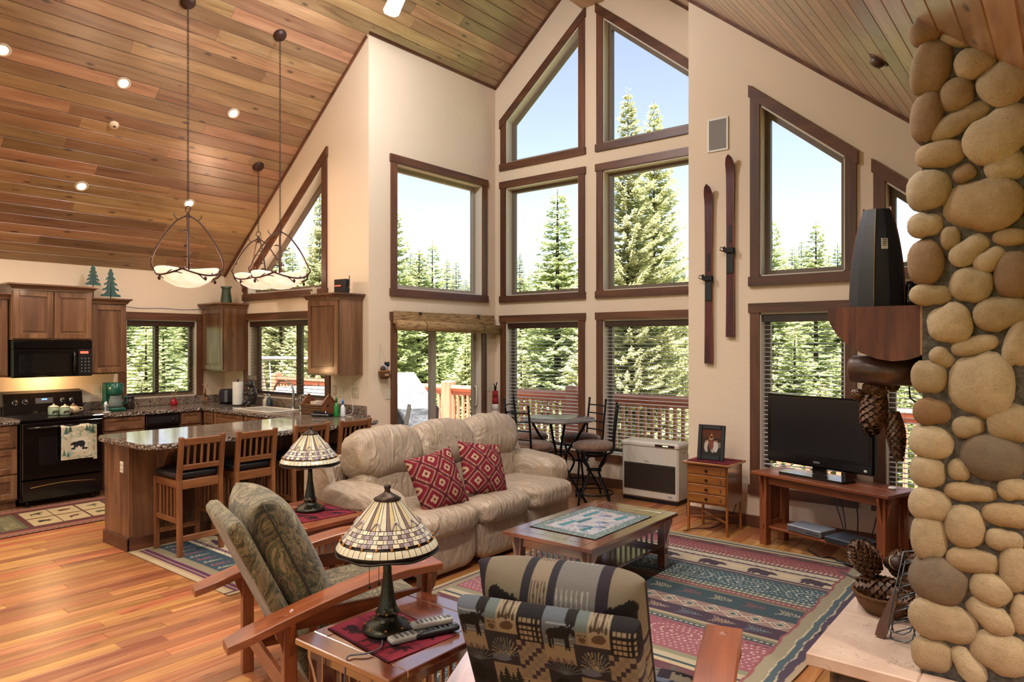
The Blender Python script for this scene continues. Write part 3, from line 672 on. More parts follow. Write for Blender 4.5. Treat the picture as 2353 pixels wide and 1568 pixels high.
# ---- dark canoe-shaped shelf stood on end on the mantel
cn = thing('canoe_shelf', 'black canoe-end shelf standing upright on the mantel', 'canoe shelf', (-.735, CY+.30, MZ))
b = MB(); n_ = 12; hs = .475
rows = []
for i in range(n_+1):
    tt = i/n_; z = hs*tt; w_ = .118*(1-.50*tt**2.2); dd = .13*(1-.6*tt**2)
    rows.append([(-w_, 0, z), (-w_*.92, -dd*.45, z), (-w_*.5, -dd*.85, z), (w_*.12, -dd, z), (w_*.62, -dd*.75, z), (w_*.95, -dd*.35, z), (w_, 0, z)])
vs = [p for r_ in rows for p in r_]; kk = 7
b.add(vs, [(i*kk+j, i*kk+j+1, (i+1)*kk+j+1, (i+1)*kk+j) for i in range(n_) for j in range(kk-1)]+[tuple(range(kk)), tuple(range(n_*kk, n_*kk+kk))[::-1]]+[(i*kk, (i+1)*kk, (i+1)*kk+kk-1, i*kk+kk-1) for i in range(n_)])
b.build('hull', wood('black_paint', '131418', '232327', 'z', rough=.55, c3='0d0d10'), cn)
for s_ in (-1, 1):
    b = MB(); b.tube([(s_*.118*(1-.50*(i/n_)**2.2), .004, hs*i/n_+(.012 if i == n_ else 0)) for i in range(n_+1)], .0065, 6); b.build('gunwale', wood('gunwale', '5c2f1d', '7d4630', 'z'), cn)
b = MB(); b.tube([(.118*(1-.50*(i/n_)**2.2)*.12, -.13*(1-.6*(i/n_)**2)-.001, hs*i/n_) for i in range(n_+1)], .0018, 5); b.build('keel_line', plain('brass_line', '8a6d35', .4, .6), cn)
b = MB(); b.cbox((.053, -.098, .30), (.028, .002, .05), rot=(-.08, 0, .60)); lb = b.build('paper_label', plain('label_paper', 'c9c6c0', .8), cn)
for i in range(5):
    b = MB(); b.cbox((.053, -.0995, .283+i*.009), (.020-.003*(i % 2), .002, .003), rot=(-.08, 0, .60)); b.build('print_line', plain('label_print', '3a3a40', .8), lb)
bt = thing('black_boot', 'black glossy ornament tucked behind the canoe shelf', 'ornament', (-.60, CY+.34, MZ))
b = MB(); b.lathe([(0, 0), (.035, .002), (.045, .02), (.04, .06), (.028, .10), (.03, .125), (.015, .13), (0, .13)], 14); b.build('body', plain('gloss_black', '0b0b0e', .15), bt)
b = MB(); b.tube([(.02, 0, .11), (.05, 0, .11), (.06, 0, .08), (.04, 0, .05)], .006, 6); b.build('handle', plain('gloss_black', '0b0b0e', .15), bt)

# ---- pine cones
def cone_mesh(L, r, n_ring, open_=1.0, seed=1):
    q = random.Random(seed); m = MB()
    m.lathe([(0, 0), (r*.5, L*.06), (r*.68, L*.3), (r*.6, L*.6), (r*.3, L*.9), (0, L)], 10)
    for i in range(n_ring):
        tt = (i+.5)/n_ring; z = L*tt; rad = r*(.35+.65*sin(PI*min(1, .16+tt*.80))); k = max(5, int(11*rad/r))
        for j in range(k):
            a_ = 2*PI*(j+(i % 2)*.5)/k+q.uniform(-.08, .08); w_ = .62*rad*2*PI/k; d = Vector((cos(a_), sin(a_), 0)); s_ = Vector((-sin(a_), cos(a_), 0)); up = Vector((0, 0, 1))
            b0 = d*rad*.45+up*z; tip = d*rad*1.05*open_+up*(z+.045*L*q.uniform(.7, 1.2)); md = d*rad*.95+up*(z-.006)
            m.add([b0-s_*w_*.3, b0+s_*w_*.3, md+s_*w_*.62, tip, md-s_*w_*.62, md*.98-up*L*.022], [(0, 1, 2, 3, 4), (4, 3, 2, 5), (0, 4, 5), (1, 5, 2), (0, 5, 1)])
    return m.mesh('pine_cone')
def cone_mat(nm, a, b_):
    t = T(nm); g = t.n('TexCoord').outputs['Object']; n_ = t.n('TexNoise', {'Vector': g, 'Scale': 60, 'Detail': 3}).outputs[0]
    t.set(col=t.ramp(n_, [(.3, a), (.7, b_)]), rough=.5); return t.m
M_CONE, M_CONE2 = cone_mat('cone_brown', '3a2415', '6e4a2c'), cone_mat('cone_dark', '23150e', '43291a')
CM = [cone_mesh(.20, .055, 15, 1, 1), cone_mesh(.23, .042, 18, 1.05, 2), cone_mesh(.15, .058, 12, 1, 3), cone_mesh(.07, .03, 7, 1, 4)]
for me in CM: me.materials.append(M_CONE)
def cone(kind, loc, rot, label, group, sc=1, parent=None):
    o = link('pine_cone', CM[kind], None, None, loc, rot); o.scale = (sc,)*3; return tag(o, label, 'pine cone', group)
hy = CY+.22
hg = 'pine cones hanging under the mantel'
cone(0, (-.722, hy, 1.435), (PI, .1, 0), 'large brown pine cone hanging below the mantel bracket', hg, 1.12)
cone(1, (-.655, hy+.02, 1.33), (PI, -.12, 0), 'long dark pine cone hanging lowest under the mantel', hg, 1.0)
for i, (dx, dz) in enumerate(((-.055, .0), (-.02, .03), (.025, .005), (-.078, -.03), (.05, .03))):
    cone(3, (-.70+dx, hy-.02, 1.435+dz), (1.2+i, .6*i, .4), ('small round pine cone tied in the hanging bundle, lowest left', 'small pine cone tied at the middle of the hanging bundle', 'small pine cone tied at the right of the hanging bundle', 'small pine cone sticking out at the left of the hanging bundle', 'small pine cone tucked highest in the hanging bundle')[i], hg, .95)
b = MB(); b.tube([(-.70, hy, 1.52), (-.71, hy-.03, 1.46), (-.73, hy-.05, 1.42), (-.70, hy-.045, 1.40), (-.67, hy-.03, 1.44), (-.69, hy, 1.50)], .0022, 5); tag(b.build('twine', plain('twine', 'b9a27c', .8)), 'pale twine tying the pine cones under the mantel', 'twine')
hk = MB(); hk.tube([(-.56, hy, 1.49), (-.585, hy, 1.46), (-.58, hy, 1.40), (-.555, hy, 1.38)], .004, 6); tag(hk.build('iron_hook', plain('iron', '15161a', .45, .6)), 'black iron hook beside the hanging pine cones', 'hook')

# ---- basket of pine cones on the hearth
bk = thing('wicker_basket', 'low round wicker basket on the hearth full of pine cones', 'basket', (-.755, 4.06, HZ))
t = T('wicker'); g = t.n('TexCoord').outputs['Object']; s2 = t.n('SeparateXYZ', {0: g}); an = t.n('Math', {0: s2.outputs[0], 1: s2.outputs[1]}, operation='ARCTAN2').outputs[0]
wv = t.n('TexWave', {'Vector': t.n('CombineXYZ', {0: t.math('MULTIPLY', an, 9.0), 1: t.math('MULTIPLY', s2.outputs[2], 30.0)}).outputs[0], 'Scale': 1.2, 'Distortion': 2.2}).outputs[1]
t.set(col=t.ramp(wv, [(.1, '5b351a'), (.6, 'b27b45')]), rough=.6, nrm=t.bump(wv, .9, .02)); M_WICK = t.m
b = MB(); b.lathe([(0, 0), (.10, 0), (.135, .04), (.16, .10), (.148, .10), (.12, .04), (.085, .012), (0, .012)], 28); b.build('bowl', M_WICK, bk)
b = MB(); b.tube([((.157+.004*(i % 2))*cos(2*PI*i/48), (.157+.004*(i % 2))*sin(2*PI*i/48), .102+.004*(i % 2)) for i in range(48)], .008, 6, closed=True); b.build('rim', M_WICK, bk)
bg = 'pine cones heaped in the basket'
for i, (k, x, y, z, r_, s_, lb) in enumerate([
    (0, -.16, -.055, .115, (PI/2, .15, PI/2+.25), 1.35, 'biggest pine cone lying across the front of the basket heap'), (2, -.075, -.035, .205, (.25, -.55, 0), 1.25, 'round pine cone standing on top at the front of the heap'),
    (2, .075, .045, .15, (1.1, .8, 0), 1.15, 'dark pine cone at the right of the basket heap'), (0, .0, -.08, .085, (PI/2, 1.2, PI/2), 1.0, 'pine cone low at the right front rim of the basket'),
    (2, -.115, .075, .175, (-.7, -.5, 0), 1.2, 'pine cone at the back left of the basket heap'), (2, .02, .09, .20, (.6, -.6, 1), 1.15, 'pine cone at the back of the basket heap'), (3, .10, .0, .25, (.4, .4, 0), 1.4, 'small pine cone on the top right of the heap')]):
    cone(k, (-.735+x, 4.075+y, HZ+z), r_, lb, bg, s_)
# ---- cinnamon brooms / wrapped logs (bundles) on top of the heap
for i, (x, y, z, r_) in enumerate(((.02, -.02, .27, (1.2, .2, .9)), (.14, .07, .30, (1.3, -.3, .3)))):
    o = thing('cone_bundle', ('brown seed-pod bundle tied with twine atop the basket', 'brown seed-pod bundle leaning against the chimney')[i], 'bundle', (-.735+x, 4.075+y, HZ+z)); o.rotation_euler = r_
    b = MB(); b.lathe([(0, -.05), (.03, -.05), (.036, 0), (.03, .05), (0, .05)], 10); b.build('pods', M_CONE2, o)
    b = MB(); b.tube([(.036*cos(a), .036*sin(a), .0) for a in np.linspace(0, 2*PI, 14)], .003, 5); b.build('twine', plain('twine', 'b9a27c', .8), o)
# ---- wire popcorn basket with wooden handle leaning on the basket
pw = thing('wire_popper', 'wire fireplace popper with wooden handle leaning on the basket', 'popper', (-.62, 3.70, HZ))
M_WIRE = plain('grey_wire', '5d6468', .35, .9); P_ = lambda u, v, wv: (-.045+u*.09+v*.03, .0+v*.16-wv*.05, .003+v*.34+wv*.055)
def wire(pts, nm, r_=.003): b = MB(); b.tube(pts, r_, 6); return b.build(nm, M_WIRE, pw)
for wv in (0, 1):
    wire([P_(-.1, 0.02, wv), P_(.15, -.005, wv), P_(.6, -.005, wv), P_(.9, .05, wv), P_(1, .3, wv), P_(1, 1, wv), P_(.5, 1.03, wv), P_(0, 1, wv), P_(-.1, .5, wv), P_(-.1, .02, wv)], 'wire_frame', .0035)
    for i in range(6): wire([P_(0, .08+.15*i, wv), P_(1, .22+.15*i, wv)], 'wire')
for v_ in (.1, .5, 1): wire([P_(1, v_, 0), P_(1, v_, 1)], 'wire'); wire([P_(0, v_, 0), P_(0, v_, 1)], 'wire')
b = MB(); b.prism([(-.022, 0), (.018, 0), (.024, .03), (.020, .19), (.004, .235), (-.012, .22), (-.026, .05)], -.008, .008, Matrix.Translation((-.095, -.01, .003)) @ Matrix.Rotation(math.radians(72), 4, 'X') @ Matrix.Rotation(-.25, 4, 'Z')); b.build('wooden_handle', wood('paddle', '4a2e1c', '6b452b', 'z'), pw)
# ---- hearth broom with iron handle
br = thing('hearth_broom', 'straw hearth broom with thin iron handle beside the chimney', 'broom', (-.555, 4.38, HZ))
t = T('straw'); g = t.n('TexCoord').outputs['Object']; n_ = t.n('TexNoise', {'Vector': t.n('Mapping', {'Vector': g, 'Scale': (160, 160, 6)}).outputs[0], 'Scale': 1, 'Detail': 2}).outputs[0]
t.set(col=t.ramp(n_, [(.3, '7c6138'), (.7, 'c2a873')]), rough=.8, nrm=t.bump(n_, .8, .01)); M_STRAW = t.m
b = MB(); b.lathe([(0, .0), (.055, .0), (.045, .12), (.034, .22), (.02, .235), (.018, .30), (0, .30)], 14, sy=.55); b.build('bristles', M_STRAW, br)
for z in (.15, .24, .285):
    r_ = .042 if z < .2 else .02; b = MB(); b.tube([(r_*cos(a), r_*.58*sin(a), z) for a in np.linspace(0, 2*PI, 18)], .0025, 5); b.build('binding', plain('binding', '5c6b5a', .7), br)
b = MB(); b.tube([(0, 0, .30), (0, 0, .44), (-.004, 0, .56)], [.006, .005, .005], 8); b.tube([(-.016, 0, .575), (-.004, 0, .555), (.01, 0, .575)], .004, 6); b.build('handle', plain('iron', '15161a', .45, .6), br)
# ---- fire poker lying on the rug by the basket
b = MB(); b.tube([(-1.10, 4.56, HZ+.015), (-.93, 4.42, HZ+.02), (-.80, 4.32, HZ+.02)], .006, 6); tag(b.build('fire_poker', plain('steel', '8d8f92', .3, .9)), 'thin steel poker tip poking out past the basket', 'poker')
# ================================================================== kitchen
def cabw(ax): return wood('alder_cabinet', '6b472f', '9c7250', ax, rough=.36, c3='432a1b', rnd=.12, coat=.3, scale=.55, knots=.5)
M_KNOB = plain('dark_bronze', '2b2018', .4, .7)
t = T('granite'); g = t.n('NewGeometry').outputs['Position']
wn_ = t.n('TexNoise', {'Vector': g, 'Scale': 16, 'Detail': 6, 'Roughness': .7, 'Distortion': 2.5}).outputs[0]; vs_ = t.n('TexVoronoi', {'Vector': g, 'Scale': 60}).outputs['Color']
col = t.ramp(wn_, [(.28, '1c1613'), (.42, '4a3a30'), (.52, '9a8878'), (.60, '3a2d26'), (.72, 'b9a795')])
t.set(col=t.mix(.25, col, vs_, 'OVERLAY'), rough=.07, spec=.6, nrm=t.bump(wn_, .03, .002)); M_GRAN = t.m
t = T('granite_edge'); g = t.n('NewGeometry').outputs['Position']; n_ = t.n('TexVoronoi', {'Vector': g, 'Scale': 42}).outputs['Distance']; n2 = t.n('TexNoise', {'Vector': g, 'Scale': 50, 'Detail': 4}).outputs[0]
t.set(col=t.ramp(n2, [(.3, '2a211c'), (.5, '73645a'), (.7, 'c5b6a8')]), rough=.35, nrm=t.bump(n_, 1, .03)); M_GEDGE = t.m
def raised_door(name, parent, w_, h, org, un, nn, knob=None, th=.02, horiz=False, drawer=False):
    """panelled door: lower-left corner at org, un unit along width, nn outward normal (parent-local)"""
    un, nn, up = Vector(un), Vector(nn), Vector((0, 0, 1)); Mx = Matrix((un, up, nn)).transposed().to_4x4(); Mx.translation = Vector(org)
    s_ = min(.055, .28*h); ax = 'xyz'[max(range(3), key=lambda i: abs(un[i]))]
    b = MB(); b.box((0, 0, 0), (s_, h, th), .003, Mx); b.box((w_-s_, 0, 0), (w_, h, th), .003, Mx)
    b.box((s_, 0, 0), (w_-s_, s_, th), .003, Mx); b.box((s_, h-s_, 0), (w_-s_, h, th), .003, Mx)
    d = b.build(name, cabw('z'), parent)
    b = MB(); b.box((s_, s_, 0), (w_-s_, h-s_, .008), 0, Mx); e = .022
    b.box((s_+e, s_+e, .006), (w_-s_-e, h-s_-e, .014), .006, Mx) if h > .2 else None
    b.build('panel', cabw(ax if drawer else 'z'), d)
    if knob:
        b = MB(); c = Mx @ Vector((knob[0], knob[1], th)); e_ = Mx @ Vector((knob[0], knob[1], th+.022)); b.cyl(c, e_, .006, .013, 10); b.build('knob', M_KNOB, d)
    return d
def crown(parent, pts, z, closed=False, h=.06, out=.045):
    """pts: list of (x,y,nx,ny) corners with outward directions"""
    prof = [(0, 0), (.008, 0), (.012, .018), (.028, .036), (out, .045), (out, h), (0, h)]; b = MB(); k = len(prof); vs = []
    for x, y, nx, ny in pts: vs += [(x+nx*p, y+ny*p, z+q) for p, q in prof]
    fs = [(i*k+j, i*k+(j+1) % k, (i+1)*k+(j+1) % k, (i+1)*k+j) for i in range(len(pts)-1) for j in range(k)]
    fs += [tuple(range(k)), tuple(range((len(pts)-1)*k, len(pts)*k))[::-1]]
    b.add(vs, fs); return b.build('crown_moulding', cabw('y'), parent)
# ---- wall cabinets on the stove wall (front faces +x)
def wallcab_left(label, y0, y1, z0, z1, depth, doors, crown_on=True):
    o = thing('wall_cabinet', label, 'cabinet', (X1, (y0+y1)/2, z0), 0, 'kitchen wall cabinets'); yc = (y0+y1)/2
    b = MB(); b.box((.002, y0-yc+.001, 0), (depth-.021, y1-yc-.001, z1-z0), .002); b.build('carcass', cabw('z'), o)
    n = doors; w_ = (y1-y0-.012*(n+1))/n
    for i in range(n):
        ya = y0-yc+.012+i*(w_+.012); raised_door('door', o, w_, z1-z0-.03, (depth-.02, ya, .015), (0, 1, 0), (1, 0, 0))
    if crown_on: crown(o, [(.002, y0-yc, 0, -1), (depth, y0-yc, 1, -1), (depth, y1-yc, 1, 1), (.002, y1-yc, 0, 1)], z1-z0)
    return o
wallcab_left('wall cabinet at the left picture edge, left of the microwave', 1.55, 2.355, 1.31, 2.11, .33, 2)
wallcab_left('tall-topped two-door wall cabinet above the microwave', 2.36, 3.115, 1.69, 2.215, .40, 2)
wallcab_left('narrow single-door wall cabinet under the metal trees', 3.12, 3.50, 1.31, 2.105, .33, 1)
# ---- wall cabinets on the sink wall (front faces -y)
def wallcab_back(label, x0, x1, z0, z1, depth):
    o = thing('wall_cabinet', label, 'cabinet', ((x0+x1)/2, Y2, z0), 0, 'kitchen wall cabinets'); xc = (x0+x1)/2
    b = MB(); b.box((x0-xc+.001, -depth+.021, 0), (x1-xc-.001, -.002, z1-z0), .002); b.build('carcass', cabw('z'), o)
    raised_door('door', o, x1-x0-.03, z1-z0-.03, (x0-xc+.015, -depth+.02, .015), (1, 0, 0), (0, -1, 0))
    crown(o, [(x0-xc, -.002, -1, 0), (x0-xc, -depth, -1, -1), (x1-xc, -depth, 1, -1), (x1-xc, -.002, 1, 0)], z1-z0)
    return o
wallcab_back('corner wall cabinet with the green pitcher on top', -8.80, -8.262, 1.31, 2.105, .33)
wallcab_back('wall cabinet right of the sink window, router on top', -6.51, -5.965, 1.315, 2.125, .33)
# ---- microwave
M_BLK = plain('black_enamel', '0c0a0b', .12, var=.02); M_BLK2 = plain('black_plastic', '141215', .35)
t = T('oven_glass'); t.set(col=(.006, .006, .007, 1), rough=.04, spec=.7); M_DGL = t.m
mw = thing('microwave', 'black over-the-range microwave below the two-door cabinet', 'microwave', (X1, 2.7375, 1.30))
b = MB(); b.box((.002, -.375, 0), (.385, .375, .385), .004); b.build('housing', M_BLK, mw)
b = MB(); b.box((.386, -.37, .01), (.405, .225, .295), .006); dd = b.build('door', M_BLK, mw)
b = MB(); b.box((.4045, -.31, .05), (.407, .14, .24), .003); b.build('door_window', M_DGL, dd)
b = MB(); b.tube([(.406, .185, .03), (.43, .185, .06), (.435, .185, .15), (.43, .185, .24), (.406, .185, .27)], .012, 8); b.build('handle', M_BLK, dd)
b = MB(); b.box((.386, .23, .01), (.403, .37, .295), .004); cp = b.build('control_panel', M_BLK2, mw)
t = T('red_led'); t.set(col=(.1, .0, .0, 1), em=(1, .08, .04, 1), ems=1.2); M_LED = t.m
b = MB(); b.box((.403, .25, .245), (.404, .33, .27)); b.build('display', M_LED, cp)
for r_ in range(5):
    for c in range(3): b = MB(); b.cyl((.403, .265+c*.035, .05+r_*.035), (.4045, .265+c*.035, .05+r_*.035), .008, n=8); b.build('button', plain('grey_key', '6d6a6a', .5), cp)
b = MB(); b.box((.386, -.37, .30), (.404, .37, .38), .004); gr = b.build('vent_grille', M_BLK, mw)
lamp_point('range_light', mw, (.25, 0, -.03), 4, (1, .62, .3), .03)
# ---- range
rg = thing('range', 'black freestanding electric range with a towel on the oven door', 'range', (X1+.04, 2.7375, 0))
b = MB(); b.box((0, -.375, .06), (.60, .375, .87), .004); b.build('body', M_BLK, rg)
b = MB(); b.box((-.01, -.38, .87), (.645, .38, .895), .006); b.build('cooktop', M_DGL, rg)
b = MB(); b.add([(-.02, -.375, .895), (.10, -.375, .895), (.055, -.375, 1.12), (-.02, -.375, 1.145), (-.02, .375, .895), (.10, .375, .895), (.055, .375, 1.12), (-.02, .375, 1.145)], [(0, 1, 2, 3), (4, 7, 6, 5), (0, 4, 5, 1), (1, 5, 6, 2), (2, 6, 7, 3), (3, 7, 4, 0)]); bgd = b.build('backguard', M_BLK, rg)
for y in (-.27, -.18, .18, .27):
    b = MB(); b.cyl((.072, y, 1.03), (.098, y, 1.036), .022, .019, 14); k_ = b.build('knob', M_BLK2, bgd)
    b = MB(); b.cyl((.074, y, 1.03), (.079, y, 1.031), .028, .028, 18); b.build('knob_ring', plain('chrome', 'b9b9bb', .2, .9), k_)
b = MB(); b.cbox((.076, 0, 1.035), (.004, .17, .06), .002, rot=(0, -.2, 0)); b.build('clock_panel', plain('panel_grey', '2f3036', .3), bgd)
t = T('blue_led'); t.set(col=(0, .0, .1, 1), em=(.15, .3, 1, 1), ems=1.0); b = MB(); b.cbox((.079, -.0, 1.05), (.003, .05, .016), rot=(0, -.2, 0)); b.build('clock_display', t.m, bgd)
b = MB(); b.box((.602, -.37, .285), (.645, .37, .855), .008); od = b.build('oven_door', M_BLK, rg)
b = MB(); b.box((.6445, -.22, .42), (.647, .24, .70), .002); b.build('oven_window', M_DGL, od)
b = MB(); b.tube([(.645, -.33, .80), (.685, -.32, .805), (.685, .32, .805), (.645, .33, .80)], .012, 8); b.build('handle', M_BLK, od)
b = MB(); b.box((.602, -.37, .07), (.64, .37, .275), .008); dr = b.build('drawer', M_BLK, rg)
b = MB(); b.tube([(.641, -.3+.6*i/10, .20+.022*sin(PI*i/10)) for i in range(11)], .006, 6); b.build('handle', plain('gold_edge', '7d6238', .3, .8), dr)
for y in (-.3, .3): b = MB(); b.cyl((.56, y, 0), (.56, y, .07), .014, n=10); b.build('foot', M_BLK2, rg)
# towel with bear over the oven handle
cv = Canvas(.34, .42, .002, 'c9bda2'); q = random.Random(2)
for i in range(70): cv.ell(q.random()*.34, q.random()*.42, .012+.02*q.random(), .006+.01*q.random(), q.choice(['b7ab8a', '8f9a78', 'd8cfba', '9db0a0', 'a89a70']), q.random()*3)
for x, y, k in ((.05, .30, .10), (.09, .32, .09), (.27, .31, .1), (.30, .29, .11), (.24, .33, .08), (.03, .04, .09), (.07, .03, .07)): cv.fir(x, y, k, q.choice(['3f5a46', '52745c', '4b6a6a']))
cv.rect(.105, .09, .25, .26, 'd9d0bc'); cv.bear(.175, .185, .11, '26282c', -1); cv.bear(.125, .13, .04, '26282c', -1); cv.bear(.225, .125, .045, '26282c')
cv.line(.02, .03, .32, .02, .004, '5b5346')
M_TOW = attr_mat('towel_print', .9, .4, 300)
o = sheet('towel', cv, 85, 105, lambda u, v: (.708+.008*sin(u*9+v*2)-(.02*max(0, v-.93)/.07), -.10+u*.34-.012*(1-v)*sin(u*3), .47+v*.36-.02*(u > .9)*(1-v)), M_TOW, None, (X1+.04, 2.7375+.05, -.015), thick=None)
tag(o, 'beige bear-print dish towel hanging on the oven handle', 'towel')
sm = o.modifiers.new('thick', 'SOLIDIFY'); sm.thickness = .006
# ---- base cabinets
def basecab(label, p0, L, un, nn, rows, depth=.585, kick=.09):
    """p0: front-left floor corner of the carcass front plane, un along, nn outward"""
    un, nn = Vector(un), Vector(nn); o = thing('base_cabinet', label, 'cabinet', (p0[0], p0[1], 0), 0, 'kitchen base cabinets')
    Mx = Matrix((un, -nn, Vector((0, 0, 1)))).transposed().to_4x4()
    b = MB(); b.box((.001, 0, kick), (L-.001, depth, .848), .002, Mx); b.box((.001, .06, 0), (L-.001, depth, kick-.001), 0, Mx); b.build('carcass', cabw('z'), o)
    for kind, z0, z1, x0, x1 in rows:
        raised_door('drawer' if kind == 'd' else 'door', o, (x1-x0)*L-.016, z1-z0, tuple(un*(x0*L+.008)+Vector((0, 0, z0))), un, nn, knob=None, drawer=kind == 'd')
    return o
D3 = [('d', .11, .34, 0, 1), ('d', .36, .60, 0, 1), ('d', .62, .835, 0, 1)]
basecab('drawer base cabinet left of the range', (X1+.61, 1.95, 0), .40, (0, 1, 0), (1, 0, 0), D3)
basecab('far base cabinet left of the range at the picture edge', (X1+.61, 1.15, 0), .80, (0, 1, 0), (1, 0, 0), [('x', .11, .835, 0, .5), ('x', .11, .835, .5, 1)])
basecab('base cabinet with wide top drawer right of the range', (X1+.61, 3.13, 0), .445, (0, 1, 0), (1, 0, 0), [('d', .70, .835, 0, 1), ('x', .11, .685, 0, 1)])
basecab('narrow base cabinet between dishwasher and kitchen corner', (X1+.61, 3.975, 0), .28, (0, 1, 0), (1, 0, 0), [('d', .70, .835, 0, .9), ('x', .11, .685, 0, .9)])
basecab('base cabinet under the kitchen sink', (X1+.61, Y2-.61, 0), 1.84, (1, 0, 0), (0, -1, 0), [('d', .70, .835, 0.02, .14), ('d', .70, .835, .15, .5), ('d', .70, .835, .51, .86), ('x', .11, .685, .02, .14), ('x', .11, .685, .15, .5), ('x', .11, .685, .51, .86)])
dw = thing('dishwasher', 'black dishwasher between the drawers left of the corner', 'dishwasher', (X1+.61, 3.775, 0))
b = MB(); b.box((-.58, -.195, .09), (-.002, .195, .845), .002); b.build('tub', M_BLK2, dw)
b = MB(); b.box((0, -.193, .10), (.02, .193, .70), .004); b.build('door', M_BLK, dw)
b = MB(); b.box((0, -.193, .715), (.03, .193, .842), .006); cp = b.build('control_panel', M_BLK, dw)
b = MB(); b.box((.0295, -.17, .74), (.0315, .17, .815), .001); b.build('fascia', plain('panel_dark', '1d1e22', .3), cp)
b = MB(); b.cyl((.031, .11, .775), (.046, .11, .775), .017, .015, 14); b.build('dial', M_BLK2, cp)
# ---- peninsula
pn = thing('peninsula', 'wooden kitchen peninsula carrying the granite breakfast bar', 'kitchen island', (-6.07, 3.6, 0))
PX0, PX1, PY0, PY1 = -6.30, -5.84, 2.42, 4.86
b = MB(); b.box((PX0+6.07, PY0-3.6, 0), (PX1+6.07, PY1-3.6, .848), .004); b.build('body', cabw('z'), pn)
b = MB(); b.box((PX0+6.07-.004, PY0-3.6-.012, 0), (PX0+6.07, PY0-3.6+.4, .10)); b.box((PX0+6.07, PY0-3.6-.014, 0), (PX1+6.07+.016, PY0-3.6, .105), .003); b.box((PX1+6.07, PY0-3.6-.014, 0), (PX1+6.07+.016, PY1-3.6, .105), .003); b.build('base_trim', M_TRIM['y'], pn)
b = MB(); b.box((PX1+6.07-.008, PY0-3.6-.004, .11), (PX1+6.07+.006, PY0-3.6+.03, .847), .002); b.build('corner_post', cabw('z'), pn)
b = MB(); b.box((PX1+6.07-.15, PY0-3.6-.007, .615), (PX1+6.07-.09, PY0-3.6, .705), .003); op = b.build('outlet_plate', plain('ivory_plate', 'd9d2c2', .4), pn)
for dx, dz in ((-.135, .675), (-.105, .675), (-.135, .64), (-.105, .64)):
    b = MB(); b.cbox((PX1+6.07+dx-.002 if dx < -.12 else PX1+6.07+dx+.002, PY0-3.6-.0075, dz), (.010, .002, .014)); b.build('socket', plain('socket_grey', '8d8678', .5), op)
for y in (2.66, 3.45, 4.2, 4.58):                    # corbels below the overhang
    b = MB(); pr = [(0, 0), (.30, 0), (.30, -.03), (.27, -.05), (.22, -.06), (.17, -.10), (.13, -.17), (.10, -.235), (.04, -.27), (0, -.27)]
    M = Matrix(((1, 0, 0, PX1+6.07), (0, 0, 1, y-3.6-.02), (0, 1, 0, .847), (0, 0, 0, 1))); b.prism(pr, 0, .04, M); b.build('corbel', cabw('z'), pn)
# ---- countertops
def slab_top(name, label, poly, z0, z1, edge_idx, rag=.006):
    """flat stone top; edges in edge_idx get a chiselled face"""
    q = random.Random(len(poly)); o = thing(name, label, 'countertop', (poly[0][0], poly[0][1], z0)); ox, oy = poly[0]
    b = MB(); P0 = [(x-ox, y-oy) for x, y in poly]; b.prism(P0, 0, z1-z0); b.build('slab', M_GRAN, o)
    b = MB()
    for e in edge_idx:
        (x0, y0), (x1, y1) = P0[e], P0[(e+1) % len(P0)]; L = math.hypot(x1-x0, y1-y0); n = max(2, int(L/.022)); tx, ty = (x1-x0)/L, (y1-y0)/L; nx_, ny_ = ty, -tx
        zs = [0, .012, .026, z1-z0-.001]
        vs = []
        for i in range(n+1):
            for k, z in enumerate(zs): d = (.002 if k in (0, 3) else 0)+q.uniform(0, rag)+(.006 if k in (1, 2) else 0); vs.append((x0+tx*L*i/n+nx_*d, y0+ty*L*i/n+ny_*d, z))
        b.add(vs, [(i*4+k, (i+1)*4+k, (i+1)*4+k+1, i*4+k+1) for i in range(n) for k in range(3)])
    if edge_idx: b.build('chiselled_edge', M_GEDGE, o)
    return o
CZ0, CZ1 = .85, .89
slab_top('countertop', 'short granite countertop left of the range', [(X1+.005, 1.15), (X1+.65, 1.15), (X1+.65, 2.353), (X1+.005, 2.353)], CZ0, CZ1, [1])
ia = math.radians
bar = [(X1+.005, 3.125), (X1+.645, 3.125), (X1+.645, Y2-.645), (-6.345, Y2-.645), (-6.345, 2.46)]
bar += [(-6.345+.10*(1-cos(a)), 2.46-.10*sin(a)) for a in (ia(45), ia(90))]+[(-5.53, 2.36)]+[(-5.53+.15*sin(a), 2.51-.15*cos(a)) for a in (ia(30), ia(60), ia(90))]+[(-5.38, 4.52)]
bar += [(-5.48+.10*cos(a), 4.52+.10*sin(a)) for a in (ia(45), ia(90))]+[(-5.84, 4.62), (-5.84, Y2-.004), (X1+.005, Y2-.004)]
slab_top('countertop', 'large L-shaped granite countertop with breakfast bar and sink', bar, CZ0, CZ1, list(range(1, len(bar)-3)))
def bsplash(label, a, b_):
    m = MB(); m.box(a, b_, .003); return tag(m.build('backsplash', M_GRAN), label, 'backsplash')
bsplash('granite backsplash left of the range', (X1+.002, 1.2, .891), (X1+.024, 2.35, .985)); bsplash('granite backsplash below the kitchen side window', (X1+.002, 3.13, .891), (X1+.024, Y2-.03, .985)); bsplash('granite backsplash below the sink window', (X1+.026, Y2-.024, .891), (-5.90, Y2-.002, .985))
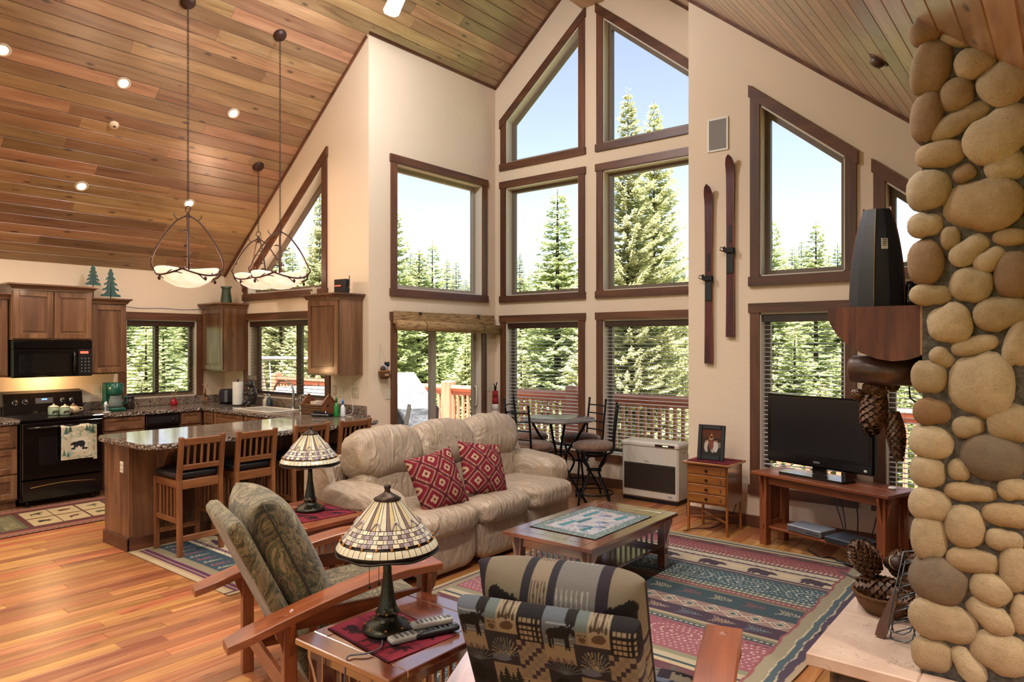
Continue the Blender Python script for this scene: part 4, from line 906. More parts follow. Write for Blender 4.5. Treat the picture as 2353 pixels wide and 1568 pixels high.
# ---- sink and faucets
sk = thing('kitchen_sink', 'cream drop-in kitchen sink in the granite counter', 'sink', (-7.22, 4.52, CZ1))
M_SINK = plain('cream_sink', 'd8cdbb', .25)
b = MB(); b.box((-.36, -.22, .0005), (.36, -.185, .012), .004); b.box((-.36, .14, .0005), (.36, .20, .012), .004); b.box((-.36, -.185, .0005), (-.325, .14, .012), .004); b.box((.325, -.185, .0005), (.36, .14, .012), .004); b.build('rim', M_SINK, sk)
b = MB(); b.box((-.325, -.185, .0006), (.325, .14, .003)); b.build('basin', plain('sink_basin', '9f968a', .35), sk)
M_STEEL = plain('brushed_steel', '9b9690', .28, .95, var=.03)
fa = thing('faucet', 'tall gooseneck steel kitchen faucet behind the sink', 'faucet', (-7.00, 4.70, CZ1))
b = MB(); b.tube([(0, 0, 0), (0, 0, .10), (0, 0, .22), (-.02, -.01, .29), (-.09, -.03, .335), (-.18, -.06, .33), (-.24, -.08, .27), (-.25, -.085, .22)], [.022, .016, .013, .012, .012, .012, .012, .014], 10); b.build('spout', M_STEEL, fa)
b = MB(); b.lathe([(.03, 0), (.03, .012), (.02, .03), (0, .03)], 16); b.build('base', M_STEEL, fa)
fb = thing('filter_faucet', 'small curved steel filter faucet right of the gooseneck faucet', 'faucet', (-6.74, 4.70, CZ1))
b = MB(); b.tube([(0, 0, 0), (0, 0, .12), (-.02, -.01, .17), (-.07, -.02, .185), (-.11, -.03, .15), (-.115, -.03, .11)], .009, 8); b.lathe([(.02, 0), (.02, .01), (.012, .03), (0, .03)], 14); b.build('spout', M_STEEL, fb)
fc = thing('side_sprayer', 'short steel side sprayer between the two faucets', 'sprayer', (-6.87, 4.71, CZ1))
b = MB(); b.lathe([(.022, 0), (.022, .01), (.014, .03), (.013, .09), (.018, .13), (.010, .16), (0, .16)], 14); b.build('body', M_STEEL, fc)
b = MB(); b.tube([(0, 0, .11), (-.05, -.015, .125), (-.07, -.02, .10)], .008, 8); b.build('lever', M_STEEL, fc)
# ---- things on stove and counters
def jar(label, loc, hcol, k=1.0):
    o = thing('canister', label, 'canister', loc); b = MB(); b.lathe([(0, 0), (.048*k, 0), (.052*k, .01), (.052*k, .075*k), (.047*k, .082*k), (0, .082*k)], 20); b.build('body', plain('jar_green_cream', '8f9c80', .3, var=.35, scale=25), o)
    b = MB(); b.lathe([(.05*k, .083*k), (.052*k, .088*k), (.03*k, .10*k), (.008, .105*k), (.012, .115*k), (0, .122*k)], 20); b.build('lid', plain('jar_lid', 'b3aa8e', .3), o)
    b = MB(); b.tube([(.0, .05*k, .065*k), (.0, .075*k, .055*k), (.0, .07*k, .025*k), (.0, .05*k, .015*k)], .006, 6); b.build('handle', plain('jar_brown', '5b3d2a', .4), o)
    b = MB(); sg_ = [(-.03, 0), (-.028, .022), (-.015, .03), (.012, .027), (.025, .03), (.034, .022), (.025, .013), (.022, 0), (.014, 0), (.012, .01), (-.012, .01), (-.014, 0)]
    b.prism([(x*k, y*k) for x, y in sg_], 0, .004, Matrix.Translation((.049*k, 0, .02*k)) @ Matrix(((0, 0, 1, 0), (1, 0, 0, 0), (0, 1, 0, 0), (0, 0, 0, 1)))); b.build('bear_motif', plain('motif_brown', '3b2a20', .5), o); return o
SZ = .896
jar('left green bear-motif canister on the stove top', (-8.42, 2.735, SZ), ''); jar('right green bear-motif canister on the stove top', (-8.36, 2.82, SZ), '', .95)
tp = thing('teapot', 'small cream and brown teapot at the right end of the stove top row', 'teapot', (-8.44, 2.93, SZ))
b = MB(); b.lathe([(0, 0), (.04, 0), (.06, .025), (.062, .045), (.045, .075), (.025, .085), (0, .085)], 20); b.build('body', plain('teapot_glaze', 'b09878', .25, var=.3, scale=18), tp)
b = MB(); b.lathe([(.03, .084), (.028, .092), (.01, .10), (.012, .11), (0, .116)], 16); b.build('lid', plain('jar_brown', '5b3d2a', .4), tp)
b = MB(); b.tube([(0, .055, .065), (0, .085, .06), (0, .088, .035), (0, .058, .025)], .007, 6); b.build('handle', plain('teapot_glaze', 'b09878', .25), tp)
b = MB(); b.tube([(0, -.055, .03), (0, -.08, .05), (0, -.092, .078)], [.012, .009, .006], 8); b.build('spout', plain('jar_brown', '5b3d2a', .4), tp)
M_GRN = plain('dark_green_plastic', '0f4a3c', .2)
cf = thing('coffee_maker', 'dark green drip coffee maker on the counter right of the range', 'coffee maker', (-8.50, 3.36, CZ1))
b = MB(); b.box((-.10, -.085, 0), (.13, .085, .04), .012); b.build('base', M_GRN, cf); b = MB(); b.box((-.11, -.085, .04), (-.02, .085, .32), .012); b.build('tank', M_GRN, cf)
b = MB(); b.lathe([(0, .185), (.07, .185), (.078, .20), (.078, .305), (.06, .318), (0, .318)], 20, c=(.045, 0, 0)); b.build('filter_housing', M_GRN, cf)
t = T('carafe_glass'); t.set(col=(.55, .65, .62, 1), rough=.05, trans=.75, ior=1.2); b = MB(); b.lathe([(0, .042), (.06, .042), (.068, .07), (.068, .12), (.055, .165), (.06, .175), (0, .175)], 20, c=(.05, 0, 0)); cr2 = b.build('carafe', t.m, cf)
b = MB(); b.tube([(.06, .065, .16), (.06, .115, .15), (.06, .12, .09), (.06, .07, .07)], .010, 8); b.build('handle', M_GRN, cr2)
jr = thing('dark_jar', 'dark glass jar with lid beside the coffee maker', 'jar', (-8.58, 3.56, CZ1)); b = MB(); b.lathe([(0, 0), (.055, 0), (.058, .015), (.058, .12), (.05, .13), (0, .13)], 18); b.build('body', plain('coffee_beans', '2a201b', .15), jr)
b = MB(); b.lathe([(.055, .131), (.056, .15), (0, .152)], 18); b.build('lid', M_BLK2, jr)
ss = thing('salt_shaker', 'round chrome shaker in front of the coffee maker', 'shaker', (-8.36, 3.225, CZ1)); b = MB(); b.lathe([(0, 0), (.022, 0), (.028, .02), (.022, .045), (.03, .07), (.02, .10), (.012, .12), (0, .125)], 16); b.build('body', plain('chrome', 'b9b9bb', .2, .9), ss)
sp = thing('spoon_rest', 'small white spoon rest at the counter corner by the range', 'spoon rest', (-8.27, 3.20, CZ1)); b = MB(); b.lathe([(0, .002), (.03, .002), (.04, .012), (.036, .014), (0, .006)], 18); b.build('dish', plain('white_ceramic', 'd8d5d0', .2), sp)
vz_ = thing('bud_vase', 'round red glass vase with dried stems under the side window', 'vase', (-8.62, 4.10, CZ1))
t = T('red_glass'); t.set(col=(.5, .02, .03, 1), rough=.05, trans=.5); b = MB(); b.lathe([(0, 0), (.035, 0), (.05, .025), (.046, .05), (.02, .075), (.018, .095), (.024, .10), (.016, .098), (0, .09)], 20); b.build('bulb', t.m, vz_)
for i in range(7):
    a_ = i*.9; b = MB(); b.tube([(0, 0, .05), (.008*cos(a_), .008*sin(a_), .1), (.05*cos(a_), .05*sin(a_), .19+.02*(i % 3))], .0015, 5); b.blob((.05*cos(a_), .05*sin(a_), .195+.02*(i % 3)), (.006, .006, .010), n=(6, 5)); b.build('dried_stem', plain('dried_stem', '8d7447', .8), vz_)
# deer figurine
dq = thing('deer_figurine', 'brown wooden deer figurine by the kitchen corner', 'figurine', (-8.58, 4.47, CZ1), -.4); M_DEER = plain('deer_wood', '8c5a35', .5)
b = MB(); b.blob((0, 0, .10), (.055, .022, .028), n=(12, 8)); b.tube([(.04, 0, .11), (.06, 0, .15), (.07, 0, .175)], [.018, .012, .012], 8); b.blob((.085, 0, .185), (.025, .011, .012), n=(10, 6)); b.build('body', M_DEER, dq)
for x, y in ((-.045, -.012), (-.04, .012), (.035, -.012), (.04, .012)): b = MB(); b.tube([(x, y, .09), (x, y, .045), (x-.004, y, 0)], [.009, .006, .006], 6); b.build('leg', M_DEER, dq)
for s_ in (-1, 1): b = MB(); b.tube([(.07, s_*.006, .195), (.06, s_*.02, .225), (.07, s_*.028, .255)], .003, 5); b.tube([(.06, s_*.02, .225), (.08, s_*.02, .245)], .0025, 5); b.build('antler', M_DEER, dq)
ts = thing('toaster', 'black and steel toaster in the kitchen corner', 'toaster', (-8.33, 4.66, CZ1)); b = MB(); b.box((-.09, -.10, .01), (.09, .10, .19), .025); b.build('body', plain('toaster_steel', '55565c', .25, .8), ts)
b = MB(); b.box((-.03, -.08, .185), (-.012, .08, .192)); b.box((.012, -.08, .185), (.03, .08, .192)); b.build('slots', M_BLK2, ts); b = MB(); b.box((-.085, -.095, 0), (.085, .095, .014)); b.build('foot', M_BLK2, ts)
pt = thing('paper_towel_roll', 'white paper towel roll standing beside the moose figure', 'paper towels', (-8.02, 4.60, CZ1)); b = MB(); b.lathe([(.02, .012), (.062, .012), (.063, .02), (.063, .285), (.062, .29), (.02, .29)], 24); b.build('roll', plain('paper_white', 'dcd6cd', .9, var=.03), pt); b = MB(); b.lathe([(0, 0), (.07, 0), (.07, .011), (0, .011)], 20); b.build('stand', plain('iron', '15161a', .45, .6), pt); b = MB(); b.cyl((0, 0, .01), (0, 0, .33), .008, n=8); b.build('rod', plain('iron', '15161a', .45, .6), pt)
mo = thing('moose_figurine', 'dark moose figurine holding the paper towel stand', 'figurine', (-7.86, 4.70, CZ1)); M_MO = plain('moose_resin', '2a2320', .3)
b = MB(); b.blob((0, 0, .13), (.062, .055, .11), n=(14, 10)); b.blob((-.01, -.02, .27), (.04, .045, .05), n=(12, 8)); b.blob((-.035, -.05, .265), (.028, .035, .024), n=(10, 8)); b.build('body', M_MO, mo)
for s_ in (-1, 1):
    b = MB(); b.tube([(s_*.045, -.01, .19), (s_*.075, -.045, .15), (s_*.05-.03, -.075, .14)], [.022, .018, .015], 8); b.build('arm', M_MO, mo)
    b = MB(); b.tube([(s_*.035, -.02, .05), (s_*.055, -.08, .05), (s_*.055, -.085, .0)], [.03, .024, .022], 8); b.build('leg', M_MO, mo)
    b = MB(); b.blob((s_*.062, -.005, .33), (.042, .012, .026), n=(10, 6)); [b.tube([(s_*(.04+.02*k), -.005, .335), (s_*(.048+.026*k), -.008, .372-.004*k)], .007, 5) for k in range(3)]; b.build('antler', plain('antler_tan', '6b5643', .5), mo)
for i, (x, c, lb) in enumerate(((-7.63, 'b7ad98', 'cream soap dispenser with bear motif left of the faucet'), (-7.55, '26303a', 'dark soap bottle left of the faucet'))):
    sb = thing('soap_dispenser', lb, 'soap dispenser', (x, 4.74, CZ1)); b = MB(); b.lathe([(0, 0), (.032, 0), (.036, .01), (.036, .085), (.014, .105), (.012, .12), (0, .12)], 16); b.build('bottle', plain('soap_%d' % i, c, .3), sb); b = MB(); b.tube([(0, 0, .115), (0, 0, .15), (-.03, -.01, .152)], .006, 6); b.build('pump', plain('white_ceramic', 'd8d5d0', .2), sb)
# log-cabin napkin basket
lc = thing('log_cabin_basket', 'wicker basket shaped like a log cabin near the counter end', 'basket', (-6.38, 4.60, CZ1), .12)
for i in range(5):
    for s_ in (-1, 1): b = MB(); b.cyl((-.15, s_*.095, .012+.022*i), (.15, s_*.095, .012+.022*i), .012, n=8); b.build('log', M_WICK, lc)
for s_ in (-1, 1):
    b = MB(); M = Matrix(((0, 0, 1, s_*.15-.005), (1, 0, 0, 0), (0, 1, 0, 0), (0, 0, 0, 1))); b.prism([(-.10, 0), (.10, 0), (.10, .11), (0, .205), (-.10, .11)], 0, .012, M); b.build('gable', wood('cabin_gable', '6b3a20', '8f5733', 'z'), lc)
    b = MB(); b.bar((s_*.156, -.115, .10), (s_*.156, .0, .215), .02, .014); b.bar((s_*.156, .115, .10), (s_*.156, 0, .215), .02, .014); b.build('roof_edge', wood('cabin_gable', '6b3a20', '8f5733', 'z'), lc)
b = MB(); b.cyl((.157, -.02, .10), (.16, -.02, .10), .014, n=12); b.build('round_hole', M_BLK2, lc)
b = MB(); b.box((-.05, -.07, .02), (.06, .07, .14)); tag(b.build('napkins', plain('napkin', 'c9b7a6', .9)), 'paper napkins standing in the log cabin basket', 'napkins').location = (-6.38, 4.60, CZ1)
gb = thing('glass_bowl', 'clear ribbed glass bowl left of the log cabin basket', 'bowl', (-6.60, 4.66, CZ1)); t = T('clear_glass'); t.set(col=(.85, .88, .88, 1), rough=.05, trans=.8, ior=1.25); b = MB(); b.lathe([(0, 0), (.04, 0), (.05, .01), (.085, .09), (.08, .09), (.045, .018), (0, .014)], 24); b.build('bowl', t.m, gb)
ph = thing('cordless_phone', 'black telephone lying on the counter in front of the bottles', 'telephone', (-6.12, 4.46, CZ1), .3); b = MB(); b.box((-.11, -.06, 0), (.11, .06, .035), .012); b.build('base', M_BLK2, ph); b = MB(); b.box((-.09, -.05, .036), (.08, -.005, .058), .010); b.build('handset', M_BLK, ph)
for lb, x, y, c, h_, cc in (('green dish soap bottle at the counter end', -5.98, 4.53, '14742f', .155, '0f5a24'), ('white bottle with blue cap right of the green soap bottle', -5.925, 4.57, 'c9ccd0', .13, '2f63a8')):
    bo = thing('squeeze_bottle', lb, 'bottle', (x, y, CZ1)); b = MB(); b.lathe([(0, 0), (.028, 0), (.032, .015), (.030, h_*.7), (.012, h_), (0, h_)], 16, sy=.7); b.build('bottle', plain('bottle_'+c, c, .2), bo); b = MB(); b.lathe([(.012, h_), (.013, h_+.03), (.006, h_+.055), (0, h_+.055)], 12); b.build('cap', plain('cap_'+cc, cc, .3), bo)
# power cord on counter
def cable(name, label, pts, r_, m): b = MB(); b.tube(pts, r_, 6); return tag(b.build(name, m), label, 'cable')
def smooth_pts(P, n=6):
    out = []; P = [Vector(p) for p in P]
    for i in range(len(P)-1):
        p0, p1, p2, p3 = P[max(0, i-1)], P[i], P[i+1], P[min(len(P)-1, i+2)]
        for k in range(n):
            t_ = k/n; out.append(.5*((2*p1)+(-p0+p2)*t_+(2*p0-5*p1+4*p2-p3)*t_*t_+(-p0+3*p1-3*p2+p3)*t_**3))
    return out+[P[-1]]
cable('power_cord', 'white cord lying on the counter end under the wall cabinet', smooth_pts([(-6.13, 4.84, 1.30), (-6.14, 4.85, 1.10), (-6.05, 4.80, .92), (-5.98, 4.66, .895), (-5.92, 4.60, .895), (-5.80, 4.58, .895)]), .003, plain('cord_white', 'cfc9c0', .5))
# plates on the sink wall
def plate(label, loc, w_, h_, rz=0, n=1, kind='switch', col='d6cbb6'):
    o = thing('wall_plate', label, 'wall plate', loc, rz); b = MB(); b.box((-w_/2, -.006, -h_/2), (w_/2, 0, h_/2), .002); b.build('plate', plain('plate_'+col, col, .4), o)
    for i in range(n):
        x = (i-(n-1)/2)*.046; b = MB(); b.box((x-.006, -.013, -.012), (x+.006, -.006, .012), .001) if kind == 'switch' else b.box((x-.012, -.0075, -.03), (x+.012, -.006, .03), .001); b.build('toggle' if kind == 'switch' else 'socket', plain('ivory_plate', 'd9d2c2', .4), o)
    return o
plate('double switch plate under the right wall cabinet', (-6.09, Y2, 1.12), .12, .115, n=2, col='bfae92'); plate('outlet plate with a grey plug left of the double switch', (-6.33, Y2, 1.12), .075, .115, kind='outlet'); plate('outlet plate beside the sink window casing', (-6.46, Y2, 1.13), .07, .115, kind='outlet', col='bfae92')
plate('outlet plate behind the coffee maker', (X1, 3.30, 1.11), .075, .115, PI/2, kind='outlet'); 
plate('switch plate on the wall left of the sliding door', (X3, 5.137, 1.10), .075, .115, PI/2); plate('switch plate between the sliding door and the bay corner', (X3, 6.845, 1.10), .075, .115, PI/2, n=1)
# ---- on top of the cabinets
def metal_tree(label, loc, h, wd, stem):
    o = thing('metal_tree', label, 'ornament', loc, PI/2); b = MB(); b.box((-.035, -.025, 0), (.035, .025, .008), .002); b.build('base', plain('iron', '15161a', .45, .6), o)
    b = MB(); b.cyl((0, 0, .008), (0, 0, h*.96), .006, .003, 8); b.build('stem', plain('bronze_stem', '3a2a20', .5, .4), o)
    b = MB(); n = 5; pts_r = []
    for i in range(n):
        zl = stem+(h-stem)*(i/n)**.95; wdt = wd*(1-i/n)*.5+.012; zu = stem+(h-stem)*((i+1)/n)**.95
        pts_r += [(wdt, zl-.012), (wdt*.98, zl+.010), (wdt*.62, zl+.022), (wdt*.36, zu)]
    pts = pts_r+[(0, h)]+[(-x, z) for x, z in reversed(pts_r)]
    b.prism(pts, -.003, .003, Matrix(((1, 0, 0, 0), (0, 0, -1, 0), (0, 1, 0, 0), (0, 0, 0, 1)))); b.build('tree_plate', plain('verdigris', '2f5453', .45, .3, var=.3, scale=40), o)
    q = random.Random(4)
    for i in range(9):
        z = stem+(h-stem)*(.04+.08*i); x = (wd*.5*(1-(z-stem)/(h-stem))*.55)*(1 if i % 2 else -1); b = MB(); b.blob((x, -.006, z), (.006, .005, .006), n=(6, 5)); b.build('bead', plain('copper_bead', '7a3b1f', .4, .4), o)
metal_tree('slim metal tree ornament against the tall cabinet', (-8.62, 3.19, 2.167), .37, .13, .16); metal_tree('broad metal tree ornament on the narrow cabinet', (-8.58, 3.36, 2.167), .34, .19, .035)
pi = thing('pitcher', 'tall green metal pitcher on the corner cabinet', 'pitcher', (-8.44, 4.68, 2.167), -.2); M_PIT = plain('green_tin', '3f4b38', .5, .3, var=.25, scale=15)
b = MB(); b.lathe([(0, 0), (.072, 0), (.072, .012), (.066, .05), (.052, .16), (.052, .185), (.072, .215), (.068, .215), (.047, .186), (.047, .15), (0, .14)], 22); b.build('body', M_PIT, pi); b = MB(); b.tube(smooth_pts([(-.052, 0, .18), (-.10, 0, .19), (-.115, 0, .14), (-.085, 0, .09), (-.062, 0, .07)]), .006, 6); b.build('handle', M_PIT, pi)
rt = thing('wifi_router', 'black router with red light strip on the right wall cabinet', 'router', (-6.05, 4.66, 2.187), .05); b = MB(); b.box((-.10, -.03, 0), (.085, .03, .15), .006); b.build('housing', M_BLK2, rt); b = MB(); b.box((-.085, -.0315, .075), (.01, -.029, .086)); b.build('light_strip', M_LED, rt); b = MB(); b.cyl((.10, .01, .07), (.10, .01, .185), .005, n=8); b.box((.085, .004, .07), (.105, .016, .082)); b.build('antenna', M_BLK2, rt); b = MB(); b.tube([(.086, .01, .03), (.11, .0, .05), (.105, 0, .09), (.12, 0, .03), (.1, 0, .0)], .003, 5); b.build('cable', plain('yellow_cord', '8a6a20', .5), rt)
cmr = thing('small_speaker', 'tiny beige box speaker at the left end of the right wall cabinet', 'speaker', (-6.47, 4.60, 2.187)); b = MB(); b.box((-.025, -.025, 0), (.025, .025, .08), .004); b.build('body', plain('beige_plastic', 'b8a78a', .5), cmr); b = MB(); b.cyl((.0, -.0255, .05), (0, -.027, .05), .013, n=14); b.build('cone', M_BLK2, cmr)
cable('network_cable', 'blue network cable strung along the kitchen wall', smooth_pts([(X1+.01, 3.52, 2.12), (X1+.008, 3.75, 2.085), (X1+.008, 4.05, 2.095), (X1+.008, 4.3, 2.085), (X1+.01, 4.52, 2.10)]), .0028, plain('blue_cord', '4a5f9a', .5))
cable('network_cable', 'blue network cable from corner cabinet up to the triangular window sill', smooth_pts([(-8.33, Y2-.02, 2.17), (-8.26, Y2-.02, 2.21), (-8.18, Y2-.03, 2.275), (-8.08, Y2-.035, 2.292)]), .0028, plain('blue_cord', '4a5f9a', .5))
# ---- pendant chandeliers
M_IRON = plain('twig_iron', '3a2018', .5, .3); M_CHAIN = plain('chain_iron', '3a2a22', .45, .6)
t = T('alabaster'); g = t.n('TexCoord').outputs['Object']; n_ = t.n('TexNoise', {'Vector': g, 'Scale': 9, 'Detail': 3}).outputs[0]
t.set(col=c4('e2c8b4'), rough=.4, em=t.ramp(n_, [(.3, 'f7b892'), (.7, 'ffdcc4')]), ems=.42); M_ALAB = t.m
def chandelier(label, x, y, rz, z0=2.19, top=2.86):
    o = thing('chandelier', label, 'chandelier', (x, y, z0), rz, 'twig bowl chandeliers'); zc = roof(x)-z0; H = top-z0; q = random.Random(9)
    b = MB(); M = Matrix.Translation((0, 0, zc)) @ Matrix.Rotation(-rz, 4, 'Z') @ Matrix.Rotation(-ang, 4, 'Y'); b.lathe([(0, -.035), (.03, -.033), (.055, -.022), (.068, -.004), (.068, -.001), (0, 0)], 20, M=M); b.build('canopy', M_IRON, o)
    L = zc-.03-(H+.02); n = max(3, int(L/.036)); lk = MB(); lk.tube([(.0085*cos(a), 0, .021*sin(a)) for a in np.linspace(0, 2*PI, 11)[:-1]], .0028, 5, closed=True); me = lk.mesh('chain_link'); me.materials.append(M_CHAIN)
    for i in range(n): link('chain_link', me, None, o, (0, 0, H+.04+(i+.0)*(L-.02)/n), (0, 0, (i % 2)*PI/2))
    b = MB(); b.tube([(.028*cos(a), 0, H+.0+.028*sin(a)) for a in np.linspace(0, 2*PI, 17)[:-1]], .004, 6, closed=True); b.build('ring', M_CHAIN, o)
    b = MB(); b.lathe([(0, H-.11), (.012, H-.10), (.016, H-.05), (.008, H-.02), (0, H-.02)], 10); b.build('hub', M_IRON, o)
    # bowl, gently wavy rim
    b = MB(); nn = 40; pr = [(.03, -.035), (.10, -.022), (.18, .022), (.235, .075), (.262, .118)]; vs = []; fs = []
    for s_, off in ((1, 0), (-1, .006)):
        for r_, z in pr:
            for k in range(nn): a = 2*PI*k/nn; wv_ = .014*sin(3*a+.6)*(r_/.262)**2; rr_ = r_*(1+.05*cos(3*a)*(r_/.262)); vs.append((rr_*cos(a), rr_*sin(a), z+wv_+off))
    m5 = len(pr)
    for s_ in (0, 1):
        B0 = s_*m5*nn; fs += [(B0+i*nn+k, B0+i*nn+(k+1) % nn, B0+(i+1)*nn+(k+1) % nn, B0+(i+1)*nn+k) for i in range(m5-1) for k in range(nn)]
        fs.append(tuple(B0+k for k in range(nn)))
    fs += [((m5-1)*nn+k, (m5-1)*nn+(k+1) % nn, (2*m5-1)*nn+(k+1) % nn, (2*m5-1)*nn+k) for k in range(nn)]
    b.add(vs, fs, True); b.build('glass_bowl', M_ALAB, o)
    for k in range(4):
        a = PI/4+k*PI/2; d = Vector((cos(a), sin(a), 0))
        b = MB(); P_ = smooth_pts([d*.012+Vector((0, 0, H-.06)), d*.10+Vector((0, 0, H-.12)), d*.20+Vector((0, 0, H-.26)), d*.278+Vector((0, 0, H-.42)), d*.292+Vector((0, 0, .16)), d*.262+Vector((0, 0, .105))], 5); b.tube(P_, .0085, 6)
        b.tube([P_[4], P_[4]+d*.03+Vector((0, 0, .03)), P_[4]+d*.03+Vector((0, 0, .055))], .004, 5); arm_ = b.build('branch_arm', M_IRON, o)
        for j in (9, 13, 17):
            s2 = Vector((-d.y, d.x, 0))*(1 if (j+k) % 2 else -1); c = P_[j]+s2*.03; b = MB()
            if j == 13: b.blob(c, (.010, .010, .014), n=(8, 6)); b.tube([P_[j], c], .003, 5); b.build('cone_bud', M_IRON, arm_)
            else: b.tube([P_[j], c+Vector((0, 0, .01)), c+s2*.03], [.003, .009, .001], 5); b.build('leaf', M_IRON, arm_)
    for k in range(4):                                # twigs wrapped round the bowl
        a0 = k*PI/2+.5; P_ = [Vector(((.268-.010*sin(u*3))*cos(a0+u*1.75), (.268-.010*sin(u*3))*sin(a0+u*1.75), .118-.055*sin(PI*u))) for u in np.linspace(0, 1, 14)]; b = MB(); b.tube(P_, .0085, 6); tw = b.build('rim_twig', M_IRON, o)
        for j, du in ((4, .05), (8, -.04), (10, .03)):
            p = P_[j]; tn = (P_[j+1]-P_[j]).normalized(); e_ = p+tn*.07+Vector((-p.x*.12, -p.y*.12, -.03 if du > 0 else .035)); b = MB(); b.tube([p, (p+e_)/2+Vector((0, 0, .006)), e_], [.0055, .005, .004], 5); b.build('side_twig', M_IRON, tw)
        b = MB(); b.blob(P_[6]+Vector((P_[6].x*.03, P_[6].y*.03, -.03)), (.013, .013, .019), n=(8, 6)); b.build('cone_bud', M_IRON, tw)
    lamp_point('bulb', o, (0, 0, .16), 3.5, (1, .72, .48), .05)
    return o
chandelier('twig chandelier hanging over the near end of the breakfast bar', -6.19, 3.07, .35); chandelier('twig chandelier hanging over the far end of the breakfast bar', -6.17, 3.99, .2, 2.23, 2.83); chandelier('twig chandelier hanging on the short chain over the sink', -7.40, 4.50, .5, 2.32, 2.93)
# ---- recessed ceiling lights
M_BAFF = plain('can_trim', 'cdbfae', .4)
t = T('lamp_face'); t.set(em=(1, .78, .52, 1), ems=14); M_LFACE = t.m
def can(x, y, label, watts=13, grp='recessed ceiling lights', lit=True, col=(1, .84, .66)):
    z = ceil_z(x); s_ = (-1 if x < RX else 1) if x < XF else 0
    o = thing('recessed_light', label, 'ceiling light', (x, y, z), 0, grp); o.rotation_euler = (0, s_*ang, 0)
    b = MB(); b.lathe([(.042, -.001), (.042, -.007), (.062, -.007), (.066, -.001)], 22); b.build('trim_ring', M_BAFF, o)
    b = MB(); b.lathe([(0, -.002), (.040, -.002), (.040, -.005), (0, -.008)], 18); b.build('lamp', M_LFACE, o)
    l = lamp_point('light', o, (0, 0, -.03), watts, col, .05, spot=math.radians(150), rot=(0, -s_*ang*.75, 0), blend=.8)
    return o
for x, y, lb in ((-6.94, 1.88, 'recessed ceiling light at the far left edge of the pine ceiling'), (-6.94, 2.83, 'recessed ceiling light above the tallest cabinet, upper row'), (-6.94, 3.93, 'recessed ceiling light just left of the far chandelier chain'),
                 (-7.94, 2.83, 'recessed ceiling light in the lower row, left of the first chandelier'), (-7.94, 3.95, 'recessed ceiling light directly behind the first chandelier top')): can(x, y, lb)
for x, row, ys in ((-7.94, 'lowest left row', (1.75, .7, -.6)), (-6.94, 'second left row', (.8, -.6)), (-5.6, 'row left of the ridge', (.3, -1.6)), (-3.1, 'row right of the ridge', (.3, -1.6)), (-1.9, 'lower right row', (.3, -1.6)), (1.2, 'flat ceiling row', (2.6, 1.0, -1.2))):  # rows of lights added out of view to fill the room
    for y, w_ in zip(ys, ('front one', 'next one back', 'rearmost one')): can(x, y, 'added fill light recessed in the ceiling out of view, %s, %s' % (row, w_), 30 if x < -5 else 70, 'fill lights added in the rear ceiling rows')
for x, y, w_ in ((-1.82, 1.9, 'nearest the camera'), (-1.82, 2.9, 'in the middle'), (-1.82, 3.9, 'nearest the bay'), (-3.0, 2.9, 'closest to the ridge')):  # lights added out of view to brighten the seating area
    can(x, y, 'added fill light recessed in the right slope above the seating, %s' % w_, 32 if y > 3.5 else 50, 'fill lights added above the seating', col=(1, .94, .87))
sd_ = thing('smoke_detector', 'small round white smoke detector on the pine ceiling', 'smoke detector', (-7.31, 2.89, roof(-7.31))); sd_.rotation_euler = (0, -ang, 0)
b = MB(); b.lathe([(0, -.028), (.03, -.026), (.046, -.012), (.048, -.001), (0, 0)], 20); b.build('housing', plain('cream_plastic', 'cdb9a0', .5), sd_); b = MB(); b.lathe([(0, -.030), (.012, -.029), (.012, -.025), (0, -.025)], 12); b.build('grille', plain('panel_grey', '2f3036', .3), sd_)
ey = thing('eyeball_light', 'brown eyeball spotlight on the right ceiling slope', 'ceiling light', (-.895, 4.594, roof(-.895))); ey.rotation_euler = (0, ang, 0)
b = MB(); b.lathe([(.045, -.001), (.046, -.008), (.062, -.008), (.066, -.001)], 20); b.build('trim_ring', plain('brown_trim', '4b2e20', .4), ey); b = MB(); b.lathe([(0, -.045), (.03, -.04), (.043, -.02), (.045, 0), (0, 0)], 18); b.build('eyeball', plain('brown_trim', '4b2e20', .4), ey)
# ---- ceiling fan (one blade tip in view)
FAN_W = 19
fn = thing('ceiling_fan', 'white ceiling fan below the ridge, one blade tip in view', 'ceiling fan', (-5.13, 4.03, 4.72), 0)
fz = 4.72
b = MB(); b.cyl((.75-.0, 0, RZ-.60-fz), (.75, 0, .10), .014, n=10); b.build('down_rod', plain('fan_white', 'd5cfc6', .4), fn)
b = MB(); b.lathe([(0, .0), (.07, .005), (.11, .04), (.11, .12), (.06, .18), (0, .18)], 24, c=(.75, 0, 0)); b.build('motor', plain('fan_white', 'd5cfc6', .4), fn)
b = MB(); b.lathe([(0, -.03), (.05, -.028), (.06, .0), (0, .002)], 20, c=(.75, 0, 0)); kit = b.build('light_kit', plain('fan_white', 'd5cfc6', .4), fn)  # unseen light kit added to the fan for cool fill light
t = T('fill_globe_glass'); t.set(col=(.9, .92, .95, 1), rough=.5, em=(.93, .97, 1, 1), ems=4)
for k in range(4):
    a = math.radians(15)+k*PI/2; c = (.75+.11*cos(a), .11*sin(a), -.045); b = MB(); b.blob(c, (.045, .045, .045), n=(14, 10)); b.build('globe', t.m, kit); lamp_point('globe_light', fn, (c[0]+.06*cos(a), c[1]+.06*sin(a), -.11), FAN_W, (.90, .95, 1.0), .06)
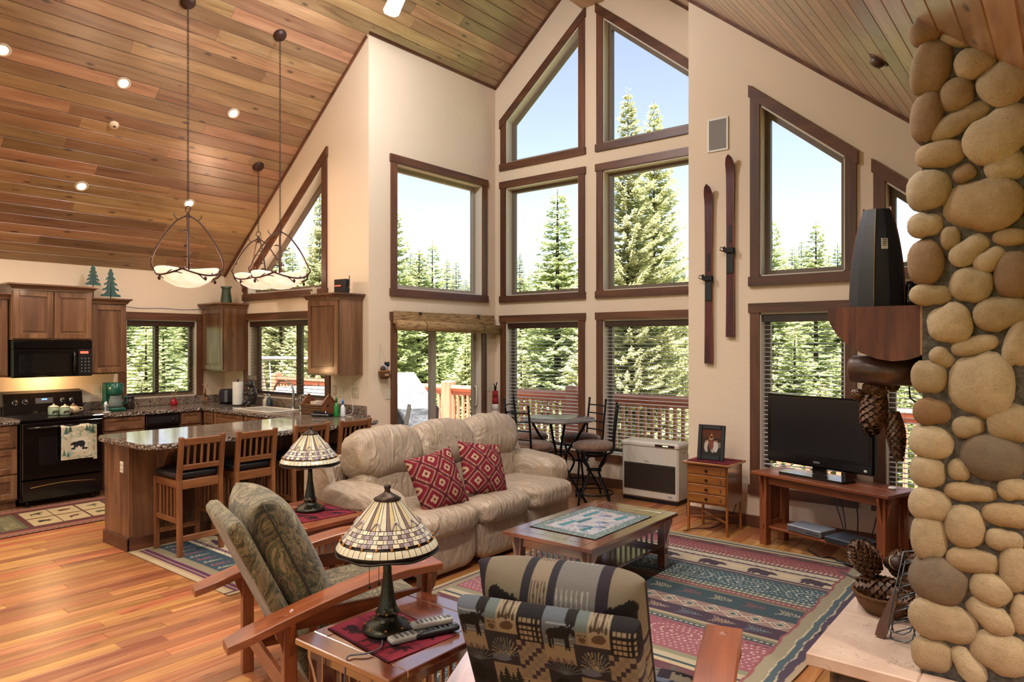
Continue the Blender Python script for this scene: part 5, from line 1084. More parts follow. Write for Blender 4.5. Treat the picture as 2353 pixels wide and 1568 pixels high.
for k in range(4):
    a = math.radians(150)+k*PI/2; M = Matrix.Translation((.75, 0, 0)) @ Matrix.Rotation(a, 4, 'Z') @ Matrix.Rotation(.2, 4, 'X')
    b = MB(); b.prism([(.16, -.05), (.30, -.065), (.62, -.075), (.68, -.05), (.69, 0), (.68, .05), (.62, .075), (.30, .065), (.16, .05)], -.005, .005, M); b.build('blade', plain('fan_white', 'd5cfc6', .4), fn)
    b = MB(); b.bar(M @ Vector((.08, 0, 0)), M @ Vector((.2, 0, 0)), .03, .012); b.build('blade_arm', plain('fan_white', 'd5cfc6', .4), fn)
# ---- hanging bear basket by the door
hb = thing('bear_wall_basket', 'little woven wall basket with a stuffed bear left of the sliding door', 'wall basket', (X3+.012, 5.045, 1.27))
b = MB(); b.lathe([(0, 0), (.045, 0), (.06, .03), (.068, .085), (.060, .085), (.05, .02), (0, .015)], 20, sx=.75, c=(.04, 0, 0)); b.build('basket', M_WICK, hb); b = MB(); b.tube([(.04+.051*cos(a), .068*sin(a), .086) for a in np.linspace(0, 2*PI, 24)[:-1]], .006, 6, closed=True); b.build('rim', plain('rim_cane', 'b5703c', .6), hb)
b = MB(); b.blob((.04, .0, .115), (.032, .04, .04), n=(12, 8)); b.build('stuffed_body', plain('plush_grey', '9b97a0', .95, var=.3), hb); b = MB(); b.blob((.045, .03, .155), (.028, .032, .026), n=(12, 8)); b.blob((.045, .055, .175), (.01, .012, .012), n=(6, 5)); b.blob((.045, .008, .175), (.01, .012, .012), n=(6, 5)); b.build('bear_head', plain('plush_black', '120f10', .95), hb)
b = MB(); b.blob((.05, -.03, .105), (.03, .03, .04), n=(12, 8)); b.build('cone_filling', M_CONE2, hb); b = MB(); b.cbox((.098, .035, .03), (.008, .028, .05), .004); b.build('pouch', plain('pouch_brown', '4a2014', .6), hb); b = MB(); b.cbox((.092, -.012, .045), (.004, .055, .022), .001, rot=(0, 0, 0)); b.build('sign_plate', plain('sign_wood', 'b58d68', .6), hb)
b = MB(); b.tube([(.03, -.06, .085), (-.004, -.025, .38), (.03, .06, .085)], .001, 4); b.build('hanging_wire', plain('steel', '8d8f92', .3, .9), hb)
# ================================================================== living area
def oak(ax): return wood('mission_oak', '7e4020', 'a65c30', ax, rough=.36, c3='592a14', rnd=.08, coat=.35, scale=.8, bump=.06, coat_ior=1.5, coatr=.28)
def cherry(ax): return wood('dark_cherry', '64301c', '86452a', ax, rough=.2, c3='451d10', rnd=.08, coat=1.0, scale=.8, bump=.015, coat_ior=3.0, coatr=.14)
def stoolw(ax): return wood('stool_oak', '7a4a2a', 'a06a3f', ax, rough=.38, c3='58301a', rnd=.06, scale=.9)
def pbox(parent, name, a, b_, m, bev=.003): b = MB(); b.box(a, b_, bev); return b.build(name, m, parent)
# ---------------- bar stools
t = T('black_leather'); g = t.n('TexCoord').outputs['Object']; n_ = t.n('TexNoise', {'Vector': g, 'Scale': 90, 'Detail': 3}).outputs[0]; t.set(col=c4('16171b'), rough=.42, nrm=t.bump(n_, .15, .005)); M_BLEA = t.m
def bar_stool():
    o = thing('bar_stool', '', 'bar stool', group='slat-back stools along the breakfast bar'); w_ = .185; th = .036
    for s_ in (-1, 1):
        b = MB(); x = s_*(w_-th/2); b.bar((x, -.20, 0), (x, -.185, .60), th, .038, .003, (0, 1, 0)); b.bar((x, -.187, .585), (x, -.228, .925), th, .034, .003, (0, 1, 0)); b.build('back_post', stoolw('z'), o)
        pbox(o, 'leg', (x-th/2, .17, 0), (x+th/2, .206, .585), stoolw('z'))
        pbox(o, 'side_apron', (x-.011, -.18, .525), (x+.011, .17, .585), stoolw('y')); pbox(o, 'side_rail', (x-.011, -.18, .25), (x+.011, .17, .29), stoolw('y'))
        for k in range(5): y = -.12+k*.06; pbox(o, 'side_slat', (x-.006, y-.009, .288), (x+.006, y+.009, .527), stoolw('z'), .001)
    pbox(o, 'front_apron', (-w_+th, .178, .525), (w_-th, .20, .585), stoolw('x')); pbox(o, 'back_apron', (-w_+th, -.20, .515), (w_-th, -.172, .585), stoolw('x'))
    pbox(o, 'foot_rail', (-w_+th, .175, .12), (w_-th, .202, .16), stoolw('x')); pbox(o, 'back_stretcher', (-w_+th, -.205, .11), (w_-th, -.182, .155), stoolw('x'))
    yb = lambda z: -.187-(z-.585)*.041/.34
    for z0, z1, nm in ((.86, .912, 'top_rail'), (.665, .705, 'lower_rail')):
        b = MB(); b.bar((0, yb(z0), z0), (0, yb(z1), z1), 2*(w_-th), .022, .003, (0, 1, 0)); b.build(nm, stoolw('x'), o)
    for k in range(5):
        x = -.108+k*.054; b = MB(); b.bar((x, yb(.70), .70), (x, yb(.865), .865), .017, .012, .001, (0, 1, 0)); b.build('back_slat', stoolw('z'), o)
    b = MB(); b.blob((0, .015, .622), (.19, .20, .038), (.55, .35), (32, 12)); b.build('seat_cushion', M_BLEA, o)
    return o
st = bar_stool()
for i, (y, lb) in enumerate(((2.765, 'slat-back bar stool nearest the end of the breakfast bar'), (3.24, 'second slat-back bar stool from the near end of the bar'), (3.78, 'third slat-back bar stool, behind the far table lamp'), (4.27, 'fourth slat-back bar stool, nearest the sliding door wall'))):
    s_ = st if i == 0 else copy_tree(st); s_.location = (-5.567, y, .006); s_.rotation_euler = (0, 0, PI/2); s_['label'] = lb
# ---------------- sofa
def leather():
    t = T('taupe_leather'); g = t.n('TexCoord').outputs['Object']
    a = t.n('TexNoise', {'Vector': t.n('Mapping', {'Vector': g, 'Scale': (4, 11, 4)}).outputs[0], 'Scale': 1, 'Detail': 3, 'Distortion': 2.0}).outputs[0]
    c = t.n('TexNoise', {'Vector': g, 'Scale': 3, 'Detail': 3}).outputs[0]
    t.set(col=t.mix(c, c4('96836f'), c4('b09c88')), rough=.38, nrm=t.bump(a, .6, .05), spec=.5); return t.m
M_LEA = leather()
SY0, SY1 = 3.27, 5.10; sofa = thing('sofa', 'taupe leather three-seat reclining sofa with puffy cushions', 'sofa', (-3.95, 4.185, 0))
W3 = (SY1-SY0)/3
def puff(nm, c, d, e, rotx=0, roty=0, sag=0, n=(44, 26), amp=.02, seed=0):
    def f(p):
        q = p.copy(); k = noise.noise(Vector((p.x*1.5+seed, p.y*5+seed, p.z*1.5)))*amp*2+noise.noise(Vector((p.x*4+seed, p.y*11, p.z*4)))*amp
        q *= 1+k; return q
    b = MB(); b.blob((0, 0, 0), d, e, n, fn=f, M=Matrix.Translation(c) @ Matrix.Rotation(roty, 4, 'Y')); return b.build(nm, M_LEA, sofa)
b = MB(); b.box((-.42, -1.03, .05), (.44, 1.03, .24), .03); b.build('base', M_LEA, sofa)
b = MB(); b.box((-.50, -1.07, .06), (-.30, 1.07, .80), .06); b.build('back_frame', M_LEA, sofa)
for s_ in (-1, 1):
    b = MB(); b.add([(-.50, 0, .04), (.30, 0, .04), (.30, 0, .42), (.0, 0, .50), (-.18, 0, .62), (-.30, 0, .86), (-.40, 0, .92), (-.50, 0, .86)]+[(-.50, .06, .04), (.30, .06, .04), (.30, .06, .42), (.0, .06, .50), (-.18, .06, .62), (-.30, .06, .86), (-.40, .06, .92), (-.50, .06, .86)], [tuple(range(8))[::-1], tuple(range(8, 16))]+[(i, (i+1) % 8, 8+(i+1) % 8, 8+i) for i in range(8)], M=Matrix.Translation((0, s_*1.075-.03, 0))); b.build('side_panel', M_LEA, sofa)
    puff('arm', (.03, s_*.985, .50), (.36, .165, .155), (.62, .55), amp=.035, seed=s_*3, roty=.07)
for i in range(3):
    y = SY0+W3*(i+.5)-4.185
    puff('footrest_panel', (.41, y, .19), (.12, W3/2-.004, .17), (.5, .3), amp=.015, seed=i)
    puff('seat_cushion', (.19, y, .375), (.40, W3/2+.003, .115), (.6, .35), amp=.022, seed=i+10, roty=-.03)
    puff('lumbar_cushion', (-.16, y, .56), (.13, W3/2-.002, .20), (.7, .4), roty=-.18, amp=.02, seed=i+20)
    puff('head_cushion', (-.20, y, .815), (.17, W3/2+.014, .20), (.68, .45), roty=-.30, amp=.035, seed=i+30)
# ---------------- cushion cloth helper
def pad_mesh(w_, h, t_, nx, ny, p, q, cv, name, pinch=0, top=True):
    vs = []; uv = []; fs = []; prof = lambda u, v: t_/2*max(0, (1-abs(2*u-1)**p)*(1-abs(2*v-1)**p))**q
    for s_ in (1, -1):
        for j in range(ny+1):
            for i in range(nx+1):
                u, v = i/nx, j/ny; k = 1-pinch*(1-abs(2*u-1)**2*1)*abs(2*v-1)**4; k2 = 1-pinch*(1-abs(2*v-1)**2)*abs(2*u-1)**4
                vs.append(((u-.5)*w_*k2, (v-.5)*h*k, s_*prof(u, v))); uv.append((min(u, .999), min(v, .999)))
    n1 = (nx+1)*(ny+1)
    for s_ in (0, 1):
        for j in range(ny):
            for i in range(nx): a = s_*n1+j*(nx+1)+i; fs.append((a, a+1, a+nx+2, a+nx+1) if s_ == 0 else (a, a+nx+1, a+nx+2, a+1))
    me = bpy.data.meshes.new(name); me.from_pydata(vs, [], fs)
    if cv is not None: cv.paint(me, uv)
    bm = bmesh.new(); bm.from_mesh(me); bmesh.ops.remove_doubles(bm, verts=bm.verts, dist=.0002); bm.to_mesh(me); bm.free()
    me.polygons.foreach_set('use_smooth', [True]*len(me.polygons)); return me
def piping(w_, h, m, parent, r_=.004, z=0, pinch=0): 
    b = MB(); P_ = []; 
    for k in range(40):
        t_ = k/10; e = int(t_); f = t_-e; a = [(-1+2*f, -1), (1, -1+2*f), (1-2*f, 1), (-1, 1-2*f)][e]; x, y = a[0]/2, a[1]/2
        kx = 1-pinch*(1-abs(2*y)**2)*abs(2*x)**4; ky = 1-pinch*(1-abs(2*x)**2)*abs(2*y)**4; P_.append((x*w_*kx, y*h*ky, z))
    b.tube(P_, r_, 6, closed=True); return b.build('piping', m, parent)
# ---------------- throw pillows
cv = Canvas(.42, .42, .0015, '6d1f2c'); cc = .42/2.3; q = random.Random(1)
def step_diamond(cx_, cy_, r_, col):
    n = 8; st_ = r_/n; dx = np.abs(cv.X-cx_); dy = np.abs(cv.Y-cy_); cv.put(np.floor(dx/st_)+np.floor(dy/st_) < n, col)
for i in range(-1, 4):
    for j in range(-1, 4):
        for ox, oy in ((0, 0), (.5, .5)):
            x, y = (i+.5+ox)*cc, (j+.5+oy)*cc
            for k, c in ((.50, '4a2a2a'), (.47, '7e2433'), (.40, 'c9a98a'), (.36, 'a02a3c'), (.30, '8a2236'), (.17, 'd9b995'), (.07, '8a2236')): step_diamond(x, y, cc*k, c)
cv.a = cv.a*.66
M_PIL = attr_mat('kilim_print', .95, .5, 300)
for nm, loc, rot, lb in (('a', (-3.60, 3.62, .655), (1.15, -.12, 1.48), 'red diamond-pattern throw pillow leaning at the left on the sofa'), ('b', (-3.64, 4.17, .665), (1.12, .16, 1.40), 'red diamond-pattern throw pillow leaning at the right on the sofa')):
    me = pad_mesh(.43, .43, .17, 90, 90, 2.2, .55, cv, 'throw_pillow', .06); o = link('throw_pillow', me, M_PIL, None, loc, rot); tag(o, lb, 'pillow', 'kilim throw pillows on the sofa')
# ---------------- mission tables
def legpost(o, x, y, h, m, s_=.055): return pbox(o, 'leg', (x-s_/2, y-s_/2, 0), (x+s_/2, y+s_/2, h), m('z'), .003)
def corbel(o, x, y, dx, dy, h, m, L=.20, d=.035, th=.018):
    b = MB(); pr = [(0, 0), (d, 0), (d, -.03), (d*.6, -.08), (d*.25, -L*.7), (0, -L)]
    dv = Vector((dx, dy, 0)); sv = Vector((-dy, dx, 0)); M = Matrix((dv, Vector((0, 0, 1)), sv)).transposed().to_4x4(); M.translation = Vector((x, y, h))-sv*th/2
    b.prism(pr, 0, th, M); b.build('corbel', m('z'), o)
def mission_table(name, label, loc, rz, w_, d_, h, m, n_sl, slat_sides='x', boards=3, shelf=True, over=.05, ls=.055, low=.10, grp=None, cb_=True):
    """slats on the two ends at x=+-w/2 (slat_sides x) running along y"""
    o = thing(name, label, 'table', loc, rz, grp); tt = .026; ix, iy = w_/2-over-ls/2, d_/2-over-ls/2
    e = .085
    pbox(o, 'top_board', (-w_/2, -d_/2, h-tt), (w_/2, -d_/2+e, h), m('x'), .004); pbox(o, 'top_board', (-w_/2, d_/2-e, h-tt), (w_/2, d_/2, h), m('x'), .004)
    pbox(o, 'top_board', (-w_/2, -d_/2+e+.001, h-tt), (-w_/2+e, d_/2-e-.001, h), m('y'), .003); pbox(o, 'top_board', (w_/2-e, -d_/2+e+.001, h-tt), (w_/2, d_/2-e-.001, h), m('y'), .003)
    nb = boards; bw_ = (d_-2*e-.002)/nb
    for k in range(nb): pbox(o, 'top_board', (-w_/2+e+.001, -d_/2+e+.001+k*bw_, h-tt), (w_/2-e-.001, -d_/2+e+.0+(k+1)*bw_, h-.0005), m('x'), .002)
    for sx in (-1, 1):
        for sy in (-1, 1): legpost(o, sx*ix, sy*iy, h-tt-.0005, m, ls)
    for sy in (-1, 1): pbox(o, 'apron', (-ix+ls/2, sy*iy-.011, h-tt-.075), (ix-ls/2, sy*iy+.011, h-tt-.0005), m('x'))
    for sx in (-1, 1):
        pbox(o, 'end_apron', (sx*ix-.011, -iy+ls/2, h-tt-.075), (sx*ix+.011, iy-ls/2, h-tt-.0005), m('y')); pbox(o, 'end_rail', (sx*ix-.012, -iy+ls/2, low), (sx*ix+.012, iy-ls/2, low+.07), m('y'))
        L = 2*iy-ls; gap = .06 if L > .4 else .03
        for k in range(n_sl):
            y = -L/2+gap+(L-2*gap)*(k/(n_sl-1)); pbox(o, 'slat', (sx*ix-.005, y-.009, low+.068), (sx*ix+.005, y+.009, h-tt-.073), m('z'), .001)
        if cb_:
            for sy in (-1, 1): corbel(o, sx*ix, sy*(iy+ls/2-.001), 0, sy, h-tt-.001, m, d=over*.8); corbel(o, sx*(ix+ls/2-.001), sy*iy, sx, 0, h-tt-.001, m, d=over*.8)
            pbox(o, 'tenon', (sx*ix-.012, -iy-ls/2-.008, low+.015), (sx*ix+.012, -iy-ls/2, low+.055), m('z'), .002)
    if shelf: pbox(o, 'shelf', (-ix+.012, -iy+.06, low+.02), (ix-.012, iy-.06, low+.042), m('x'))
    return o
RUG_Z = .012
# coffee table: long axis along world y
ct = mission_table('coffee_table', 'dark cherry mission coffee table with slatted ends on the rug', (-2.605, 4.17, RUG_Z), PI/2, 1.19, .69, .41-RUG_Z, cherry, 9, ls=.06, low=.09)
mission_table('end_table', 'mission end table beside the sofa arm, carrying the far lamp', (-3.99, 2.765, 0), 0, .68, .61, .52, oak, 8)
mission_table('end_table', 'mission end table in the foreground between the two armchairs', (-2.06, 1.905, 0), 0, .54, .67, .52, cherry, 9)
# tapestry runner on the coffee table
cv = Canvas(.52, .76, .0025, 'a9b0b4'); q = random.Random(12); cv.rect(.0, .0, .52, .76, '6a7a7a')
for i in range(900): x, y = q.random()*.52, q.random()*.76; cv.ell(x, y, .006, .004, q.choice(['5d7f80', 'b9b49e', '4c6670', 'c7b9a8', '8d5f62', '93a89c']), q.random()*3)
cv.rect(.075, .085, .445, .675, 'a5a4aa')
for i in range(420): cv.ell(.08+q.random()*.36, .09+q.random()*.58, .012+.014*q.random(), .005, q.choice(['b9b5b4', '8f8d9a', 'a08c88', 'b0aa9c', '7f8a90']), q.random()*3)
for x, y, k in ((.14, .16, .16), (.19, .30, .15), (.13, .47, .17), (.32, .14, .12), (.36, .52, .14)): cv.poly([(x-.02, y), (x+.03, y-.02), (x+.035, y+k), (x+.0, y+k*1.05)], q.choice(['3d7078', '4b7c84', '426a72']))
for x, y in ((.28, .22), (.33, .38), (.25, .56), (.38, .27)): cv.ell(x, y, .045, .03, '7f88a0'); cv.ell(x+.02, y+.02, .03, .016, '5b6470')
for i in range(18): cv.ell(.1+q.random()*.32, .1+q.random()*.55, .006, .008, q.choice(['b05a72', 'c79a4a', '3c4a58']))
for a in ((0, 0, .52, .008), (0, .752, .52, .76), (0, 0, .008, .76), (.512, 0, .52, .76)): cv.rect(*a, '2c2520')
o = sheet('table_runner', cv, 130, 190, lambda u, v: ((u-.5)*.52, (v-.5)*.76, .002+.0015*sin(u*7)*sin(v*9)), attr_mat('tapestry', .95, .4, 400), None, (-2.61, 4.15, .4115), (0, 0, 0), thick=.003); tag(o, 'woven landscape tapestry mat lying on the coffee table', 'table mat')
# ---------------- morris chairs
def camo():
    t = T('camo_fabric'); g = t.n('TexCoord').outputs['Object']; a = t.n('TexNoise', {'Vector': t.n('Mapping', {'Vector': g, 'Scale': (4, 4, 3), 'Rotation': (.3, .6, .2)}).outputs[0], 'Scale': 1.3, 'Detail': 5, 'Roughness': .65, 'Distortion': 1.8}).outputs[0]
    c = t.n('TexNoise', {'Vector': t.n('Mapping', {'Vector': g, 'Scale': (40, 40, 18)}).outputs[0], 'Scale': 1, 'Detail': 4}).outputs[0]
    col = t.ramp(a, [(.30, '15120f'), (.38, '3a3424'), (.44, '6e5f44'), (.48, '222a1d'), (.54, '857252'), (.58, '3c4733'), (.64, '9d8a68'), (.72, '4a2e32')]); t.set(col=t.mix(t.ramp(c, [(.5, (0, 0, 0)), (.7, (110, 110, 110))]), col, c4('2a251c')), rough=.7, sheen=.2, nrm=t.bump(c, .25, .006), spec=.3); return t.m
M_CAMO = camo()
def moose_canvas(wm, hm, seed=3, rows_up=False):
    cv = Canvas(wm, hm, .0016, '2a2426'); q = random.Random(seed); tw, th_ = .28, .30
    D, TN, TE, NV, PU = '1e1a1d', '837154', '5b6a68', '46546a', '3b2536'
    nrow = int(hm/th_)+2; ncol = int(wm/tw)+2
    for r_ in range(nrow):
        for c in range(-1, ncol):
            x0 = c*tw+(.07 if r_ % 2 else 0); y0 = hm-(r_+1)*th_+.02
            cv.rect(x0, y0+.18, x0+.10, y0+.30, '565f6e'); cv.rect(x0, y0+.18, x0+.10, y0+.205, '8a7a58'); [cv.line(x0+.01, y0+.21+.02*k, x0+.09, y0+.212+.02*k, .003, '8791a0') for k in range(4)]; cv.moose(x0+.045, y0+.245, .085, '1d1715')
            cv.rect(x0+.10, y0+.26, x0+.135, y0+.30, TE); cv.rect(x0+.10, y0+.22, x0+.135, y0+.26, TN); cv.ell(x0+.118, y0+.236, .011, .009, '5a3d28')
            for k in range(4): cv.ell(x0+.107+.007*k, y0+.25, .003, .004, '5a3d28')
            cv.rect(x0+.135, y0+.22, x0+.20, y0+.30, '94805e'); cv.ell(x0+.167, y0+.245, .022, .014, '5a4028', .3)
            for k in range(5): cv.ell(x0+.145+.011*k, y0+.27+.004*(k % 2), .005, .008, '4a3422')
            cv.rect(x0+.20, y0+.20, x0+.28, y0+.30, D)
            for i in range(5):
                for j in range(5): cv.rect(x0+.207+i*.0145, y0+.208+j*.018, x0+.216+i*.0145, y0+.219+j*.018, '937f5e')
            cv.rect(x0, y0+.14, x0+.09, y0+.18, '8d7a5c'); [cv.poly([(x0+.022*k, y0+.14), (x0+.011+.022*k, y0+.162), (x0+.022+.022*k, y0+.14)], '6a4a38') for k in range(4)]
            cv.rect(x0+.09, y0+.10, x0+.19, y0+.22, '2c2a34'); [cv.line(x0+.15, y0+.13, x0+.15+.05*cos(a), y0+.13+.075*sin(a), .0028, q.choice(['9a8a64', '53607a', '6f7c6a'])) for a in np.linspace(.2, 2.9, 13)]; cv.ell(x0+.13, y0+.125, .03, .014, '53607a')
            cv.rect(x0+.19, y0+.06, x0+.28, y0+.20, PU)
            for i in range(6):
                for j in range(8): cv.rect(x0+.19+i*.015, y0+.06+j*.0175, x0+.205+i*.015, y0+.0775+j*.0175, ('84745a' if (i+j) % 2 else ('38263a' if (i*3+j) % 4 else '7a6a58')))
            cv.rect(x0, y0, x0+.10, y0+.14, '24242a'); [cv.line(x0+.05, y0+.10, x0+.05+.06*cos(a), y0+.10+.06*sin(a), .003, '4f5866') for a in np.linspace(.3, 2.8, 11)]; cv.ell(x0+.04, y0+.05, .028, .036, '17140f'); cv.ell(x0+.075, y0+.045, .02, .03, '1c1712')
            cv.rect(x0+.10, y0, x0+.19, y0+.10, '88755a'); [cv.fir(x0+.115+.02*k, y0+.01, .06+.02*(k % 2), '20261f') for k in range(4)]
            cv.rect(x0+.19, y0, x0+.28, y0+.06, '8f7a56'); cv.ell(x0+.235, y0+.02, .02, .012, '5f4026'); cv.ell(x0+.255, y0+.038, .008, .009, '5f4026'); cv.fir(x0+.205, y0, .05, '28352c')
    return cv
def morris_chair(label, loc, rz, fabric, m, pipe, cv=None, cv2=None, W=.53, bz=0):
    o = thing('armchair', label, 'armchair', loc, rz); X = .375; aw = .125
    for s_ in (-1, 1):
        for y in (-.31, .31): pbox(o, 'leg', (s_*X-.027, y-.027, 0), (s_*X+.027, y+.027, .604 if y > 0 else .535), m('z'))
        zt = lambda y: .64-.175*max(0, (.20-y)/.76)**1.35
        b = MB(); ys = np.linspace(-.56, .375, 22); vs = []
        for y in ys:
            w_ = aw/2*(1 if y > -.48 else .72+.28*(y+.56)/.08); th = .034; tilt = 0
            vs += [(s_*X-w_, y, zt(y)-th), (s_*X+w_, y, zt(y)-th), (s_*X+w_, y, zt(y)-.004), (s_*X+w_-.004, y, zt(y)), (s_*X-w_+.004, y, zt(y)), (s_*X-w_, y, zt(y)-.004)]
        k = 6; n = len(ys); b.add(vs, [(i*k+j, i*k+(j+1) % k, (i+1)*k+(j+1) % k, (i+1)*k+j) for i in range(n-1) for j in range(k)]+[tuple(range(k)), tuple(range((n-1)*k, n*k))[::-1]]); arm = b.build('arm', m('y'), o)
        for y in (.31, -.30):
            b = MB(); b.add([(s_*X-.017, y-.015, zt(y)-.002), (s_*X+.017, y-.015, zt(y)-.002), (s_*X+.017, y+.015, zt(y)-.002), (s_*X-.017, y+.015, zt(y)-.002), (s_*X, y, zt(y)+.008)], [(0, 1, 4), (1, 2, 4), (2, 3, 4), (3, 0, 4)]); b.build('tenon_cap', m('x'), arm)
        pbox(o, 'upper_rail', (s_*X-.012, -.285, .455), (s_*X+.012, .285, .525), m('y')); pbox(o, 'lower_rail', (s_*X-.012, -.285, .10), (s_*X+.012, .285, .17), m('y'))
        for j in range(6): y = -.21+j*.084; pbox(o, 'side_slat', (s_*X-.006, y-.016, .168), (s_*X+.006, y+.016, .457), m('z'), .001)
        for y, d in ((.337, 1), (-.337, -1)): corbel(o, s_*X, y, 0, d, .60 if d > 0 else .51, m, L=.14, d=.038)
        corbel(o, s_*(X+.027), .31, s_, 0, .603, m, L=.16, d=.035); corbel(o, s_*(X+.027), -.31, s_, 0, .52, m, L=.16, d=.035)
    pbox(o, 'front_rail', (-X+.027, .30, .20), (X-.027, .322, .30), m('x')); pbox(o, 'back_rail', (-X+.027, -.322, .16), (X-.027, -.30, .24), m('x'))
    # upholstered back frame, reclined
    tl = math.atan2(.30, .62); Mb = Matrix.Translation((0, -.31, .50+bz)) @ Matrix.Rotation(PI/2+tl, 4, 'X')
    NB = (190, 290) if cv else (60, 80)
    me = pad_mesh(W, .90, .075, *NB, 30, .40, cv, 'back_frame'); me.transform(Mb); link('back_frame', me, fabric, o)
    me = pad_mesh(W-.02, .62, .25, *((170, 190) if cv else (60, 70)), 4, .5, cv2, 'back_cushion', .02); me.transform(Matrix.Translation((0, -.255, .70+bz)) @ Matrix.Rotation(PI/2+tl, 4, 'X')); bc = link('back_cushion', me, fabric, o)
    pp = piping(W-.02, .60, pipe, bc, .0045, .0, .02); pp.matrix_local = Matrix.Translation((0, -.255, .70+bz)) @ Matrix.Rotation(PI/2+tl, 4, 'X')
    me = pad_mesh(.66, .60, .17, *((120, 110) if cv else (50, 50)), 6, .5, cv2, 'seat_cushion', .01); me.transform(Matrix.Translation((0, .06, .40)) @ Matrix.Rotation(.06, 4, 'X')); link('seat_cushion', me, fabric, o)
    return o
pipe1 = plain('dark_piping', '2a2621', .7); pipe2 = plain('navy_piping', '22222c', .7)
c1 = morris_chair('camouflage-print morris armchair with bowed oak arms between the lamps', (-2.80, 2.095, 0), -math.radians(18), M_CAMO, oak, pipe1, W=.53)
M_MOOSE = attr_mat('lodge_patchwork', .9, .3, 350)
cvb = moose_canvas(.56, .90, 3); cvc = Canvas(.54, .60, .0016, 'a08a66'); q = random.Random(6); mc = moose_canvas(.54, .60, 5); cvc.a = mc.a.copy()
for a, b_, c in ((.0, .035, '2e2030'), (.035, .165, '7d6c50'), (.165, .19, '2a2630'), (.19, .25, '8a765a'), (.25, .275, '2c2733'), (.275, .40, '6f6a66'), (.40, .44, '2e2030'), (.44, .54, '7d6c50')): cvc.rect(a, .46, b_, .60, c)
for k in range(5): cvc.line(.195+.011*k, .47, .20+.011*k, .52, .004, '4a3426'); cvc.line(.20+.011*k, .52, .195+.011*k, .59, .004, '4a3426')
for k in range(7): cvc.line(.28+.017*k, .47, .29+.017*k, .50, .005, '8f7a5c'); cvc.line(.285+.016*k, .53, .28+.016*k, .585, .004, '9a958c')
cvc.rect(.275, .515, .40, .525, '4a3426'); cvc.bear(.098, .545, .095, '1c1413'); cvc.bear(.485, .545, .085, '1c1413', -1)
for k_ in (cvb, cvc): lum = k_.a.mean(2, keepdims=True); k_.a = (.62*k_.a+.38*lum)*.92
c2 = morris_chair('lodge-patchwork armchair with moose print seen from behind in the foreground', (-1.22, 1.955, 0), math.radians(17), M_MOOSE, oak, pipe2, cvb, cvc, W=.50, bz=.05)
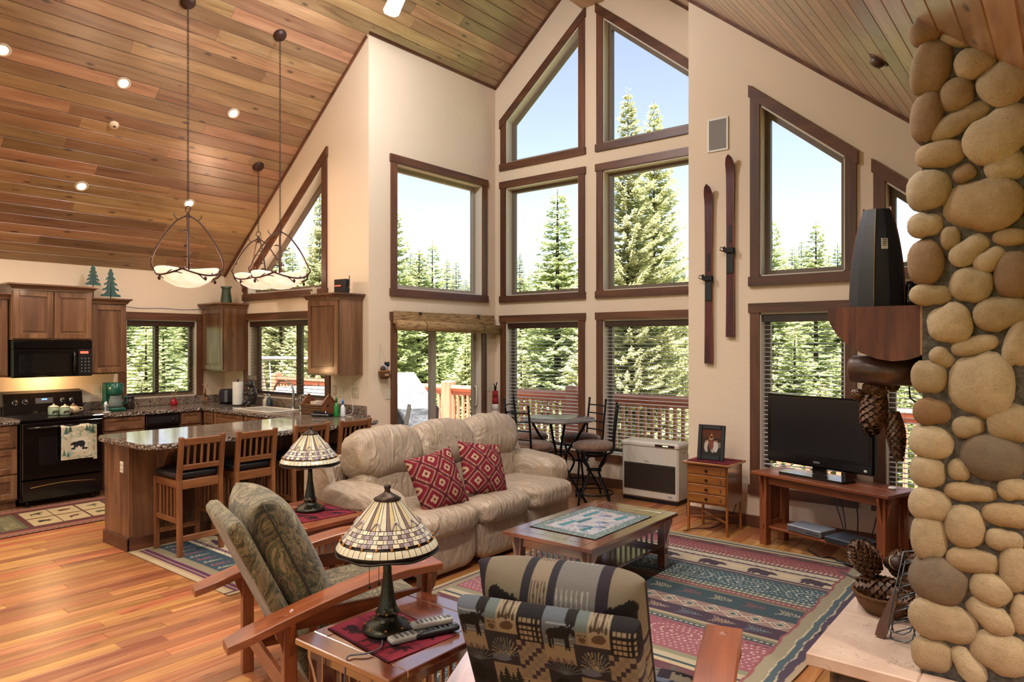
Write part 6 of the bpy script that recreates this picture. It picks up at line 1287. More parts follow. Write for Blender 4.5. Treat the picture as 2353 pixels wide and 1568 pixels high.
# ---------------- stained glass lamps
def gl(nm, c, e): 
    t = T(nm); g = t.n('TexCoord').outputs['Object']; n_ = t.n('TexNoise', {'Vector': g, 'Scale': 35, 'Detail': 3, 'Distortion': 1}).outputs[0]
    l = lin(c); t.set(col=t.mix(n_, (*[x*.7 for x in l], 1), (*[min(1, x*1.15) for x in l], 1)), rough=.12, spec=.6); return t.m
G_CR, G_LI, G_AM, G_BR = gl('cream_glass', 'd0c8b0', 0), gl('lilac_glass', 'a29699', 0), gl('amber_glass', 'cbb98c', 0), gl('mauve_glass', '7d6c6a', 0)
M_LEAD = plain('lead_came', '241c18', .4, .5); M_BRZ = plain('lamp_bronze', '37362f', .32, .85, var=.3, scale=60, bump=.2)
t = T('amber_jewel'); t.set(col=c4('b0701c'), rough=.08, spec=.8); M_JEW = t.m
PANE = {}
def lamp(label, loc, k=1.0, rz=0):
    o = thing('table_lamp', label, 'lamp', loc, rz, 'stained-glass table lamps'); n = 20
    b = MB(); b.lathe([(0, 0), (.094, 0), (.098, .008), (.096, .018), (.080, .030), (.055, .040), (.042, .055), (.040, .066), (.046, .072), (.047, .078), (.040, .084), (.035, .10), (.026, .15), (.019, .20), (.016, .235), (.017, .245), (.015, .25), (.014, .37), (0, .37)], 28); b.build('base', M_BRZ, o)
    for j in range(8):
        a = j*PI/4; b = MB(); b.blob((.044*cos(a), .044*sin(a), .075), (.005, .005, .005), n=(6, 5)); b.blob((.085*cos(a), .085*sin(a), .028), (.005, .005, .004), n=(6, 5)); b.build('jewel', M_JEW, o)
    # shade cone profile: radius at height
    prof = [(.048, .515), (.125, .425), (.172, .370), (.196, .335), (.198, .318)]
    def rz_(s_):
        L = [0]; 
        for i in range(4): L.append(L[-1]+math.hypot(prof[i+1][0]-prof[i][0], prof[i+1][1]-prof[i][1]))
        d = s_*L[-1]
        for i in range(4):
            if d <= L[i+1] or i == 3: f = (d-L[i])/(L[i+1]-L[i]); return prof[i][0]+f*(prof[i+1][0]-prof[i][0]), prof[i][1]+f*(prof[i+1][1]-prof[i][1])
    b = MB(); b.lathe([(r_-.002, z) for r_, z in prof]+[(r_-.004, z) for r_, z in reversed(prof)], 60); sh = b.build('shade', M_LEAD, o)
    def pane(s0, s1, a0, a1, m, key, gap=.0022):
        kk = (key, s0, s1, a1-a0, m.name)
        if kk not in PANE:
            b = MB(); ns = 3; vs = []; (r0, z0), (r1, z1) = rz_(s0), rz_(s1); hw = (a1-a0)/2
            for i in range(ns+1):
                for sgn_ in (-1, 1):
                    r_, z = rz_(s0+(s1-s0)*i/ns); 
                    if i == 0: z -= gap*.5
                    if i == ns: z += gap*.5
                    a = sgn_*(hw-gap/2/r_); vs.append(((r_+.0012)*cos(a), (r_+.0012)*sin(a), z+.0012))
            mid = []
            b.add(vs, [(2*i, 2*i+1, 2*i+3, 2*i+2) for i in range(ns)]); me = b.mesh('pane'); me.materials.append(m); PANE[kk] = me
        link('pane', PANE[kk], None, sh, rot=(0, 0, (a0+a1)/2))
    st_ = 2*PI/n
    for j in range(n):
        a = j*st_
        pane(.0, .50, a, a+st_*.60, G_CR if j % 2 else G_AM, 'u'); pane(.0, .50, a+st_*.60, a+st_, G_BR if j % 2 else G_CR, 'u2')
    rows = [(.50, .57), (.57, .64), (.64, .71), (.71, .78)]
    for i, (s0, s1) in enumerate(rows):
        nn = 26; w_ = 2*PI/nn
        for j in range(nn):
            a = (j+.5*(i % 2))*w_; pane(s0, s1, a, a+w_*.64, G_LI if (i+j) % 2 else G_CR, 'w'); pane(s0, s1, a+w_*.64, a+w_, G_BR if i % 2 else G_CR, 'v')
    nn = 44; w_ = 2*PI/nn
    for j in range(nn): pane(.82, .945, j*w_, (j+1)*w_, G_CR, 'b')
    for j in range(10):                               # arches between the wedge panes
        a = (j+.3)*2*PI/10; b = MB(); P_ = []
        for u in np.linspace(0, 1, 9): s_ = .50-.13*sin(PI*u); r_, z = rz_(s_); aa = a+(u-.5)*.30; P_.append(((r_+.002)*cos(aa), (r_+.002)*sin(aa), z+.002))
        b.tube(P_, .0042, 5); b.build('arch_glass', G_LI, sh)
    for j in range(20): a = j*st_; r_, z = rz_(.80); b = MB(); b.blob(((r_+.002)*cos(a), (r_+.002)*sin(a), z+.002), (.0055, .0055, .0055), n=(8, 6)); b.build('jewel', M_JEW, sh)
    b = MB(); P_ = [((.197+.002*sin(9*a))*cos(a), (.197+.002*sin(9*a))*sin(a), .316+.003*sin(7*a)) for a in np.linspace(0, 2*PI, 73)[:-1]]; b.tube(P_, .0045, 6, closed=True); b.build('rim', M_LEAD, sh)
    b = MB(); b.lathe([(.052, .512), (.054, .518), (.030, .532), (.014, .542), (.010, .552), (.014, .560), (.012, .570), (0, .574)], 24); b.build('finial_cap', plain('finial_bronze', '3f332c', .4, .8), o)
    for a, L in ((-1.2, .12), (-2.2, .15)):
        x, y = .07*cos(a), .07*sin(a); b = MB(); b.tube([(x, y, .33), (x, y, .33-L)], .0012, 5); b.blob((x, y, .33-L-.006), (.0065, .0065, .0065), n=(8, 6)); b.build('pull_chain', M_BRZ, o)
    b = MB(); b.tube([(.0, 0, .36), (.05, 0, .365), (.09, 0, .36)], .006, 6); b.tube([(.0, 0, .36), (-.05, 0, .365), (-.09, 0, .36)], .006, 6); b.build('socket_arm', M_BRZ, o)
    return o
LZ = .5255
lamp('stained-glass table lamp on the foreground end table', (-2.10, 1.835, LZ)); lamp('stained-glass table lamp on the end table beside the sofa', (-4.02, 2.83, LZ), rz=.4)
# runners under the lamps
def runner(label, pts, z, seed, fold=True):
    cv = Canvas(.46, .34, .002, '7c2434'); q = random.Random(seed)
    for x, y in ((.09, .08), (.25, .07), (.37, .10), (.08, .24), (.22, .26), (.36, .25)): (cv.bear if q.random() < .5 else cv.moose)(x, y, .09, '2e1218')
    cv.rect(0, 0, .46, .012, '4a1420'); cv.rect(0, .328, .46, .34, '4a1420'); [cv.line(0, .165+.01*k, .46, .165+.01*k, .002, '52202a') for k in range(2)]
    (x0, y0), (x1, y1), (x2, y2), (x3, y3) = pts
    o = sheet('lamp_runner', cv, 80, 60, lambda u, v: ((1-u)*(1-v)*x0+u*(1-v)*x1+u*v*x2+(1-u)*v*x3, (1-u)*(1-v)*y0+u*(1-v)*y1+u*v*y2+(1-u)*v*y3, z+.0028+.0012*sin(u*14+v*4)*(1 if fold else 0)), attr_mat('runner_print', .9, .3, 400), thick=.003); return tag(o, label, 'table mat')
runner('dark red animal-print mat under the foreground lamp and remotes', [(-2.30, 1.70), (-1.885, 1.65), (-1.86, 1.975), (-2.30, 2.0)], .5206, 1); runner('red animal-print mat under the lamp beside the sofa', [(-4.17, 2.66), (-3.78, 2.60), (-3.74, 3.0), (-4.12, 3.02)], .5206, 2, False)
def paper(label, c, rz, w_, h, z, col): b = MB(); b.box((-w_/2, -h/2, 0), (w_/2, h/2, .0012)); o = tag(b.build('envelope', plain('paper_'+col, col, .9)), label, 'paper'); o.location = (*c, z); o.rotation_euler = (0, 0, rz)
paper('white sheet of paper under the red mat beside the sofa', (-4.17, 2.66), .5, .24, .16, .5206, 'd8d2c8'); paper('tan printed card at the corner of the sofa end table', (-4.24, 2.72), .2, .14, .10, .5222, 'c9a878')
# lamp cord
cable('lamp_wire', 'grey lamp cord hanging over the foreground table edge', smooth_pts([(-2.03, 1.75, .531), (-1.985, 1.70, .531), (-1.99, 1.645, .530), (-2.02, 1.61, .528), (-2.03, 1.583, .522), (-2.03, 1.575, .45), (-2.03, 1.572, .2)]), .0035, plain('grey_cord', '55535a', .4)); cable('lamp_wire', 'black lamp cord trailing across the sofa end table', smooth_pts([(-3.94, 2.88, .53), (-3.85, 2.97, .53), (-3.74, 3.04, .53), (-3.70, 3.13, .527), (-3.69, 3.158, .50), (-3.69, 3.16, .3)]), .003, M_BLK2)
# remotes
def remote(label, loc, rz, L, w_, body, keys, tilt=0, rows=7):
    o = thing('remote_control', label, 'remote control', loc, rz); o.rotation_euler = (tilt, 0, rz); b = MB(); b.blob((0, 0, .011), (w_/2, L/2, .011), (.35, .3), (28, 8)); b.build('body', plain('remote_'+body, body, .35), o)
    for r_ in range(rows):
        for c in range(3): b = MB(); b.cbox(((c-1)*w_*.25, -L*.36+r_*L*.11, .0225), (w_*.15, L*.05, .003), .001); b.build('key', plain('key_'+keys, keys, .5), o)
    b = MB(); b.cyl((0, L*.40, .021), (0, L*.40, .0235), w_*.22, n=14); b.build('pad', plain('key_'+keys, keys, .5), o)
remote('long silver-grey remote control lying on the red mat', (-1.965, 1.845, .5265), -.30, .20, .055, '9b9a94', '4a4a4c'); remote('black remote control under the rounded grey one', (-1.925, 1.93, .5265), -.35, .19, .05, '16181c', '5a5c60'); remote('rounded light grey remote control resting on top of the others', (-1.955, 1.935, .551), -.42, .17, .048, 'a8a49c', '5b5b5c', 0)
# ---------------- rugs
def rug_canvas(wm, hm, res=.004):
    """x across (left..right border), y from the near edge to the far edge"""
    cv = Canvas(wm, hm, res, 'a08f72'); q = random.Random(21); xr = wm-.03; R0 = 0
    TANC, RED, PUR, TEAL, PINK, OLV, CRM, DTE = 'a99877', '84363c', '4b2440', '2f4f57', '8e4350', '6d6a50', 'c4b595', '26404a'
    far = 5.66
    Y = lambda y: hm-(far-y)                          # room y to canvas y
    def band(y0, y1, c, x1=None): cv.rect(.0, Y(y0), (wm-.14) if x1 is None else x1, Y(y1), c)
    def dots(y, c, dx=.034, r_=.008, x1=None, ph=0): [cv.ell(x, Y(y), r_, r_*.8, c) for x in np.arange(.02+ph, (wm-.15), dx)]
    def zig(y, h_, c, wl=.08, wd=.006):
        for x in np.arange(0, wm-.16, wl): cv.line(x, Y(y), x+wl/2, Y(y)+h_, wd, c); cv.line(x+wl/2, Y(y)+h_, x+wl, Y(y), wd, c)
    def fan(x, y, c, s_=1, k=.075):
        for a in np.linspace(.35, PI-.35, 7): cv.line(x, Y(y), x+k*cos(a), Y(y)+s_*k*.75*sin(a), .006, c)
        cv.line(x-k*.2, Y(y), x+k*.2, Y(y), .008, c)
    def treel(x, y, c, c_dark, k=.11):                # pine sprig lying along x
        for i in range(6): f = i/6; [cv.line(x+f*k, Y(y), x+f*k-.035*(1-f), Y(y)+s_*.045*(1-f*.7), .006, c) for s_ in (-1, 1)]
        cv.line(x-.03, Y(y), x+k, Y(y), .007, c)
    def suite(o):
        band(o-.05, o, TANC); band(o-.075, o-.05, DTE); band(o-.11, o-.075, 'b09a70'); band(o-.19, o-.11, '5d2030'); band(o-.42, o-.19, RED)
        for k, x in enumerate(np.arange(.08, wm-.2, .19)): fan(x, o-.13, ('77724e', '4a4636')[k % 2], -1)
        for k in range(3): dots(o-.26-.03*k, 'b98c80', .037, .006, ph=.018*(k % 2))
        dots(o-.37, CRM, .034, .011); dots(o-.40, 'cbb99a', .034, .011)
        band(o-.435, o-.42, DTE); band(o-.50, o-.435, CRM); zig(o-.49, .035, '7f7a5c', .07); band(o-.53, o-.50, PUR); dots(o-.515, CRM, .05, .006)
        band(o-.70, o-.53, 'b5a382')
        for k, x in enumerate(np.arange(.12, wm-.2, .37)): cv.bear(x, Y(o-.615), .17, '3a2338', 1); cv.ell(x+.2, Y(o-.60), .06, .03, 'c3aa80')
        band(o-.725, o-.70, PUR); band(o-.745, o-.725, '8c8a6a'); band(o-.765, o-.745, PUR)
        band(o-1.09, o-.765, TEAL)
        for k in range(9): dots(o-.79-.028*k, 'a9aa9a', .036, .0062, ph=.018*(k % 2))
        for x in np.arange(.05, wm-.4, .46):
            for r_ in (.06, .11, .16): [cv.ell(x+.2+r_*1.25*cos(a), Y(o-.93)+r_*.7*sin(a), .006, .006, 'c3c3b4') for a in np.arange(0, 2*PI, .028/r_)]
        dots(o-1.07, CRM, .036, .012); dots(o-1.115, CRM, .036, .010)
        band(o-1.13, o-1.09, '5f6a5a'); dots(o-1.11, CRM, .036, .012); band(o-1.19, o-1.13, '7c3238'); dots(o-1.16, 'b9a78c', .032, .010)
        band(o-1.22, o-1.19, OLV); band(o-1.44, o-1.22, DTE)
        for k, x in enumerate(np.arange(.1, wm-.3, .21)): treel(x, o-1.31, ('8a3844', 'b5a67c')[k % 2], DTE)
        band(o-1.58, o-1.44, '8c6a60')
        for x in np.arange(0, wm-.2, .14):
            for k, c in ((.07, CRM), (.056, '6a3a40'), (.042, 'b6a68a'), (.024, '34504f')): cv.poly([(x, Y(o-1.51)), (x+k, Y(o-1.51)+k), (x+2*k, Y(o-1.51)), (x+k, Y(o-1.51)-k)] if False else [(x+.07-k, Y(o-1.51)), (x+.07, Y(o-1.51)+k*.95), (x+.07+k, Y(o-1.51)), (x+.07, Y(o-1.51)-k*.95)], c)
        band(o-1.73, o-1.58, '3c2038')
        for k, x in enumerate(np.arange(.03, wm-.3, .21)): treel(x, o-1.655, ('a8896a', '56707a')[k % 2], PUR)
        band(o-1.76, o-1.73, 'a08c6a'); band(o-1.79, o-1.76, OLV); band(o-1.83, o-1.79, DTE); dots(o-1.81, CRM, .034, .010)
        band(o-2.20, o-1.83, PINK); dots(o-1.86, '4a2440', .05, .012)
        for k in range(6): dots(o-2.02-.028*k, 'b9938c', .036, .0065, ph=.018*(k % 2))
        for x in np.arange(.05, wm-.4, .46): [[cv.ell(x+.2+r_*1.25*cos(a), Y(o-1.97)+r_*.6*sin(a), .006, .006, 'c9a898') for a in np.arange(0, 2*PI, .028/r_)] for r_ in (.05, .10, .15)]
        band(o-2.25, o-2.20, '7c7a58')
    suite(far); suite(far-2.25)
    # right border, wavy
    wv_ = .005*np.sin(cv.Y*17)+.003*np.sin(cv.Y*41); xx = cv.X+wv_
    for a, b_, c in ((.20, .185, '8a3a40'), (.185, .12, '8f8364'), (.12, .11, 'b7a57e'), (.11, .075, '3f5560'), (.075, .068, 'b7a57e'), (.068, .03, '44304a'), (.03, .0, 'ab8f6c')): cv.put((xx >= wm-a) & (xx < wm-b_+.001), c)
    cv.rect(0, hm-.03, wm, hm, 'a98a58'); cv.rect(0, 0, .03, hm, 'ab9a74'); cv.rect(.03, 0, .05, hm, '5d2a40'); cv.rect(.05, 0, .09, hm, '8f8364')
    return cv
RX0, RX1, RY0, RY1 = -3.36, -1.065, 2.42, 5.66
cvr = rug_canvas(RX1-RX0, RY1-RY0); cvr.a = np.clip((.78*cvr.a+.22*cvr.a.mean(2, keepdims=True))*1.12+.03, 0, 1)
M_RUG = attr_mat('rug_pile', .98, .6, 420)
wav = lambda u, v: .0007*sin(u*23)*sin(v*17)
o = sheet('area_rug', cvr, 420, 560, lambda u, v: (RX0+u*(RX1-RX0)+.008*sin(v*19)*(u > .98), RY0+v*(RY1-RY0), .0105+wav(u, v)), M_RUG, thick=.0095); tag(o, 'large lodge-pattern area rug with red, teal and purple bands', 'rug')
# stool rug: same weave, bands along x
cvs = Canvas(2.5, 1.55, .005, '3c4a50'); big = rug_canvas(2.33, 3.41, .005); big.a = np.clip(big.a*1.2+.03, 0, 1)
ny, nx_ = cvs.a.shape[:2]; src = np.rot90(big.a, 3); hh, ww = min(ny, src.shape[0]), min(nx_, src.shape[1]); cvs.a[:hh, :ww] = src[:hh, :ww]
cvs.rect(0, 0, .05, 1.55, 'b9a382'); cvs.rect(.05, 0, .075, 1.55, 'a5906c'); cvs.rect(.075, 0, .095, 1.55, '5a2a4a'); cvs.rect(.095, 0, .11, 1.55, '9a8a70'); cvs.rect(.11, 0, .145, 1.55, '5a2a4a'); cvs.rect(.145, 0, .22, 1.55, '8c8068'); cvs.rect(.22, 0, .46, 1.55, '3c4c56')
for k, y in enumerate(np.arange(.06, 1.5, .105)): [cvs.line(.27+.02*i, y, .27+.02*i-.0, y+.04*(1-i/7), .008, ('9a5a62', 'a8a084')[k % 2]) or cvs.line(.27+.02*i, y, .27+.02*i, y-.04*(1-i/7), .008, ('9a5a62', 'a8a084')[k % 2]) for i in range(6)]; cvs.line(.25, y, .40, y, .008, ('9a5a62', 'a8a084')[k % 2])
cvs.rect(0, 0, 2.5, .035, 'ab9a74'); cvs.rect(0, 1.515, 2.5, 1.55, 'ab9a74'); cvs.rect(0, .035, 2.5, .06, '5a2a4a')
o = sheet('stool_rug', cvs, 220, 140, lambda u, v: (-4.30-v*1.52, 2.40+u*2.42, .0052+wav(u, v)), M_RUG, thick=.0045); tag(o, 'lodge-pattern rug lying under the bar stools', 'rug')
# kitchen mat
cvk = Canvas(2.2, 1.12, .006, '5e3a30'); q = random.Random(8)
cvk.rect(.04, .04, 2.16, 1.08, '8a5a4a'); cvk.rect(.10, .14, 2.1, .98, '5a3430')
for e in (.02, 1.09): [cvk.line(x, e, x+.03, e+.012, .012, 'a59a84') for x in np.arange(0, 2.2, .055)]
cvk.rect(.12, .2, .50, .92, '7c4c44'); [cvk.line(.16+.05*k, .25, .2+.05*k, .9, .014, q.choice(['3c2c30', '6a3038', '94604e'])) for k in range(6)]
for b0 in (.55, 1.65): cvk.rect(b0, .22, b0+.22, .9, '5f5a40'); [cvk.line(b0+.04, .3+.06*k, b0+.17, .32+.06*k, .012, 'b0a480') for k in range(9)]
for i in range(3):
    for j in range(2): x, y = .82+i*.27, .24+j*.34; cvk.rect(x, y, x+.25, y+.31, 'b5a078'); (cvk.moose if (i+j) % 2 else cvk.bear)(x+.12, y+.17, .11, ('33241f', '5c2a26', '4c4a30')[i])
o = sheet('kitchen_mat', cvk, 200, 110, lambda u, v: (-8.17+(1-v)*1.12, 1.55+u*2.0-.1*(1-v), .0072), attr_mat('mat_print', .95, .3, 300), thick=.0065); tag(o, 'dark lodge-print kitchen mat in front of the range', 'rug')
# ---------------- bistro set
M_BI = plain('black_iron', '17181c', .38, .7)
bt_ = thing('bistro_table', 'round stone-top bistro table on bowed iron legs in the bay', 'table', (-4.22, 6.04, 0))
t = T('slate'); g = t.n('TexCoord').outputs['Object']; n_ = t.n('TexNoise', {'Vector': g, 'Scale': 6, 'Detail': 6}).outputs[0]; t.set(col=t.ramp(n_, [(.3, '4b4a4c'), (.7, '77706a')]), rough=.25, nrm=t.bump(n_, .3, .01))
b = MB(); b.lathe([(0, .845), (.375, .845), (.383, .852), (.380, .87), (0, .87)], 40); b.build('top', t.m, bt_)
for k in range(4):
    a = k*PI/2+.35; d = Vector((cos(a), sin(a), 0)); b = MB(); b.tube(smooth_pts([d*.30+Vector((0, 0, .84)), d*.22+Vector((0, 0, .70)), d*.09+Vector((0, 0, .50)), d*.10+Vector((0, 0, .32)), d*.22+Vector((0, 0, .12)), d*.30+Vector((0, 0, .0))]), .014, 8); b.build('leg', M_BI, bt_)
b = MB(); b.tube([(.10*cos(a), .10*sin(a), .50) for a in np.linspace(0, 2*PI, 21)[:-1]], .009, 6, closed=True); b.build('ring', M_BI, bt_)
t = T('brown_suede'); g = t.n('TexCoord').outputs['Object']; n_ = t.n('TexNoise', {'Vector': g, 'Scale': 40, 'Detail': 4}).outputs[0]; t.set(col=t.ramp(n_, [(.3, '5c4236'), (.7, '7b5d4c')]), rough=.85, sheen=.3, spec=.2); M_SUE = t.m
def bistro_stool():
    o = thing('bistro_stool', '', 'stool', group='iron bistro stools round the bay table')
    b = MB(); b.blob((0, 0, .605), (.225, .225, .052), (.75, 1), (32, 12)); b.build('seat', M_SUE, o)
    b = MB(); b.tube([(.19*cos(a), .19*sin(a), .545) for a in np.linspace(0, 2*PI, 25)[:-1]], .009, 6, closed=True); b.cyl((0, 0, .50), (0, 0, .55), .10, n=16); b.build('seat_ring', M_BI, o)
    for k in range(4):
        a = k*PI/2+PI/4; d = Vector((cos(a), sin(a), 0)); b = MB(); b.tube(smooth_pts([d*.17+Vector((0, 0, .53)), d*.15+Vector((0, 0, .46)), d*.075+Vector((0, 0, .37)), d*.085+Vector((0, 0, .29)), d*.16+Vector((0, 0, .16)), d*.215+Vector((0, 0, .06)), d*.225+Vector((0, 0, 0))]), .0115, 8); b.build('leg', M_BI, o)
    b = MB(); b.tube([(.195*cos(a), .195*sin(a), .13) for a in np.linspace(0, 2*PI, 29)[:-1]], .008, 6, closed=True); b.build('foot_ring', M_BI, o)
    b = MB(); [b.cyl((-.07+.035*k, -.075, .36), (-.07+.035*k, .075, .36), .005, n=6) for k in range(5)]; b.build('grid', M_BI, o)
    for s_ in (-1, 1):
        b = MB(); b.tube(smooth_pts([(s_*.15, -.14, .54), (s_*.155, -.19, .60), (s_*.155, -.205, .75), (s_*.155, -.235, 1.02)]), .0115, 8); b.blob((s_*.155, -.236, 1.028), (.015, .015, .015), n=(8, 6)); b.build('back_post', M_BI, o)
    for z in (.69, .78, .87, .96):
        y = -.20-(z-.7)*.11; b = MB(); b.tube([(-.155, y, z), (0, y-.018, z), (.155, y, z)], .008, 6); b.build('back_rung', M_BI, o)
    return o
bs = bistro_stool()
for i, (x, y, rz, lb) in enumerate(((-4.33, 5.72, -.05, 'iron bistro stool nearest the sofa corner'), (-4.80, 6.28, -1.25, 'iron bistro stool at the far left side of the bistro table'), (-4.26, 6.52, 2.75, 'iron bistro stool against the bay window wall'), (-3.83, 6.12, 2.13, 'iron bistro stool next to the white heater, seen from the side'))):
    s_ = bs if i == 0 else copy_tree(bs); s_.location = (x, y, 0); s_.rotation_euler = (0, 0, rz); s_['label'] = lb
# ---------------- heater
ht = thing('gas_heater', 'white freestanding gas heater with black louvres under the bay window', 'heater', (-3.44, 6.70, 0)); M_HT = plain('heater_white', 'c9c1b4', .35)
b = MB(); b.box((-.325, -.13, .035), (.325, .13, .63), .018); b.build('cabinet', M_HT, ht); b = MB(); b.box((-.315, -.12, 0), (.315, .12, .036)); b.build('plinth', M_BLK2, ht)
b = MB(); b.box((-.335, -.14, .57), (.335, .135, .625), .016); b.build('top_cover', M_HT, ht)
b = MB(); b.box((-.295, -.134, .12), (.295, -.129, .40), .003); gr = b.build('louvre_panel', plain('louvre_back', '1d1512', .5), ht)
for k in range(19): pbox(gr, 'louvre', (-.29, -.141, .128+k*.0143), (.29, -.1335, .1335+k*.0143), plain('louvre_black', '4a3c34', .35), .001)
b = MB(); b.box((.07, -.145, .585), (.29, -.10, .612), .004); cp = b.build('control_panel', plain('panel_maroon', '3a2024', .3), ht)
t = T('green_led'); t.set(em=(.6, .9, .2, 1), ems=.8); b = MB(); b.box((.16, -.1465, .595), (.22, -.1445, .605)); b.build('display', t.m, cp)
text('brand_mark', 'Rinnai', .022, plain('brand_grey', '4a4745', .5), ht, (-.03, -.1305, .425), (PI/2, 0, 0)); b = MB(); b.box((.21, -.1315, .065), (.27, -.1295, .10)); lb_ = b.build('rating_label', plain('label_paper', 'c9c6c0', .8), ht)
for k in range(4): pbox(lb_, 'print_line', (.214, -.1325, .07+.007*k), (.262-.008*(k % 2), -.1312, .0725+.007*k), plain('label_print', '3a3a40', .8), 0)
b = MB(); b.lathe([(.0, .0), (.02, .0), (.02, .003), (0, .003)], 12, M=Matrix.Translation((.3255, 0, .54)) @ Matrix.Rotation(PI/2, 4, 'Y')); b.build('side_handle', plain('beige_plastic', 'b8a78a', .5), ht)
# ---------------- small drawer table with photo
stb = thing('drawer_table', 'small oak side table with four numbered drawers beneath the skis', 'side table', (-2.47, 5.945, 0)); M_SO = lambda ax: wood('honey_oak', '8c4f1e', 'b3742f', ax, rough=.3, c3='6b3a14', coat=.3, scale=.9)
w2, d2 = .185, .165
pbox(stb, 'case', (-w2, -d2, .255), (w2, d2, .60), M_SO('z')); pbox(stb, 'top', (-w2-.03, -d2-.035, .60), (w2+.03, d2+.02, .62), M_SO('x'), .006)
for sx in (-1, 1):
    for sy in (-1, 1): pbox(stb, 'leg', (sx*w2-.02*(sx > 0)-.0, sy*d2-.02*(sy > 0), 0), (sx*w2+.02*(sx < 0), sy*d2+.02*(sy < 0), .255), M_SO('z'))
b = MB(); b.bar((-w2+.01, -d2+.01, .13), (w2-.01, d2-.01, .13), .02, .012); b.build('cross_stretcher', M_SO('x'), stb); b = MB(); b.bar((-w2+.01, d2-.01, .118), (w2-.01, -d2+.01, .118), .02, .012); b.build('cross_stretcher', M_SO('x'), stb)
for k in range(4):
    z = .515-.081*k; d = pbox(stb, 'drawer', (-w2+.014, -d2-.012, z), (w2-.014, -d2+.001, z+.074), M_SO('x'), .003); b = MB(); b.cyl((.0, -d2-.012, z+.037), (0, -d2-.03, z+.037), .006, .012, 10); b.build('knob', M_KNOB, d)
    text('number', str(k+1), .045, plain('ink_black', '120d0a', .6), d, (.125, -d2-.0125, z+.03), (PI/2, 0, 0))
runner('dark red cloth on the small drawer table', [(-2.66, 5.78), (-2.28, 5.76), (-2.27, 6.08), (-2.65, 6.10)], .6205, 5, False)
pf = thing('photo_frame', 'black framed family photo on the small drawer table', 'photo frame', (-2.49, 5.90, .6245)); pf.rotation_euler = (-.16, 0, .08)
for a, b_ in (((-.12, -.01, 0), (-.085, .01, .31)), ((.085, -.01, 0), (.12, .01, .31)), ((-.085, -.01, 0), (.085, .01, .04)), ((-.085, -.01, .27), (.085, .01, .31))): pbox(pf, 'frame_bar', a, b_, plain('frame_black', '0e0d0d', .45), .004)
cv = Canvas(.17, .23, .0015, '3a2418'); cv.rect(0, .15, .17, .23, '5a2e1a'); cv.rect(.12, .03, .17, .12, '7c6a58'); cv.rect(0, 0, .17, .07, '2c2622'); cv.poly([(.085, .20), (.055, .13), (.115, .13)], 'b07a30'); q = random.Random(2)
for x, y, c in ((.045, .12, 'b8a894'), (.075, .11, '26262a'), (.10, .115, 'a89a92'), (.125, .12, 'c2b8b0'), (.085, .14, '7c4030')): cv.ell(x, y-.04, .022, .05, c); cv.ell(x, y+.012, .012, .015, 'b08468'); cv.ell(x, y+.022, .013, .010, '2a1a14')
o = sheet('photo', cv, 70, 95, lambda u, v: (-.085+u*.17, -.002, .04+v*.23), attr_mat('photo_print', .4, 0, 10), pf)
b = MB(); b.bar((0, .01, .20), (0, .11, .005), .05, .004); b.build('easel_back', M_BLK2, pf)
# ---------------- TV stand and TV
rzs = -math.radians(19.3); Fr = Vector((cos(rzs), sin(rzs), 0)); Up = Vector((-sin(rzs), cos(rzs), 0)); fl_leg = Vector((-1.995, 5.80, 0))
tvw, tvd, tvh = 1.16, .40, .60
ctr = fl_leg+Fr*(tvw/2-.07)+Up*(tvd/2-.07)
tvs = mission_table('tv_stand', 'oak mission console table carrying the television', (ctr.x, ctr.y, 0), rzs, tvw, tvd, tvh, oak, 6, ls=.065, over=.05, low=.12, shelf=False, boards=2)
pbox(tvs, 'shelf', (-tvw/2+.09, -.115, .135), (tvw/2-.09, -.01, .155), oak('x')); pbox(tvs, 'shelf', (-tvw/2+.09, .01, .135), (tvw/2-.09, .115, .155), oak('x'))
def on_tv(x, y, z): p = ctr+Fr*x+Up*y; return (p.x, p.y, z)
tv = thing('television', 'black flat-screen television on the console table', 'television', on_tv(-.10, .02, tvh+.0005), rzs+.03); M_TVB = plain('tv_gloss', '0a0a0c', .12)
t = T('tv_screen'); t.set(col=(.008, .008, .010, 1), rough=.22, spec=.4); M_SCR = t.m
W_, H_ = .91, .56
b = MB(); b.box((-W_/2, -.03, .075), (W_/2, .04, .075+H_), .012); b.build('housing', M_TVB, tv)
b = MB(); b.box((-W_/2+.035, -.0325, .165), (W_/2-.035, -.0295, .075+H_-.035), .001); b.build('screen', M_SCR, tv)
b = MB(); b.box((-W_/2+.01, -.034, .085), (W_/2-.01, -.029, .150), .003); b.build('speaker_bar', M_TVB, tv); text('brand_mark', 'VIZIO', .022, plain('tv_logo', '9a9a9c', .4), tv, (0, -.0345, .117), (PI/2, 0, 0))
b = MB(); b.cbox((W_/2-.06, -.0345, .108), (.022, .001, .016)); b.build('sticker', plain('label_paper', 'c9c6c0', .8), tv)
b = MB(); b.box((-.06, .0, .02), (.06, .03, .10), .004); b.build('neck', M_TVB, tv); b = MB(); b.prism([(-.27, -.13), (.27, -.13), (.30, .0), (.20, .11), (-.20, .11), (-.30, .0)], 0, .018); b.build('foot', M_TVB, tv)
